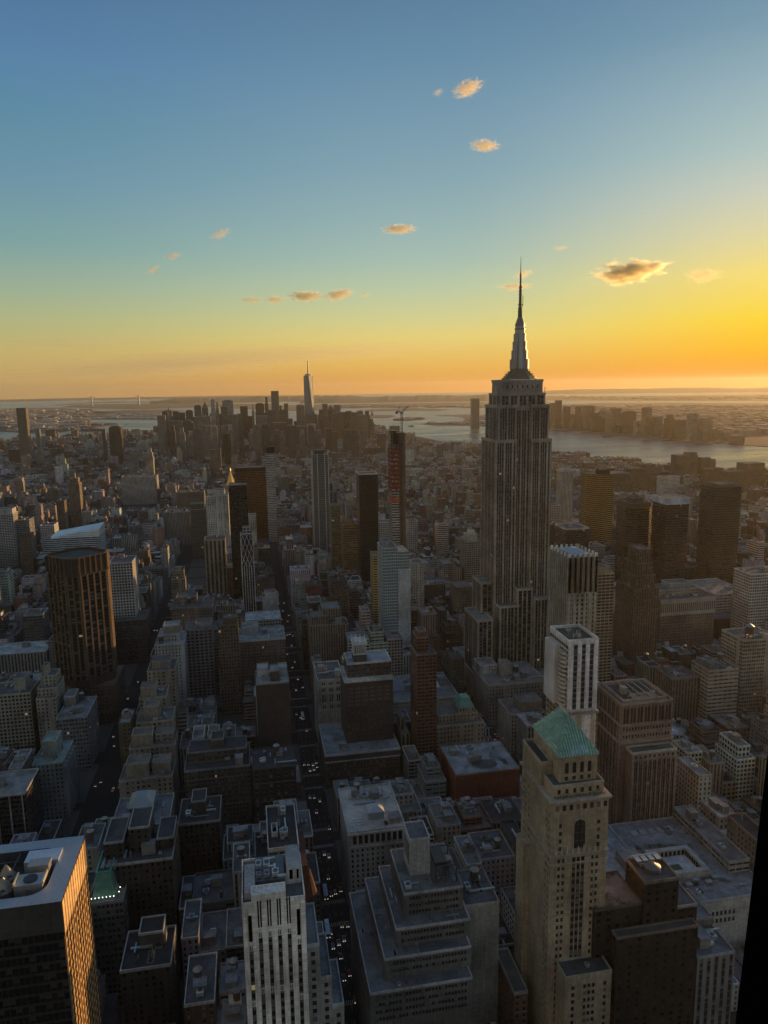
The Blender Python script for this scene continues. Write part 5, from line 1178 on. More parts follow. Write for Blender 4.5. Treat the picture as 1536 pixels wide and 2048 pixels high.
for k in range(22):
    m = MB(); c0 = Vector((a0-23+random.choice((0,1))*random.uniform(0,21), b0+3+random.uniform(0,22), z-12)); c0.x = a0-23+random.uniform(0,22) if k%2 else c0.x
    if k%2: c0.y = b0+random.choice((3,25))
    for q in range(40):
        v = c0+Vector((random.gauss(0,.8), random.gauss(0,.8), abs(random.gauss(0,.9)))); e_,f_ = [Vector((random.uniform(-.5,.5),random.uniform(-.5,.5),random.uniform(-.4,.4))) for _ in (0,1)]; m.quad([v,v+e_,v+e_+f_,v+f_])
    m.build('terrace_shrub','leaf',root)
foot(a0-25,a1+12,b0-6,b0+27); CLEAR.append((1214,1397,b0-5,2060))
root,(a0,a1,b0,b1,z) = hb('stone_palace','broad low stone block with a white flat roof and a sunken arcaded courtyard','building',1352,1545,1815,42,78,'plain',(.40,.39,.36),1895,Y=330,roofcol=(.22,.235,.25),par=1.1,parcol=(.36,.36,.34))
X0 = a0-8
m = MB(); m.prism(rect(X0-22,a0,b0+14,b1),0,z,4,4,top=False); m.build('wing_wall','plain',root,(.36,.35,.33)); capped(root,X0-22,a0,b0+14,b1,z-.1,(.34,.37,.40),1.0,(.42,.42,.41))
holed(root,(a0,b0-.2),(a1,b0-.2),0,z-.5,[(22+k*2.6,22+k*2.6+1.6) for k in range(6)],[(z-9,z-6.2),(z-13.6,z-10.8)],(.42,.41,.38),quota=12,depth=.14)
cx0,cx1,cy0,cy1 = a0+6,a0+34,b0+20,b0+44
m = MB(); m.ring(rect(cx0,cx1,cy0,cy1),z,z+4.5,3.0); m.build('court_wall','plain',root,(.38,.37,.34))
m = MB(); m.quad([(cx0+3,cy0+3,z+.2),(cx1-3,cy0+3,z+.2),(cx1-3,cy1-3,z+.2),(cx0+3,cy1-3,z+.2)]); m.build('court_paving','roof',root,(.5,.54,.58))
m = MB()
for k in range(8):
    x = cx0+4.3+k*(cx1-cx0-8.6)/7; m.wallq((x-.8,cy1-3.06),(x+.8,cy1-3.06),z+.5,z+3.4); y = cy0+4.3+k*(cy1-cy0-8.6)/7; m.wallq((cx1-3.06,y+.8),(cx1-3.06,y-.8),z+.5,z+3.4)
m.build('arch_opening','black',root)
m = MB(); m.box(cx0+4,cx0+16,cy0+3.5,cy0+13,z+.3,z+.6); m.build('court_lawn','leaf',root)
m = MB(); m.prism(rect(a0+46,a1,b0+20,b1),z,z+7,4,3.5,top=False); m.build('roof_storey_wall','ribbonthin',root,(.33,.32,.3)); capped(root,a0+46,a1,b0+20,b1,z+7,(.2,.2,.2),.9,(.36,.36,.34))
m = MB(); m.prism(rect(X0-4,X0+8,b0+30,b0+46),z,z+6); m.build('roof_house','plain',root,(.3,.3,.29))
for k in range(5): m = MB(); m.box(a0+10+k*6,a0+14+k*6,b1-14,b1-9,z+.1,z+.9); m.build('skylight','metal',root,(.55,.58,.6))
foot(X0-24,a1,b0-1,b1)
gr_ = random.Random(17)
for k in range(26):
    m = MB(); c0 = Vector((gr_.uniform(a0-2,a0+42), gr_.choice((gr_.uniform(b0+14,cy0-2), gr_.uniform(cy1+1,cy1+9))), z)); w = gr_.uniform(.8,2.2)
    for q in range(60):
        v = c0+Vector((gr_.gauss(0,w), gr_.gauss(0,.8), abs(gr_.gauss(0,.8)))); e_,f_ = [Vector((gr_.uniform(-.5,.5),gr_.uniform(-.5,.5),gr_.uniform(-.4,.4))) for _ in (0,1)]; m.quad([v,v+e_,v+e_+f_,v+f_])
    m.build('roof_hedge','leaf',root)
for k in range(7):
    m = MB(); x,y = a0+2+k*6.2,cy0-8+(k%2)*3; m.box(x,x+3.6,y,y+2.6,z+2.3,z+2.6,bottom=True)
    for dx in (.1,3.4):
        for dy in (.1,2.4): m.bar((x+dx,y+dy,z),(x+dx,y+dy,z+2.3),.18)
    m.build('pergola','metal',root,(.30,.29,.26))
scatter(root,a0+2,a1-4,b0+2,b0+14,z,['hvac_unit','duct','skylight','flue','hvac_unit','duct'],gr_,.8); scatter(root,a0+46,a1-3,b0+24,b1-3,z+7,['hvac_unit','duct','bulkhead','hvac_unit','skylight'],gr_)
root,(a0,a1,b0,b1,z) = hb('stone_block','grey stone block with dark bay windows, bottom right corner behind the dark brick bulk','building',1395,1470,1918,50,40,'pier',(.21,.205,.20),2060,roofcol=(.17,.175,.185),parcol=(.3,.3,.3),items=['bulkhead','duct','hvac_unit'],bay=4,fl=4,up=[(.1,1,.45,1,5,'plain',(.2,.18,.17))])
# --- left foreground
root,(a0,a1,b0,b1,z) = hb('mansard_block','grey block under a tall green copper mansard ringed with small lamps','building',175,246,1812,62,30,'pairs',(.16,.155,.14),1880,roofcol=(.16,.16,.15),parcol=(.3,.3,.28),par=1.2)
mx0,mx1,my0,my1 = a0+1.5,a1-4,b0+4,b1-2
m = MB(); m.frust(rect(mx0,mx1,my0,my1),z,rect(mx0+2.4,mx1-2.4,my0+2.6,my1-2.6),z+13,top=False); o = m.build('copper_mansard','seam',root)
m = MB(); m.quad([(mx0+2.4,my0+2.6,z+12),(mx1-2.4,my0+2.6,z+12),(mx1-2.4,my1-2.6,z+12),(mx0+2.4,my1-2.6,z+12)]); m.ring(rect(mx0+2.2,mx1-2.2,my0+2.4,my1-2.4),z+12.9,z+13.9,.7); m.build('mansard_top','seam',o)
m = MB()
for k in range(3): m.box(mx0+4+k*3,mx0+5.8+k*3,my0+6,my0+12,z+12,z+14)
m.build('hvac_unit','metal',o,(.3,.33,.32))
for k in range(14):
    m = MB(); t = k/13
    x,y = (mx0+(mx1-mx0)*t*2,my0-1.2) if t < .5 else (mx1+1.2,my0+(my1-my0)*(t-.5)*2)
    m.bar((x,y,z),(x,y,z+1.6),.14); m.build('lamp_post','metal',root,(.2,.2,.2)); m = MB(); m.prism(ngon(x,y,.22,6),z+1.6,z+2.0); m.build('roof_lamp','lamp',root)
root,(a0,a1,b0,b1,z) = hb('office_block','dark roofed office block outlined by pale parapets, behind the white striped stone tower','building',536,598,1702,116,36,'ribbonthin',(.26,.26,.25),1735,roofcol=(.035,.036,.036),parcol=(.40,.41,.40),items=['hvac_unit'])
m = MB(); m.ring(rect(a0+2,a0+5,b0+10,b0+18),z,z+2.6,.5); m.build('roof_screen','plain',root,(.36,.37,.36))
m = MB(); m.prism(rect(a1,a1+4,b0+6,b1-2),0,z-14); m.frust(ngon(a1+4,b0+12,4.5,12),z-32,ngon(a1+4,b0+12,1.5,12),z-20); m.build('red_turret','plain',root,(.10,.04,.025))
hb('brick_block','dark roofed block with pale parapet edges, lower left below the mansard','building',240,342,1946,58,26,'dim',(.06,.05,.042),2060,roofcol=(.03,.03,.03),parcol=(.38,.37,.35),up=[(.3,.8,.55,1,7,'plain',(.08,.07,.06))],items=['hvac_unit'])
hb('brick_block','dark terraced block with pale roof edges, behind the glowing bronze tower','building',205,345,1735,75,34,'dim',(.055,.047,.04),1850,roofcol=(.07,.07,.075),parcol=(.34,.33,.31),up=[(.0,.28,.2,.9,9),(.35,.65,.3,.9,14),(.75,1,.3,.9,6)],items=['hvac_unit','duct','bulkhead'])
root,(a0,a1,b0,b1,z) = hb('mansion_block','block with a slate hipped penthouse and roof terraces, beside the far avenue','building',222,338,1660,62,34,'punched',(.12,.105,.09),1720,roofcol=(.14,.145,.16),parcol=(.36,.36,.34),items=['deck','hvac_unit'])
m = MB(); q0,q1,r0,r1 = a0+9,a1-11,b0+12,b1-4; m.prism(rect(q0,q1,r0,r1),z,z+6,4,6,top=False); m.build('penthouse_wall','pairs',root,(.22,.22,.22))
m = MB(); m.frust(rect(q0-.6,q1+.6,r0-.6,r1+.6),z+6,rect(q0+4,q1-4,r0+5,r1-5),z+10); m.build('slate_roof','metal',root,(.24,.28,.30))
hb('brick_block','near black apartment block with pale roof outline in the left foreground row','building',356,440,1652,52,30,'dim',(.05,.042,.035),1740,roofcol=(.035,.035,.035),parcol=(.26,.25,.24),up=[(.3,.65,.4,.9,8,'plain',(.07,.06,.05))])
hb('apartment_block','dark apartment block speckled with window air conditioners, beside the avenue row','building',368,500,1545,50,36,'punched',(.10,.085,.07),1650,roofcol=(.05,.05,.05),parcol=(.24,.25,.25),up=[(.05,.95,.35,.9,8),(.4,.6,.5,.9,14,'plain')],items=['bulkhead','hvac_unit','bulkhead'],bay=2.4)
hb('brick_block','plain dark brick block with a round white tank lid beside the open avenue','building',505,592,1542,54,32,'punched',(.06,.05,.045),1600,roofcol=(.05,.05,.05),par=.9,items=['water_tank','bulkhead'],bay=5)
hb('brick_tower','tall dark brown brick block with a cluttered pale roof, on the open avenue','tower',512,578,1370,84,30,'plain',(.075,.058,.048),1500,roofcol=(.3,.33,.34),parcol=(.36,.36,.34),up=[(.05,.4,.5,.95,7,'plain',(.45,.46,.46)),(.45,.72,.15,.6,9,'plain',(.09,.07,.06)),(.72,.98,.55,.95,6,'plain',(.4,.41,.41))],items=['hvac_unit','duct','hvac_unit'])
hb('brick_block','wide red-brown brick block with a pale wavy cornice, on the open avenue','building',475,570,1283,62,40,'punched',(.17,.12,.10),1370,roofcol=(.2,.24,.25),parcol=(.45,.45,.42),items=['hvac_unit','bulkhead','duct'],up=[(.1,.45,.5,.95,8,'plain',(.36,.37,.37))],cornice=.7)
hb('office_block','block with a pale grey-blue roof under the blank chapel-shaped slab','building',490,562,1243,66,34,'grid',(.30,.33,.33),1285,roofcol=(.33,.38,.40),items=['hvac_unit','duct'])
hb('stone_block','blank pale slab with clipped upper corners beside the open avenue','building',525,557,1195,78,22,'plain',(.36,.39,.40),1240,par=.6,up=[(.15,.85,.1,.9,4,'plain')])
hb('brick_tower','slim brown tower with a fine window grid, left centre','tower',436,476,1253,94,26,'grid',(.16,.115,.085),1450,up=[(.25,.95,.2,.8,6,'plain')],items=['water_tank'],s=.8,bay=2.6)
hb('office_block','mauve-grey block with square dark windows left of the slim brown tower','building',371,424,1262,74,30,'grid',(.25,.235,.24),1400,par=1.0,up=[(.35,.95,.3,.9,4,'plain')],bay=4.2)
hb('stone_block','broad brown stone block with a heavy cornice and crowded roof','building',342,424,1218,64,42,'punched',(.22,.18,.145),1265,cornice=1.4,items=['bulkhead','water_tank','hvac_unit','hvac_unit','bulkhead'],up=[(.1,.6,.4,.95,8)])
hb('stone_block','pale stepped block with white roof terraces beside the far avenue','building',309,368,1292,72,34,'punched',(.42,.42,.40),1330,roofcol=(.3,.33,.33),parcol=(.5,.5,.48),up=[(.1,.85,.3,.95,7),(.25,.8,.5,.95,14,'plain',(.3,.28,.24))],items=['water_tank','hvac_unit'])
hb('apartment_block','tan apartment block with scattered square windows and a planted roof','building',294,350,1345,72,28,'punched',(.34,.29,.215),1455,up=[(.15,.8,.3,.95,6,'plain',(.3,.26,.2))],items=['bulkhead'],bay=4.2)
for i,(xl,xr,yt,z,lab,upx) in enumerate(((272,345,1448,58,'tan terraced apartment block with a tall blank penthouse, third in the stepped tan row',[(.2,.62,.2,.7,11,'plain')]),(258,350,1500,48,'tan terraced apartment block with curved parapet, second in the stepped tan row',[(.05,.5,.2,.7,9,'plain'),(.55,.95,.35,.8,6)]),(238,345,1565,40,'tan terraced apartment block with a low roof room, nearest in the stepped tan row',[(.12,.55,.2,.75,10,'plain'),(.6,.95,.3,.8,8,'plain')]),(278,332,1400,66,'tan block with a rounded gable top, farthest in the stepped tan row',[(.05,.6,.2,.7,8,'plain')]))):
    hb('apartment_block',lab,'building',xl,xr,yt,z,26,'punched',(.31,.265,.20),1600,roofcol=(.16,.15,.13),parcol=(.38,.33,.26),up=upx,items=['hvac_unit'],bay=4)
# left edge
hb('apartment_block','beige apartment slab with a dense window grid and tall blank penthouse, left border','building',-40,60,1395,62,30,'grid',(.34,.32,.26),1500,up=[(.62,.86,.3,.8,11,'plain',(.33,.32,.28))],par=1,bay=3.2)
hb('apartment_block','narrow stepped beige block beside the beige slab','building',72,112,1400,60,32,'punched',(.32,.30,.25),1540,up=[(.0,1,.2,1,7),(.1,.9,.4,.9,16),(.2,.45,.5,.8,24,'plain')])
hb('office_block','grey block with roof plant and a long flank on the far avenue','building',112,174,1440,48,44,'pairs',(.25,.25,.245),1560,roofcol=(.18,.2,.21),parcol=(.4,.4,.38),items=['hvac_unit','hvac_unit','bulkhead','duct','water_tank'],up=[(.05,.4,.6,.98,9,'plain',(.24,.22,.2))])
root,(a0,a1,b0,b1,z) = hb('stone_block','grey-green roofed block with a blank penthouse and fluted flank, on the far avenue','building',64,125,1532,46,36,'punched',(.27,.28,.25),1640,roofcol=(.22,.28,.25),parcol=(.36,.4,.36),up=[(.25,.72,.3,.8,13,'plain',(.32,.33,.29))],items=['skylight','duct'])
for k in range(6): m = MB(); y = b0+3+k*6; m.prism(ngon(a1,y,2.2,10),0,z-3); m.build('fluted_bay','punched',root,(.25,.26,.235))
root,(a0,a1,b0,b1,z) = hb('office_block','dark glazed block with pale slanting piers and flat grey roof, left border','building',-60,50,1600,56,34,'darkcurtain',(.06,.055,.05),1665,roofcol=(.2,.21,.215),parcol=(.4,.4,.38),items=['bulkhead','hvac_unit','hvac_unit'])
for k in range(6): m = MB(); x = a1-2-k*8; m.box(x-.35,x+.35,b0-.6,b0,0,z); m.build('pier','plain',root,(.40,.39,.36))
hb('hall_block','low block with a pale flat roof and a row of tall windows, left border','building',-20,92,1312,36,40,'pier',(.36,.35,.31),1345,roofcol=(.36,.40,.40),par=.8,items=['bulkhead','skylight'],bay=3.4)
# brown octagonal tower and the white grid block
def oct_poly(cx_,cy_,h,c):
    p = [(cx_-c,cy_-h),(cx_+c,cy_-h),(cx_+h,cy_-c),(cx_+h,cy_+c),(cx_+c,cy_+h),(cx_-c,cy_+h),(cx_-h,cy_+c),(cx_-h,cy_-c)]
    return p
P = atY(128,1119,722); zz = P.z; Q = solveX(156,722,zz); cx_ = (P.x+Q)/2; c_ = (Q-P.x)/2; hR = solveX(213,750,zz)-cx_
h_ = hR
ot = thing('brick_tower','massive brown brick tower set at an angle with ribbed blank crown','tower',(cx_,722+h_,0))
poly = oct_poly(cx_,722+h_,h_,c_)
m = MB(); m.prism(poly,40,zz,top=False); m.build('wall','plain',ot,(.085,.056,.038))
m = MB(); m.quad([(*p,zz-2) for p in inset(poly,.6)]); m.build('roof','roof',ot,(.05,.06,.055)); m = MB(); m.ring(inset(poly,-.1),zz-.5,zz+.6,.7); m.build('parapet','plain',ot,(.18,.12,.08))
for i in (0,1,7,2):
    a,b = Vector(poly[i]),Vector(poly[(i+1)%8]); n = 1 if i == 0 else 4
    L = (b-a).length
    if L > 6: strips(ot,a,b,48,zz-17,n if i else 2,1,wide=1.7,proud=1.0,pcol=(.15,.10,.065),style='strip',stripcol=(.03,.022,.016),ends=1.8,fl=3.4)
    d = (b-a).normalized(); nr = Vector((d.y,-d.x))
    for k in range(n+2):
        p = a+d*(L*k/(n+1)); m = MB(); m.prism([tuple(p-d*.8+nr*1.2),tuple(p+d*.8+nr*1.2),tuple(p+d*.8),tuple(p-d*.8)],zz-16,zz+.2); m.build('crown_rib','plain',ot,(.11,.072,.046))
m = MB(); m.prism(rect(cx_-h_-4,cx_+h_+3,722+2,722+2*h_+4),0,40,3.5,3.6); m.build('podium_wall','punched',ot,(.13,.09,.065))
foot(cx_-h_-5,cx_+h_+4,720,722+2*h_+5); CLEAR.append((95,218,722,1370))
root,(a0,a1,b0,b1,z) = hb('office_block','white concrete tower with a square window grid and a sunlit right side','tower',217,264,1128,118,40,'grid',(.46,.45,.43),1300,par=1.0,items=['bulkhead','hvac_unit','duct'],bay=3.4,fl=3.6)
m = MB()
for k in range(9): y = b0+(b1-b0)*k/8; m.box(a1,a1+.35,y-.3,y+.3,20,z)
m.build('side_pier','plain',root,(.5,.47,.42))
m = MB()
for k in range(27): zz_ = 22+k*3.6; m.box(a1,a1+.3,b0,b1,zz_,zz_+1.3,bottom=True) if zz_ < z else None
m.build('side_spandrel','plain',root,(.5,.47,.42))
hb('office_block','dark loft block on the far avenue below the white grid tower','building',228,292,1245,50,50,'punched',(.10,.085,.07),1400,roofcol=(.08,.08,.08),items=['bulkhead','hvac_unit','water_tank'])
# blue-white wedge roof
root,(a0,a1,b0,b1,z) = hb('hall_block','blue-white curved wedge-roofed hall with long window bands','building',84,199,1078,62,55,'ribbon',(.5,.58,.62),1110,par=0)
m = MB(); n = 10
for k in range(n):
    t0,t1_ = k/n,(k+1)/n; xx0,xx1 = a0+(a1-a0)*(.15+.85*t0),a0+(a1-a0)*(.15+.85*t1_); h0,h1 = 4+13*t0,4+13*t1_
    m.quad([(xx0,b0-.1,z),(xx1,b0-.1,z),(xx1,b0+3,z+h1*.8),(xx0,b0+3,z+h0*.8)]); m.quad([(xx0,b0+3,z+h0*.8),(xx1,b0+3,z+h1*.8),(xx1,b1,z+h1),(xx0,b1,z+h0)])
m.quad([(a1,b0-.1,z),(a1,b1,z),(a1,b1,z+17),(a1,b0+3,z+13.6)]); m.build('wedge_roof','metal',root,(.62,.70,.74))
m = MB()
for k in range(3): m.box(a0+(a1-a0)*(.2+.1*k),a1-.5,b0-.25,b0-.12,z+1+k*3.2,z+1.7+k*3.2,bottom=True) if False else m.bar((a0+(a1-a0)*(.3+.15*k),b0+.3+k*.7,z+2.2+k*3),(a1-.3,b0+.3+k*.7,z+2.2+k*3),.5)
m.build('dark_band','metal',root,(.12,.14,.15))
# gold pyramid behind the dark tower
P = atY(460.5,941,1560); gz = P.z
gp = thing('stone_tower','stone tower with a gilded pyramid top peeping out behind the near black tower','tower',(P.x,1560,0))
s_ = 15; bz = atY(460,972,1545).z
m = MB(); m.prism(rect(P.x-s_,P.x+s_,1560-s_,1560+s_),0,bz,3,3.6); m.build('wall','punched',gp,(.4,.37,.32))
M['gold'] = plain('gilded_tiles',(.85,.55,.18,1),.35,.25,.8)
m = MB(); m.frust(ngon(P.x,1560,9.5,8,R(22.5)),bz,ngon(P.x,1560,.5,8,R(22.5)),gz); m.build('gilded_pyramid','gold',gp)
m = MB(); m.frust(ngon(P.x,1560,1.0,8),gz-1,ngon(P.x,1560,.2,8),gz+6); m.build('lantern','gold',gp)
foot(P.x-s_,P.x+s_,1560-s_,1560+s_)
# ================================================================ the distant tower cluster and the far bank
FARST = {}
def far_tower(label, xl, xr, yt, Y, col, style='punched', cap=None, lit=False, name='distant_tower', grp='towers of the far cluster', D=None, z0=0.0):
    P = atY(xl, yt, Y); z = P.z; X1 = solveX(xr, Y, z); w = X1-P.x; D = D or max(22, min(50, w))
    r = thing(name, label, 'tower', ((P.x+X1)/2, Y+D/2, z0), grp)
    zb = z
    if cap == 'step': zb = z*.86
    if cap in ('spire','dome','slope','pyramid'): zb = z*.88
    b0, f0 = STYLE[style]
    m = MB(); m.prism(rect(P.x, X1, Y, Y+D), z0, zb, b0, f0, top=False); m.build('wall', style, r, col)
    m = MB(); m.quad([(P.x,Y,zb-.02),(X1,Y,zb-.02),(X1,Y+D,zb-.02),(P.x,Y+D,zb-.02)]); m.build('roof', 'roof', r, (.15,.15,.15))
    m = MB(); cxx, cyy = (P.x+X1)/2, Y+D/2
    if cap == 'step': m.prism(rect(P.x+w*.18, X1-w*.18, Y+D*.15, Y+D*.85), zb, z, b0, f0)
    elif cap == 'spire':
        m.prism(rect(P.x+w*.2, X1-w*.2, Y+D*.2, Y+D*.8), zb, zb+(z-zb)*.4); m.frust(rect(P.x+w*.25, X1-w*.25, Y+D*.25, Y+D*.75), zb+(z-zb)*.4, rect(cxx-.8, cxx+.8, cyy-.8, cyy+.8), z+14)
    elif cap == 'pyramid': m.frust(rect(P.x, X1, Y, Y+D), zb, rect(cxx-1, cxx+1, cyy-1, cyy+1), z+4)
    elif cap == 'dome':
        R0 = w/2
        for k in range(5):
            a, b = R(90*k/5), R(90*(k+1)/5)
            m.frust(ngon(cxx, cyy, R0*math.cos(a), 14), zb+(z-zb)*math.sin(a), ngon(cxx, cyy, max(.3, R0*math.cos(b)), 14), zb+(z-zb)*math.sin(b), top=False)
    elif cap == 'slope':
        a, b = rect(P.x, X1, Y, Y+D), None
        m.quad([(P.x,Y,zb),(X1,Y,zb),(X1,Y,z),(P.x,Y,zb+.1)]); m.quad([(P.x,Y,zb+.1),(X1,Y,z),(X1,Y+D,z),(P.x,Y+D,zb+.1)]); m.quad([(X1,Y,zb),(X1,Y+D,zb),(X1,Y+D,z),(X1,Y,z)])
    elif cap == 'mech':
        m.box(P.x+w*.15, X1-w*.15, Y+D*.15, Y+D*.85, z, z+5)
    if m.f: m.build('crown' if cap != 'mech' else 'plant_room', 'plain', r, col)
    FOOT.append((P.x, X1, Y, Y+D)); return r
G1, G2, G3, G4 = (.12,.115,.11), (.18,.17,.16), (.065,.063,.06), (.30,.28,.26)
for a in (
 ('broad grey slab tower, leftmost of the far cluster',314,330,831,3700,G2,'punched',None),
 ('thin pale tower with a mast tip, second from left in the far cluster',333,340,818,4400,G4,'pier','spire'),
 ('dark stepped tower, third from left in the far cluster',342,357,823,4500,G3,'punched','step'),
 ('low wide slab before the dark stepped far tower',341,363,842,3800,G2,'ribbonthin',None),
 ('boxy dark far tower with pale right edge, alone against the water',371,385,822,4600,G3,'pier','mech'),
 ('round-shouldered dark block below the boxy dark far tower',363,387,839,4000,G3,'punched','dome'),
 ('wide grey far tower left of the pointed brown tower',388,402,812,4500,G1,'punched','mech'),
 ('pointed brown far tower with a green roof cap',403,415,806,4600,(.19,.14,.11),'punched','pyramid'),
 ('low broad grey slab at the left front of the far cluster',389,421,833,3800,G2,'punched',None),
 ('rippled steel far tower, tallest in the left of the cluster',421,429,800,4300,(.42,.40,.38),'ribbonthin','mech'),
 ('narrow far tower with sunlit crown beside the rippled steel one',430,437,804,4350,(.4,.34,.27),'pier','step'),
 ('wide flat-topped grey far tower with a sunlit right edge',444,466,802,4700,(.34,.32,.31),'punched','mech'),
 ('low dark far block before the flat-topped one',441,455,813,4400,G1,'punched',None),
 ('grey block below the flat-topped far tower',454,475,829,4000,G2,'ribbonthin',None),
 ('black boxy far tower between the flat-topped one and the needle',480,495,813,4700,(.06,.06,.06),'darkcurtain',None),
 ('needle-topped pale stone far tower',503,508,812,4500,G4,'pier','spire'),
 ('broad black far tower right of the needle-topped one',511,528,808,4800,(.07,.07,.07),'darkcurtain','mech'),
 ('slim far tower with a slanted top left of the tall flat one',529,536,794,4750,G1,'punched','step'),
 ('low grey far block below the slim slanted one',511,534,832,4000,G2,'punched',None),
 ('tall flat-topped far tower, second tallest of the cluster',542,557,782,4600,(.25,.24,.22),'curtain',None),
 ('short far tower leaning on the second tallest',558,564,811,4650,G1,'punched','step'),
 ('slender brown far tower between the two tallest',568,576,807,4600,(.26,.2,.15),'pier',None),
 ('wide dark far block below the second tallest',546,574,846,3900,G3,'punched',None),
 ('wide brown far tower left of the silvery tapering one',593,608,811,4500,(.2,.17,.15),'punched','mech'),
 ('dark broad block at the foot of the silvery tapering tower',585,613,853,3800,G3,'ribbonthin',None),
 ('pale low block right of the silvery tower foot',615,632,848,3900,(.34,.35,.35),'punched',None),
 ('narrow stepped far tower hugging the silvery tower',622,631,824,4600,G1,'punched','step'),
 ('grey twin tower, left of the pair with sunlit glass',645,655,808,4700,G2,'pier',None),
 ('gabled middle far tower between the twin greys',656,667,811,4750,G1,'punched','pyramid'),
 ('grey twin tower, right of the pair with sunlit glass',668,681,810,4700,(.3,.28,.26),'curtain',None),
 ('domed far tower right of the grey twins',684,698,829,4600,(.2,.18,.16),'punched','dome'),
 ('small block on the right shoulder of the domed far tower',699,709,844,4400,G1,'punched',None),
 ('square far tower near the harbour edge',711,720,837,4500,G1,'punched',None),
 ('wide far tower, largest near the harbour edge',716,736,831,4300,(.25,.23,.21),'curtain','mech'),
 ('last narrow far tower beside open harbour water',739,748,838,4400,G1,'punched','step'),
 ('low dark block on the shore right of the cluster',756,772,868,3500,G3,'punched',None)):
    far_tower(*a)
for x in range(34):                                       # a second rank fills the gaps of the cluster
    xx = 322+x*12.6+random.uniform(-4,4); w = random.uniform(9,17); yt = random.uniform(818,843)
    if 742 < xx+w: break
    far_tower('plain grey tower in the dense back rank of the far cluster', xx, xx+w, yt, random.uniform(4300,4900), random.choice((G1,G3,G3,(.16,.15,.14))), random.choice(('punched','ribbonthin','pier','curtain')), random.choice((None,'step','mech')), name='distant_tower', grp='back rank of the far cluster')
for x in range(26):
    xx = 318+x*17.5+random.uniform(-6,6); w = random.uniform(9,20); yt = random.uniform(848,864)
    if xx > 735: break
    far_tower('low grey block in the front row of the far cluster', xx, xx+w, yt, random.uniform(3200,3700), random.choice((G1,G2,G3,G4)), random.choice(('punched','ribbonthin','pier')), random.choice((None,'step','mech')), name='distant_block', grp='low blocks before the far cluster')
far_tower('tall textured tower beside the left river, sunlit right edge',32,51,816,3300,(.25,.23,.19),'bronze',None,name='distant_tower',grp='riverside towers at left')
far_tower('short striped tower right of the textured riverside tower',70,78,858,3400,(.4,.36,.3),'pier',None,grp='riverside towers at left')
far_tower('dark cube-like tower by the left river',217,241,855,3300,(.07,.07,.07),'darkcurtain','mech',grp='riverside towers at left')
far_tower('narrow dark tower left of the cube-like one',203,210,858,3350,(.12,.12,.12),'punched',None,grp='riverside towers at left')
far_tower('tall lone tower across the water left of the spire tower',945,959,797,5300,(.2,.19,.17),'curtain',None,grp='towers of the far bank')
JC = [(1097,1102,812),(1103,1111,806),(1114,1124,801),(1128,1134,818),(1131,1141,813),(1143,1153,828),(1156,1168,813),(1169,1190,812),(1162,1186,830),(1190,1203,826),(1204,1215,816),(1203,1216,835),(1216,1226,820),(1227,1243,817),(1245,1251,830),(1252,1273,824),(1275,1289,842),(1291,1304,816),(1306,1312,838),(1312,1326,833),(1328,1336,843),(1337,1351,830),(1353,1373,840),(1383,1397,828),(1393,1406,846),(1408,1426,837),(1426,1440,858),(1448,1462,868),(1290,1310,855),(1340,1365,858),(1470,1490,872),(1236,1250,850)]
JL = ['hazy square tower on the far bank','hazy slim tower on the far bank','hazy dark tower on the far bank','hazy tall tower on the far bank','hazy stepped tower on the far bank']
ordn = 'first second third fourth fifth sixth seventh eighth ninth tenth eleventh twelfth thirteenth fourteenth fifteenth sixteenth seventeenth eighteenth nineteenth twentieth twenty-first twenty-second twenty-third twenty-fourth twenty-fifth twenty-sixth twenty-seventh twenty-eighth twenty-ninth thirtieth thirty-first thirty-second thirty-third thirty-fourth thirty-fifth thirty-sixth thirty-seventh thirty-eighth thirty-ninth fortieth'.split()
for i, (a, b, y) in enumerate(sorted(JC)):
    yb = 856+max(0, a-1100)*.088
    Yb = atZ((a+b)/2, yb-random.uniform(0, 5), 0).y
    h = 'tall' if y < 818 else ('squat' if y > 838 else 'mid-height')
    far_tower(f'{h} {"slim" if b-a < 10 else "broad"} hazy tower on the far river bank, {ordn[i]} from the spire tower', a, b, y, Yb, random.choice((G1,(.06,.055,.05),G3,G4,(.17,.15,.13))), random.choice(('punched','pier','curtain')), random.choice((None,None,'step','mech')), grp='towers of the far bank')
# ---- bridge between the two shores at far left
bd = 17500.0
pa, pb = [ray(x, 808) for x in (184, 278)]
pa, pb = [Vector((d.x, d.y, 0)).normalized()*bd for d in (pa, pb)]
br = thing('suspension_bridge', 'far suspension bridge with two steel towers on the horizon at left', 'bridge', tuple((pa+pb)/2))
ax = (pb-pa).normalized(); L = (pb-pa).length
for p in (pa, pb):
    m = MB(); w = Vector((-ax.y, ax.x, 0))*20
    for s in (-1, 1): q = p+w*s; m.frust(ngon(q.x, q.y, 20, 6), -3, ngon(q.x, q.y, 14, 6), 215)
    for z in (90, 190): m.bar((p.x-w.x, p.y-w.y, z), (p.x+w.x, p.y+w.y, z), 22)
    m.build('bridge_tower', 'metal', br, (.14,.15,.15))
m = MB(); q0, q1 = pa-ax*L*.75, pb+ax*L*.9; m.bar((q0.x, q0.y, 30), (pa.x, pa.y, 66), 13); m.bar((pa.x, pa.y, 66), (pb.x, pb.y, 66), 13); m.bar((pb.x, pb.y, 66), (q1.x, q1.y, 30), 13); m.build('deck', 'metal', br, (.14,.15,.15))
m = MB()
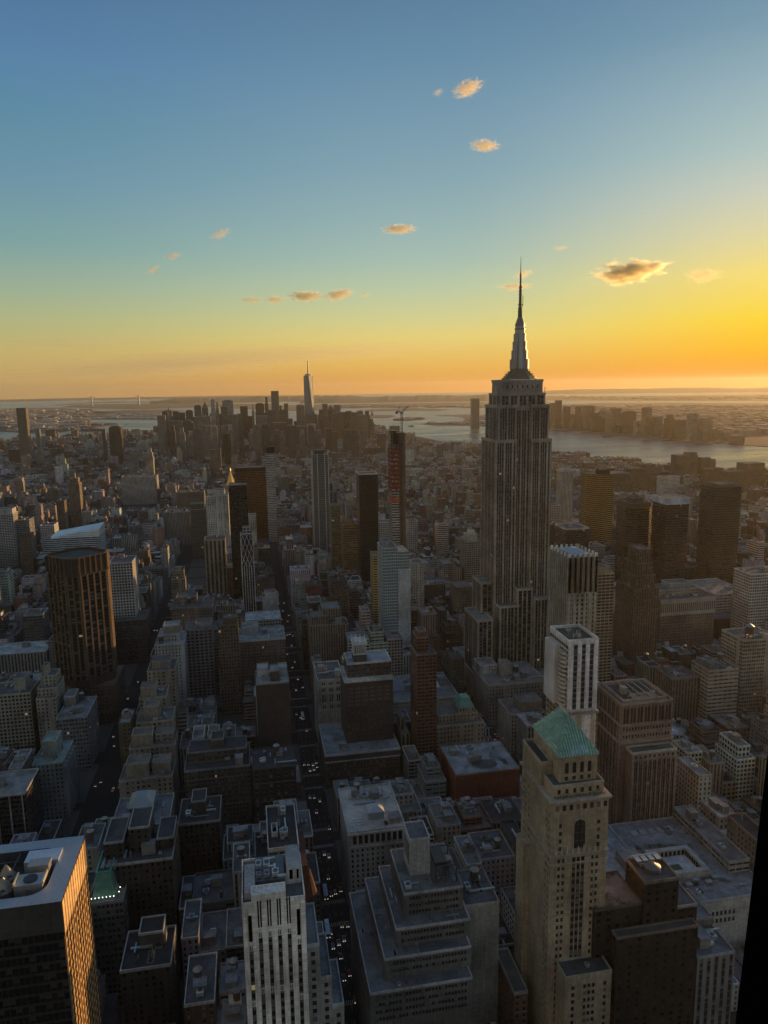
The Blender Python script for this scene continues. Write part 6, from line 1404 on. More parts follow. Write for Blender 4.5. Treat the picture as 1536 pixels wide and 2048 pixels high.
for a, b, za, zb, sag in ((pa-ax*L*.5, pa, 60, 212, 25), (pa, pb, 212, 212, 128), (pb, pb+ax*L*.5, 212, 60, 25)):
    pr = None
    for k in range(17):
        t = k/16; q = a.lerp(b, t); z = za+(zb-za)*t-sag*4*t*(1-t)
        if pr: m.bar(pr, (q.x, q.y, z), 6)
        pr = (q.x, q.y, z)
m.build('cable', 'metal', br, (.12,.13,.13))
# ---- monument on the small island
p = atZ(744, 831.5, 0)
mo = thing('monument', 'small dark monument on a pedestal on the little harbour island', 'monument', (p.x, p.y, 0))
m = MB(); m.frust(ngon(p.x, p.y, 34, 8), 0, ngon(p.x, p.y, 26, 8), 14); m.frust(rect(p.x-12, p.x+12, p.y-12, p.y+12), 14, rect(p.x-8, p.x+8, p.y-8, p.y+8), 47); m.build('pedestal', 'plain', mo, (.25,.24,.22))
m = MB(); m.frust(ngon(p.x, p.y, 6, 10), 47, ngon(p.x, p.y, 3.4, 10), 78); m.frust(ngon(p.x, p.y, 2.6, 8), 78, ngon(p.x, p.y, 1.5, 8), 84); m.bar((p.x+2, p.y, 74), (p.x+5, p.y, 93), 2.2); m.build('figure', 'copper', mo, (.2,.3,.26))
# ---- pier, quay sheds and boats
for i, (a, y, w, lab) in enumerate(((195,850,78,'long pier shed with a row of pale arches by the left water'),)):
    p = atZ(a, y, 0); q = atZ(a+w-40, y, 0)
    r = thing('pier_shed', lab, 'shed', ((p.x+q.x)/2, p.y, 0)); m = MB(); m.prism(rect(p.x, q.x, p.y, p.y+40), 0, 14, 12, 14); m.build('wall', 'arcade', r, (.45,.44,.42))
for (xx, yy, lab) in ((1020,903-0,None),(822,853,'low ferry crossing the harbour'),(1166,868,'small boat near the far bank'),(252,849,'small boat on the left river'),(672,806,'tiny ship far out in the bay')):
    if not lab: continue
    p = atZ(xx, yy, -3); L = 55 if 'ferry' in lab else (200 if 'ship' in lab else 26)
    r = thing('boat', lab, 'boat', (p.x, p.y, -3)); m = MB()
    m.frust([(p.x-L/2,p.y),(p.x-L*.3,p.y-L*.12),(p.x+L*.4,p.y-L*.12),(p.x+L*.5,p.y),(p.x+L*.4,p.y+L*.12),(p.x-L*.3,p.y+L*.12)], -3.2, [(p.x-L*.53,p.y),(p.x-L*.3,p.y-L*.13),(p.x+L*.42,p.y-L*.13),(p.x+L*.52,p.y),(p.x+L*.42,p.y+L*.13),(p.x-L*.3,p.y+L*.13)], .5+L*.03)
    m.build('hull', 'plain', r, (.12,.12,.12)); m = MB(); m.box(p.x-L*.1, p.x+L*.35, p.y-L*.08, p.y+L*.08, .5+L*.03, 2+L*.1); m.build('cabin', 'plain', r, (.4,.4,.38))
# ================================================================ the rest of the city, lot by lot
_t = 'twenty thirty forty fifty sixty seventy eighty ninety'.split(); _tn = 'twentieth thirtieth fortieth fiftieth sixtieth seventieth eightieth ninetieth'.split()
ORD = ordn[:19]
for i in range(8): ORD.append(_tn[i]); ORD += [_t[i]+'-'+ordn[k] for k in range(9)]
PAL = [('dark brown brick',(.085,.062,.05)),('brown brick',(.14,.10,.075)),('red brick',(.16,.075,.052)),('tan brick',(.26,.215,.165)),('grey stone',(.25,.245,.235)),('pale stone',(.38,.36,.32)),('white',(.52,.51,.49)),('dark grey',(.10,.10,.10)),('cream',(.36,.32,.25)),('sooty brick',(.06,.05,.043))]
PAL = [(n_, tuple(min(.62, q*1.22) for q in c_)) for n_, c_ in PAL]
PW = [2.6,3.2,1.9,3.2,3.6,3.0,2.2,2,2.3,2.0]
RPAL = [((.10,.10,.10),5),((.16,.165,.165),4),((.27,.28,.285),2),((.045,.045,.045),5),((.14,.13,.12),3),((.40,.42,.43),.9),((.09,.12,.11),.6)]
FST = ['punched','punched','pairs','pier','grid','ribbonthin','balcony']
rg = random.Random(21)
def overlaps(x0, x1, y0, y1, e=.6):
    return any(x0 < b+e and x1 > a-e and y0 < d+e and y1 > c-e for a, b, c, d in FOOT)
LOTS = []
CLEAR += [(1095,1180,4200,903),(1180,1300,4200,914),(1300,1400,4200,928),(1400,1600,4200,938),(90,325,4600,866),(830,965,4600,884)]
river_right = lambda y: 1120+max(0, 2600-y)*.42        # the bank of the river on the right, measured from the ground plan
def zone(y, x):
    r = rg.random()
    if y < 1250:
        z = rg.uniform(18, 30) if r < .24 else rg.uniform(32, 50) if r < .66 else rg.uniform(48, 64) if r < .92 else rg.uniform(62, 84)
        return z
    if y < 2300: return rg.uniform(14, 26) if r < .36 else rg.uniform(26, 46) if r < .82 else rg.uniform(45, 62) if r < .975 else rg.uniform(62, 90)
    return rg.uniform(11, 18) if r < .62 else rg.uniform(18, 28) if r < .9 else rg.uniform(28, 48) if r < .98 else rg.uniform(48, 75)
island_poly = [(p.x, p.y) for p in [atZ(a, b, 0.0) for a, b in ISLAND]]
def on_island(x, y):
    c = False; n = len(island_poly); P_ = island_poly+[(2600,-300),(-2200,-300)]
    n = len(P_)
    for i in range(n):
        (ax_, ay_), (bx_, by_) = P_[i], P_[(i+1)%n]
        if (ay_ > y) != (by_ > y) and x < (bx_-ax_)*(y-ay_)/(by_-ay_)+ax_: c = not c
    return c
def limit(x0, x1, y0, y1, z):
    """keep the sight lines to what stands behind"""
    for (pl, pr, yc, yb) in CLEAR:
        if y0 >= yc-1: continue
        pa = proj(x0, y0, z)[0]; pb_ = proj(x1, y0, z)[0]; pc_ = proj(x0, y1, z)[0]; pd_ = proj(x1, y1, z)[0]
        lo, hi = min(pa, pc_), max(pb_, pd_)
        if hi < pl+3 or lo > pr-3: continue
        for X in (x0, x1):
            q = proj(X, y1, z)
            if q[1] < yb: z = min(z, atY(min(max(q[0], -200), 1700), yb, y1).z)
    return z
cols_ = list(zip(AVES, AVES[1:]))
yy = [street_y(k) for k in range(0, 29)]
k = 28
while yy[-1] < 5900: yy.append(yy[-1]+rg.uniform(70, 95))
for j in range(len(yy)-1):
    y0 = yy[j]+WIDE.get(j, 9); y1 = yy[j+1]-WIDE.get(j+1, 9)
    for ci, ((a0, a1), (b0, b1)) in enumerate(cols_):
        if (b0 < -1400 and y0 < 1500) or (b0 < -2200 and y0 < 2300): continue
        for half in (0, 1):
            ya, yb_ = (y0, (y0+y1)/2-1.5) if half == 0 else ((y0+y1)/2+1.5, y1)
            x = a1; li = 0
            cell = 5.0
            while x < b0-6:
                w = rg.uniform(9, 23) if y0 < 900 else rg.uniform(11, 31) if y0 < 2300 else rg.uniform(18, 46) if y0 < 3300 else rg.uniform(26, 62)
                w = min(w, b0-x)
                if b0-(x+w) < 7: w = b0-x
                # shrink to what is free
                xs, xe = x, x+w
                if overlaps(xs, xe, ya, yb_):
                    n = 8; free = [not overlaps(xs+(xe-xs)*i/n, xs+(xe-xs)*(i+1)/n, ya, yb_, .3) for i in range(n)]
                    best = (0, 0); i = 0
                    while i < n:
                        if free[i]:
                            q = i
                            while q < n and free[q]: q += 1
                            if q-i > best[1]-best[0]: best = (i, q)
                            i = q
                        else: i += 1
                    if (best[1]-best[0])*(xe-xs)/n < 6: x += w; continue
                    xs, xe = xs+(xe-xs)*best[0]/n, xs+(xe-xs)*best[1]/n
                yq = ya+(rg.uniform(0, 4) if half else 0); ye = yb_-(rg.uniform(0, 5) if not half else 0)
                x += w
                if not (on_island((xs+xe)/2, yb_+40)): continue
                z = zone(y0, xs)
                q = proj((xs+xe)/2, ya, z)
                if q[0] < -130 or q[0] > 1680 or q[1] > 2150: continue
                z = limit(xs, xe, yq, ye, z)
                if z < 7:
                    continue
                li += 1
                pw = abs(proj(xe, yq, z)[0]-proj(xs, yq, z)[0]); qy = proj((xs+xe)/2, yq, z)[1]
                ph = abs(proj((xs+xe)/2, yq, 0)[1]-qy)
                rd = abs(qy-proj((xs+xe)/2, ye, z)[1])
                vis = pw*(min(ph, 90)+rd) * (1 if -20 < q[0] < 1556 and qy < 2040 else .12)
                LOTS.append([vis, xs, xe, yq, ye, z, j*2+half, ci, li])
LOTS.sort(key=lambda t: -t[0])
COLN = {}
def colname(x):
    for lim, n in ((-1450,'outermost left quarter'),(-655,'far left quarter'),(-420,'left border side'),(-275,'left outer side'),(-150,'left of far avenue'),(29,'between open avenues'),(200,'right of middle avenue'),(490,'beyond sunken avenue'),(770,'right outer side'),(1050,'toward right border'),(9999,'near right river')):
        if x < lim: return n
NIND = 290
USED = set()
for (vis, x0, x1, y0, y1, z, row, ci, li) in LOTS[:NIND]:
    r = random.Random(int(x0*31+y0*7))
    cn, col = r.choices(PAL, PW)[0]; col = tuple(c*r.uniform(.85, 1.15) for c in col)
    rc = r.choices([a for a, b in RPAL], [b for a, b in RPAL])[0]
    st = r.choice(FST); big = (x1-x0) > 14
    items = []
    if r.random() < .42: items.append('water_tank')
    items += [r.choice(['bulkhead','bulkhead','hvac_unit','duct','skylight','flue','antenna','deck']) for _ in range(r.choice((2,3,3,4,5) if big else (1,2,2)))]
    if y0 > 1100: items = items[:3]
    elif y0 < 620 and big: items += r.choices(['hvac_unit','duct','flue','skylight','bulkhead','pipe_run','antenna','hvac_unit'], k=9)
    up = z > 30 and big and r.random() < .45
    kind = 'low' if z < 24 else ('tall' if z > 52 else 'mid-rise')
    feat = 'water tank' if 'water_tank' in items else ('set-back top' if up else ('skylight' if 'skylight' in items else 'flat roof'))
    lab = f'{kind} {cn} block, {feat}, {ORD[min(li-1, 98)]} in {ORD[min(row, 98)]} row, {colname((x0+x1)/2)}'
    n = 0
    while lab in USED: n += 1; lab = f'{kind} {cn} block, {feat}, {ORD[min(li-1+n, 98)]} in {ORD[min(row, 98)]} row, {colname((x0+x1)/2)}'
    USED.add(lab)
    root = thing('city_block_building', lab, 'building', ((x0+x1)/2, (y0+y1)/2, 0), 'ordinary buildings filling the street grid')
    z0 = 0
    if up:
        zb = z*r.uniform(.72, .9); tier(root, rect(x0,x1,y0,y1), 0, zb, st, col, rc, 1.0)
        i0, i1, i2 = r.uniform(.05,.25), r.uniform(.7,.98), r.uniform(.12,.35)
        tier(root, rect(x0+(x1-x0)*i0, x0+(x1-x0)*i1, y0+(y1-y0)*i2, y1), zb, z, st, col, rc, .9, wname='upper_wall')
        scatter(root, x0+(x1-x0)*i0+1, x0+(x1-x0)*i1-1, y0+(y1-y0)*i2+1, y1-1, z, items, r, .85)
    else:
        tier(root, rect(x0,x1,y0,y1), 0, z, st, col, rc, r.choice((.7,1.0,1.3)), parcol=r.choice((None,None,(.36,.35,.33),(.46,.45,.43))), cornice=r.choice((0,0,0,.5)) if z < 40 else 0)
        scatter(root, x0+1, x1-1, y0+1, y1-1, z, items, r, .85)
far = MB()
def far_block(x0, x1, y0, y1, z, r, col=None, rc=None, detail=True):
    c = col or tuple(q*r.uniform(.85, 1.15) for q in r.choices(PAL, PW)[0][1]); rc = rc or r.choices([a for a, b in RPAL], [b for a, b in RPAL])[0]
    st = r.choices((0, 2, 3), (6, 1.2, 2))[0]
    def vol(pl, za, zb, cc, rcc, win=True, mi=None):
        n = len(pl)
        for i in range(n):
            a, b = pl[i], pl[(i+1)%n]; L = math.hypot(b[0]-a[0], b[1]-a[1])
            far.wallq(a, b, za, zb, max(1, round(L/3.2)) if win else 0, max(1, round((zb-za)/3.5)) if win else 0, 0, cc, st if mi is None else mi)
        far.quad([(p[0], p[1], zb) for p in pl], None, rcc, 1)
    k = r.random(); w, d = x1-x0, y1-y0; pl = rect(x0,x1,y0,y1)
    if detail and k < .22 and w > 14: t = r.uniform(.3, .65); pl = [(x0,y0),(x0+w*t,y0),(x0+w*t,y0+d*.45),(x1,y0+d*.45),(x1,y1),(x0,y1)]      # L-shaped
    elif detail and k < .34 and w > 18: pl = [(x0,y0),(x0+w*.36,y0),(x0+w*.36,y0+d*.4),(x0+w*.64,y0+d*.4),(x0+w*.64,y0),(x1,y0),(x1,y1),(x0,y1)]  # light court
    if detail and z > 24 and r.random() < .5:
        zb = z*r.uniform(.7, .9); vol(pl, 0, zb, c, rc); f0, f1 = r.uniform(0,.3), r.uniform(.65,1); px0, px1, py0, py1 = x0+w*f0, x0+w*f1, y0+d*r.uniform(.1,.45), y1
        vol(rect(px0,px1,py0,py1), zb, z, c, rc)
    else: vol(pl, 0, z, c, rc); px0, px1, py0, py1 = x0, x1, y0+d*.45, y1
    if detail:
        for _ in range(r.choice((1,2,2,3,4))):
            w, d = r.uniform(2, 8), r.uniform(2, 8)
            if px1-px0 < w+1 or py1-py0 < d+1: continue
            a, b = r.uniform(px0+.3, px1-w-.3), r.uniform(py0+.3, py1-d-.3); h = r.uniform(1.5, 6)
            vol(rect(a,a+w,b,b+d), z, z+h, r.choice(((.2,.19,.18),(.4,.4,.39),(.12,.11,.1),(.55,.54,.52),c)), rc, False, 1)
        if r.random() < .3 and px1-px0 > 5 and py1-py0 > 5:
            a, b = r.uniform(px0+2, px1-2), r.uniform(py0+2, py1-2); n8 = ngon(a, b, 2, 7); vol(n8, z+2.5, z+6.5, (.09,.07,.05), (.2,.2,.2), False, 1); vol(ngon(a, b, 1.1, 4), z, z+2.5, (.05,.05,.05), (.05,.05,.05), False, 1)
for (vis, x0, x1, y0, y1, z, row, ci, li) in LOTS[NIND:]:
    far_block(x0, x1, y0, y1, z, random.Random(int(x0*13+y0*3)))
tag(far.build('distant_buildings', ['far', 'farroof', 'far2', 'far3']), kind='stuff')
print('LOTS', len(LOTS), 'individual', NIND)
# ---- the low towns across the water
far = MB(); r = random.Random(5)
def town(n, xa, xb, ya, yb_, hmax, light=.12, sz=(22, 70), skip=None):
    for _ in range(n):
        px, py = r.uniform(xa, xb), r.uniform(ya, yb_)
        if skip and skip(px, py): continue
        p = atZ(px, py, 0); s = (p-EYE).length/3500
        w, d = r.uniform(*sz)*max(.7, s*.7), r.uniform(*sz)*max(.7, s*.7); h = r.uniform(6, hmax)*(1.6 if r.random() < .06 else 1)
        br = r.random() < light
        c = (.55,.52,.47) if br else r.choice(((.22,.2,.18),(.15,.13,.11),(.3,.28,.25),(.12,.12,.11)))
        far_block(p.x-w/2, p.x+w/2, p.y-d/2, p.y+d/2, h, r, c, r.choice(((.3,.3,.3),(.2,.2,.2),(.5,.5,.5),(.12,.12,.12))), False)
town(900, -60, 110, 821, 862, 22, .2); town(260, 100, 175, 820, 848, 18, .2); town(160, 180, 320, 829, 833, 14, .3); town(140, 180, 318, 836, 838, 15, .4); town(120, 60, 200, 850, 862, 20, .15)
town(700, 1100, 1560, 838, 868, 26, .08, skip=lambda x, y: y > 852+(x-1100)*.075); town(500, 1100, 1560, 812, 838, 24, .08); town(120, 960, 1100, 832, 852, 16, .15)
town(200, 1110, 1560, 793, 799, 22, .1); town(140, 650, 1000, 812, 815, 18, .2); town(60, 860, 940, 845.5, 848, 8, .2); town(26, 790, 840, 837, 840, 14, .3)
tag(far.build('far_shore_buildings', ['far', 'farroof', 'far2', 'far3']), kind='stuff')
# ================================================================ cars and buses
def shared(name, mb, mats):
    o = mb.build(name, mats); me = o.data; bpy.data.objects.remove(o); return me
def car_meshes():
    m = MB(); prof = [(-2.25,.35),(2.25,.35),(2.3,.75),(1.0,.95),(-1.9,1.0),(-2.3,.85)]
    for i in range(len(prof)):
        (a, za), (b, zb) = prof[i], prof[(i+1)%len(prof)]; m.quad([(-.9,a,za),(.9,a,za),(.9,b,zb),(-.9,b,zb)][::-1])
    m.quad([(-.9,a,z) for a, z in prof]); m.quad([(.9,a,z) for a, z in reversed(prof)])
    body = shared('body', m, 'metal')
    m = MB(); m.frust([(-.82,-1.9),(.82,-1.9),(.82,.95),(-.82,.95)], .95, [(-.66,-1.3),(.66,-1.3),(.66,.3),(-.66,.3)], 1.45); cab = shared('cabin', m, 'window')
    m = MB(); n = 10
    for s in (-.1, .1): m.quad([(s, .33*math.cos(2*math.pi*i/n)*(1 if s > 0 else -1), .33+.33*math.sin(2*math.pi*i/n)) for i in range(n)])
    for i in range(n):
        a, b = 2*math.pi*i/n, 2*math.pi*(i+1)/n; m.quad([(-.1,.33*math.cos(a),.33+.33*math.sin(a)),(.1,.33*math.cos(a),.33+.33*math.sin(a)),(.1,.33*math.cos(b),.33+.33*math.sin(b)),(-.1,.33*math.cos(b),.33+.33*math.sin(b))])
    wheel = shared('wheel', m, 'black')
    m = MB(); m.box(-.17,.17,-.1,.1,.55,.85,bottom=True); hl = shared('headlight', m, 'headlight')
    m = MB(); m.box(-.2,.2,-.06,.06,.62,.85,bottom=True); tl = shared('tail_light', m, 'taillight')
    return body, cab, wheel, hl, tl
BODY, CAB, WHEEL, HL, TL = car_meshes()
def child(name, me, par, loc, color=None):
    o = bpy.data.objects.new(name, me); COL.objects.link(o); o.parent = par; o.location = loc
    if color: o.color = (*color, 1)
    return o
CARCOL = [(.02,.02,.02),(.5,.5,.5),(.3,.31,.32),(.6,.45,.04),(.05,.06,.09),(.25,.03,.03),(.62,.62,.6),(.03,.03,.035)]
def car(x, y, toward, label, group, rg, wheels=True):
    c = thing('car', label, 'car', (x, y, .05), group); c.rotation_euler = (0, 0, math.pi if toward else 0)
    col = rg.choice(CARCOL)
    child('body', BODY, c, (0,0,0), col); child('cabin', CAB, c, (0,0,0))
    if wheels:
        for sx in (-.86, .86):
            for sy in (-1.4, 1.4): child('wheel', WHEEL, c, (sx, sy, 0))
    for s in (-.62, .62):
        child('headlight', HL, c, (s, 2.28, 0)); child('tail_light', TL, c, (s, -2.3, 0))
rg = random.Random(11)
def queue(x, y0, y1, gap, toward, label, group, wheels_to=650):
    y = y0+rg.uniform(0, 6)
    while y < y1:
        kk = (y-95)/80.0
        if abs(kk-round(kk))*80 > 9: car(x+rg.uniform(-.4, .4), y, toward, label, group, rg, y < wheels_to)
        y += rg.uniform(*gap)
GM = 'cars on the open middle avenue'; LM = 'small car with lit headlights coming up the open middle avenue'
for x, g1, g2 in ((36,(40,120),(80,200)),(39.6,(10,44),(36,110)),(43.2,(10,44),(36,110)),(46.6,(24,90),(80,200))):
    queue(x, 330, 420, (10, 30), True, LM, GM); queue(x, 430, 600, g1, True, LM, GM); queue(x, 600, 1150, g2, True, LM, GM)
LP = 'small car with lit headlights on the wide far avenue at left'; GP = 'cars on the wide far avenue'
for x in (-138, -134): queue(x, 500, 1050, (40, 120), True, LP, GP)
for x in (-122, -118): queue(x, 520, 1050, (40, 120), False, 'small car driving away on the wide far avenue at left', 'cars driving away on the far avenue')
for x in (205, 209, 213, 217): queue(x, 440, 900, (18, 70), False, 'small car driving away down the sunken avenue at centre right', 'cars on the sunken avenue')
def bus(x, y, label, col, toward=True, L=12.0):
    c = thing('bus', label, 'bus', (x, y, .05)); c.rotation_euler = (0, 0, math.pi if toward else 0)
    m = MB(); m.box(-1.28,1.28,-L/2,L/2,.4,3.1,bottom=True); m.box(-.8,.8,-L*.3,-L*.1,3.1,3.4); m.box(-.7,.7,L*.1,L*.3,3.1,3.35); child('body', shared('body', m, 'metal'), c, (0,0,0), col)
    m = MB()
    for s in (-1, 1): m.wallq((s*1.3,-L/2*.94*s),(s*1.3,L/2*.94*s),1.5,2.6,9,1)
    m.wallq((1.15,L/2+.02),(-1.15,L/2+.02),1.3,2.8,1,1); child('window', shared('window', m, 'window'), c, (0,0,0))
    for sx in (-1.2, 1.2):
        for sy in (-L*.3, L*.32): child('wheel', WHEEL, c, (sx, sy, 0))
    for s in (-.9, .9): child('headlight', HL, c, (s, L/2+.05, 0))
p = [atZ(655, 1862, 0), atZ(651, 1788, 0), atZ(652, 1742, 0)]
bus(p[0].x, p[0].y, 'pale blue-white bus stopped nearest on the open middle avenue', (.62,.68,.72), True, 13)
bus(p[1].x, p[1].y, 'grey bus queuing behind the pale blue-white bus', (.35,.37,.38))
bus(41.5, 700, 'white bus far up the open middle avenue', (.6,.6,.58))
# street lamps along the kerbs of the middle avenue
m = MB(); m.bar((0,0,0),(0,0,8.5),.22); m.bar((0,0,8.4),(1.8,0,8.9),.14); POLE = shared('pole', m, 'metal')
m = MB(); m.box(1.5,2.3,-.18,.18,8.75,8.95,bottom=True); LAMP = shared('lamp_head', m, 'metal')
k = 0
for y in range(345, 800, 38):
    for x, rz in ((33.6, 0), (48.6, math.pi)):
        c = thing('street_lamp', 'slender street lamp on the kerb of the open middle avenue', 'street lamp', (x, y+(9 if rz else 0), .15), 'street lamps of the middle avenue'); c.rotation_euler = (0,0,rz)
        child('pole', POLE, c, (0,0,0), (.12,.13,.12)); child('lamp_head', LAMP, c, (0,0,0), (.3,.3,.3))
# ================================================================ trees
def tree(x, y, h, label, rg, z0=.15, group=None, tint=None):
    t = thing('tree', label, 'tree', (x, y, z0), group)
    m = MB(); m.frust(ngon(x, y, h*.035, 7), z0, ngon(x, y, h*.018, 7), z0+h*.5)
    for _ in range(5):
        a = rg.uniform(0, 6.28); m.bar((x, y, z0+h*rg.uniform(.3,.5)), (x+math.cos(a)*h*.25, y+math.sin(a)*h*.25, z0+h*rg.uniform(.55,.8)), h*.016)
    m.build('trunk', 'bark', t)
    m = MB(); cl = [(Vector((x+rg.gauss(0,h*.16), y+rg.gauss(0,h*.16), z0+h*rg.uniform(.45,.95))), h*rg.uniform(.10,.2)) for _ in range(11)]
    for c, rad in cl:
        for _ in range(55):
            v = Vector((rg.gauss(0,1), rg.gauss(0,1), rg.gauss(0,.8))); v = c+v.normalized()*rad*rg.uniform(.5,1.05)
            s = h*.035; e, f = [Vector((rg.uniform(-s,s), rg.uniform(-s,s), rg.uniform(-s*.7,s*.7))) for _ in (0,1)]; m.quad([v, v+e, v+e+f, v+f])
    m.build('crown', 'leaf', t)
rg = random.Random(3)
i = 0
for px, py, h in ((12,1505,15),(30,1512,13),(48,1500,14),(20,1525,12),(62,1515,11)):
    p = atZ(px, py, 2); tree(p.x, p.y, h*1.5, f'dark leafy courtyard tree at the left border, {ordn[i]} of five', rg); i += 1
p = atY(1418, 1712, 395); tree(p.x, p.y, 12, 'bushy roof garden tree on the white flat roof at right', rg, p.z)
p = atY(1490, 1790, 360); tree(p.x, p.y, 7, 'small roof garden tree by the sunken courtyard', rg, p.z-2)
tr = MB(); rg = random.Random(9)
def wood(px0, px1, py0, py1, n, h):
    for _ in range(n):
        p = atZ(rg.uniform(px0,px1), rg.uniform(py0,py1), 0)
        if overlaps(p.x-4, p.x+4, p.y-4, p.y+4): continue
        for _ in range(16):
            v = Vector((p.x+rg.gauss(0,4), p.y+rg.gauss(0,4), h*rg.uniform(.3,1))); e, f = [Vector((rg.uniform(-2.4,2.4), rg.uniform(-2.4,2.4), rg.uniform(-1.6,1.6))) for _ in (0,1)]; tr.quad([v, v+e, v+e+f, v+f])
wood(235, 330, 868, 876, 260, 22); wood(205, 240, 912, 945, 220, 24); wood(20, 95, 1185, 1245, 120, 18); wood(60, 120, 1010, 1030, 60, 18); wood(880, 960, 885, 897, 120, 20); wood(590, 625, 1075, 1110, 60, 16)
tag(tr.build('park_trees', 'leaf'), kind='stuff')
# ================================================================ clouds
def cloudmat(name, scale, dens, thr, stretch=(1,1,1), g=.68):
    m = bpy.data.materials.new(name); m.use_nodes = True; t = m.node_tree; N, L = t.nodes, t.links
    N.remove(N['Principled BSDF']); out = N['Material Output']
    tc = N.new('ShaderNodeTexCoord'); mp = N.new('ShaderNodeMapping'); mp.inputs['Scale'].default_value = stretch; L.new(tc.outputs['Object'], mp.inputs[0])
    n1 = N.new('ShaderNodeTexNoise'); L.new(mp.outputs[0], n1.inputs['Vector']); n1.inputs['Scale'].default_value = scale; n1.inputs['Detail'].default_value = 7; n1.inputs['Roughness'].default_value = .66
    ln = N.new('ShaderNodeVectorMath'); ln.operation = 'LENGTH'; L.new(tc.outputs['Object'], ln.inputs[0])
    fall = N.new('ShaderNodeMapRange'); L.new(ln.outputs['Value'], fall.inputs[0]); fall.inputs[1].default_value = .25; fall.inputs[2].default_value = 1.0; fall.inputs[3].default_value = .22; fall.inputs[4].default_value = -.52
    am = N.new('ShaderNodeMath'); am.operation = 'MULTIPLY_ADD'; L.new(n1.outputs[0], am.inputs[0]); am.inputs[1].default_value = 1.9; am.inputs[2].default_value = -.45
    ad = N.new('ShaderNodeMath'); L.new(am.outputs[0], ad.inputs[0]); L.new(fall.outputs[0], ad.inputs[1])
    mr = N.new('ShaderNodeMapRange'); L.new(ad.outputs[0], mr.inputs[0]); mr.inputs[1].default_value = thr; mr.inputs[2].default_value = thr+.09; mr.inputs[3].default_value = 0; mr.inputs[4].default_value = dens
    v = N.new('ShaderNodeVolumePrincipled'); v.inputs['Color'].default_value = (1,.95,.72,1); v.inputs['Anisotropy'].default_value = g; L.new(mr.outputs[0], v.inputs['Density'])
    L.new(v.outputs[0], out.inputs['Volume']); m.volume_intersection_method if False else None
    return m
CM = [cloudmat('large_cloud_vapour', 3.2, .017, .50, (1,1,.9)), cloudmat('cloud_vapour', 4.4, .017, .50, (1,1,.9), .5), cloudmat('thin_cloud_vapour', 4.2, .009, .50, (1,1,.7), .45), cloudmat('streak_vapour', 4.0, .00014, .50, (1.4, 1, 5.0), .35)]
bm = bmesh.new(); bmesh.ops.create_icosphere(bm, subdivisions=3, radius=1); CME = []
for q in range(4):
    me = bpy.data.meshes.new('cloud'); bm.to_mesh(me); me.materials.append(CM[q]); CME.append(me)
bm.free()
def cloud(label, px, py, wpx, hpx, dist, kind, tilt=0.0):
    d = ray(px, py).normalized(); P = EYE+d*dist; k = dist/FPX*1.0
    o = bpy.data.objects.new('cloud', CME[0 if wpx == 165 else kind+1]); COL.objects.link(o); o.location = P
    az = math.atan2(d.x, d.y); o.rotation_euler = (0, R(tilt), -az)
    g_ = 1.3 if wpx > 100 else 1.6
    o.scale = (wpx*k/2*g_, wpx*k/2*.9, hpx*k/2*g_*1.1); tag(o, label, 'cloud')
cloud('largest cloud, dark gold with a bright rim, right of the spire', 1257, 543, 165, 48, 9000, 0, -3)
cloud('ragged thin gold wisp right of the largest cloud', 1408, 551, 62, 24, 9000, 1)
cloud('small gold cloud at the highest place in the sky', 936, 176, 56, 26, 9000, 0, -14)
cloud('faint tiny wisp left of the highest small cloud', 876, 185, 22, 12, 9000, 1, -20)
cloud('small curled gold cloud below the highest one', 970, 291, 56, 20, 9000, 0, 6)
cloud('flat gold cloud midway up the sky in the centre', 799, 458, 70, 17, 9500, 0)
cloud('small slanting wisp upper left of the flat central cloud', 441, 468, 44, 16, 9500, 1, -22)
cloud('small gold puff left of the slanting wisp', 346, 512, 38, 13, 9500, 1, -10)
cloud('thin streak below the leftmost gold puff', 306, 539, 34, 12, 9500, 1, -30)
cloud('flat cloud, leftmost in the low row over the far towers', 503, 600, 52, 11, 10000, 1)
cloud('flat gold puff, second in the low row over the far towers', 551, 599, 40, 14, 10000, 0)
cloud('long grey-gold cloud, third in the low row over the far towers', 612, 592, 72, 20, 10000, 0)
cloud('slanting gold cloud, fourth in the low row over the far towers', 678, 589, 62, 20, 10000, 0, -10)
cloud('tiny wisp at the right end of the low cloud row', 731, 590, 24, 10, 10000, 1)
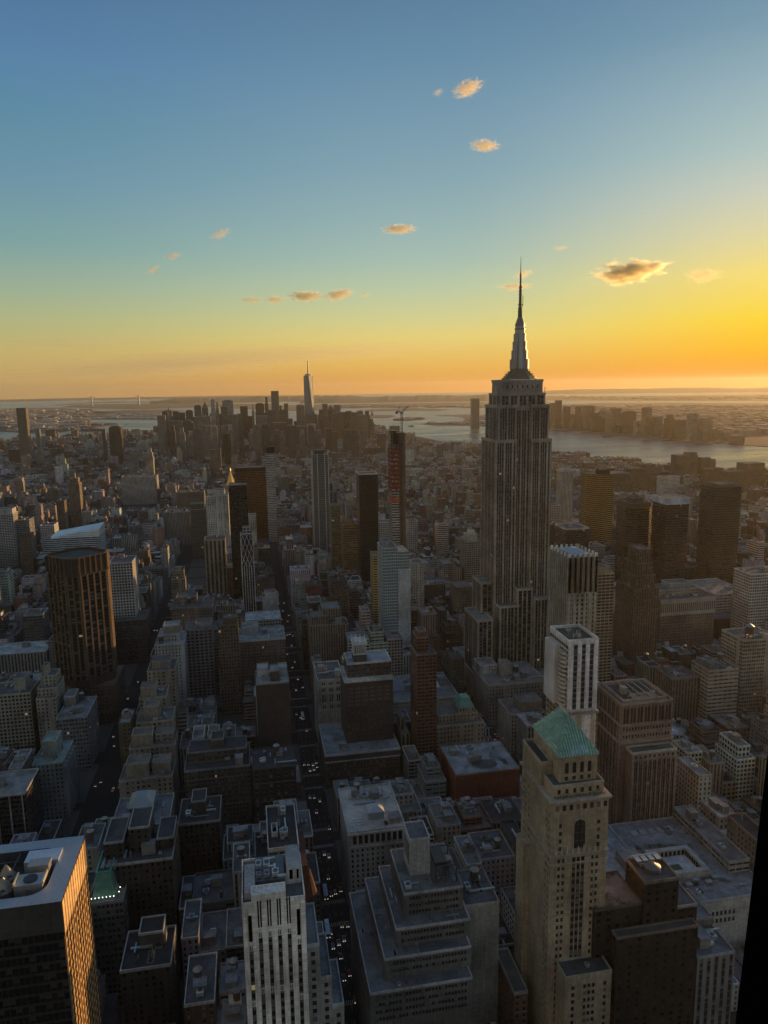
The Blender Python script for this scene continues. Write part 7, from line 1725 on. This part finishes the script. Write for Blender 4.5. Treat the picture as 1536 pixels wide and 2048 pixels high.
cloud('thin wisp crossing the needle of the spire', 1046, 549, 44, 16, 9500, 1, -14)
cloud('faint wisp low beside the needle of the spire', 1030, 573, 70, 14, 9500, 1)
cloud('faint thin cloud right of the needle top', 1121, 496, 34, 8, 9500, 1)
cloud('long pale streak of high cloud over the left horizon', 150, 686, 330, 24, 21000, 2)
cloud('longest pale streak of high cloud above the far towers', 520, 712, 1000, 40, 22000, 2, -2.2)
cloud('low pale streak of cloud near the left horizon', 330, 738, 700, 40, 22500, 2, -1.5)
# ================================================================ the window post of the viewing deck
def at(px, py, dist): return EYE+ray(px, py).normalized()*dist
a, b = at(1541, 1500, 1.35), at(1475, 2060, 1.28)
d = (b-a).normalized(); side = CF.cross(d).normalized()
if side.dot(CR) < 0: side.negate()
po = thing('window_post', 'black window post of the viewing deck, right bottom edge', 'post', tuple(b))
m = MB(); A, B = a-d*.5, b+d*.6; f2 = d.cross(side).normalized()*.09
for q in (0,):
    c = [Vector((0,0,0)), side*.16, side*.16+f2, f2]
    for i in range(4):
        p, q2 = c[i], c[(i+1)%4]; m.quad([A+p, B+p, B+q2, A+q2])
    m.quad([A+k for k in c]); m.quad([B+k for k in reversed(c)])
m.build('post', 'black', po)
m = MB()
c = [side*-.004, side*.0, side*.0+f2*.5, side*-.004+f2*.5]
for i in range(4):
    p, q2 = c[i], c[(i+1)%4]; m.quad([A+p, B+p, B+q2, A+q2])
m.build('gasket', 'black', po)
# ================================================================ the air over the city
hz = MB(); hz.box(-36000, 36000, -1500, 36000, -5.0, 505.0, bottom=True)
hm = bpy.data.materials.new('haze'); hm.use_nodes = True; hn = hm.node_tree
hn.nodes.remove(hn.nodes['Principled BSDF'])
pv = hn.nodes.new('ShaderNodeVolumePrincipled'); pv.inputs['Color'].default_value = (.94,.875,.68,1); pv.inputs['Density'].default_value = 0.000018; pv.inputs['Anisotropy'].default_value = .5
hn.links.new(pv.outputs[0], hn.nodes['Material Output'].inputs['Volume'])
tag(hz.build('haze', hm), kind='stuff')
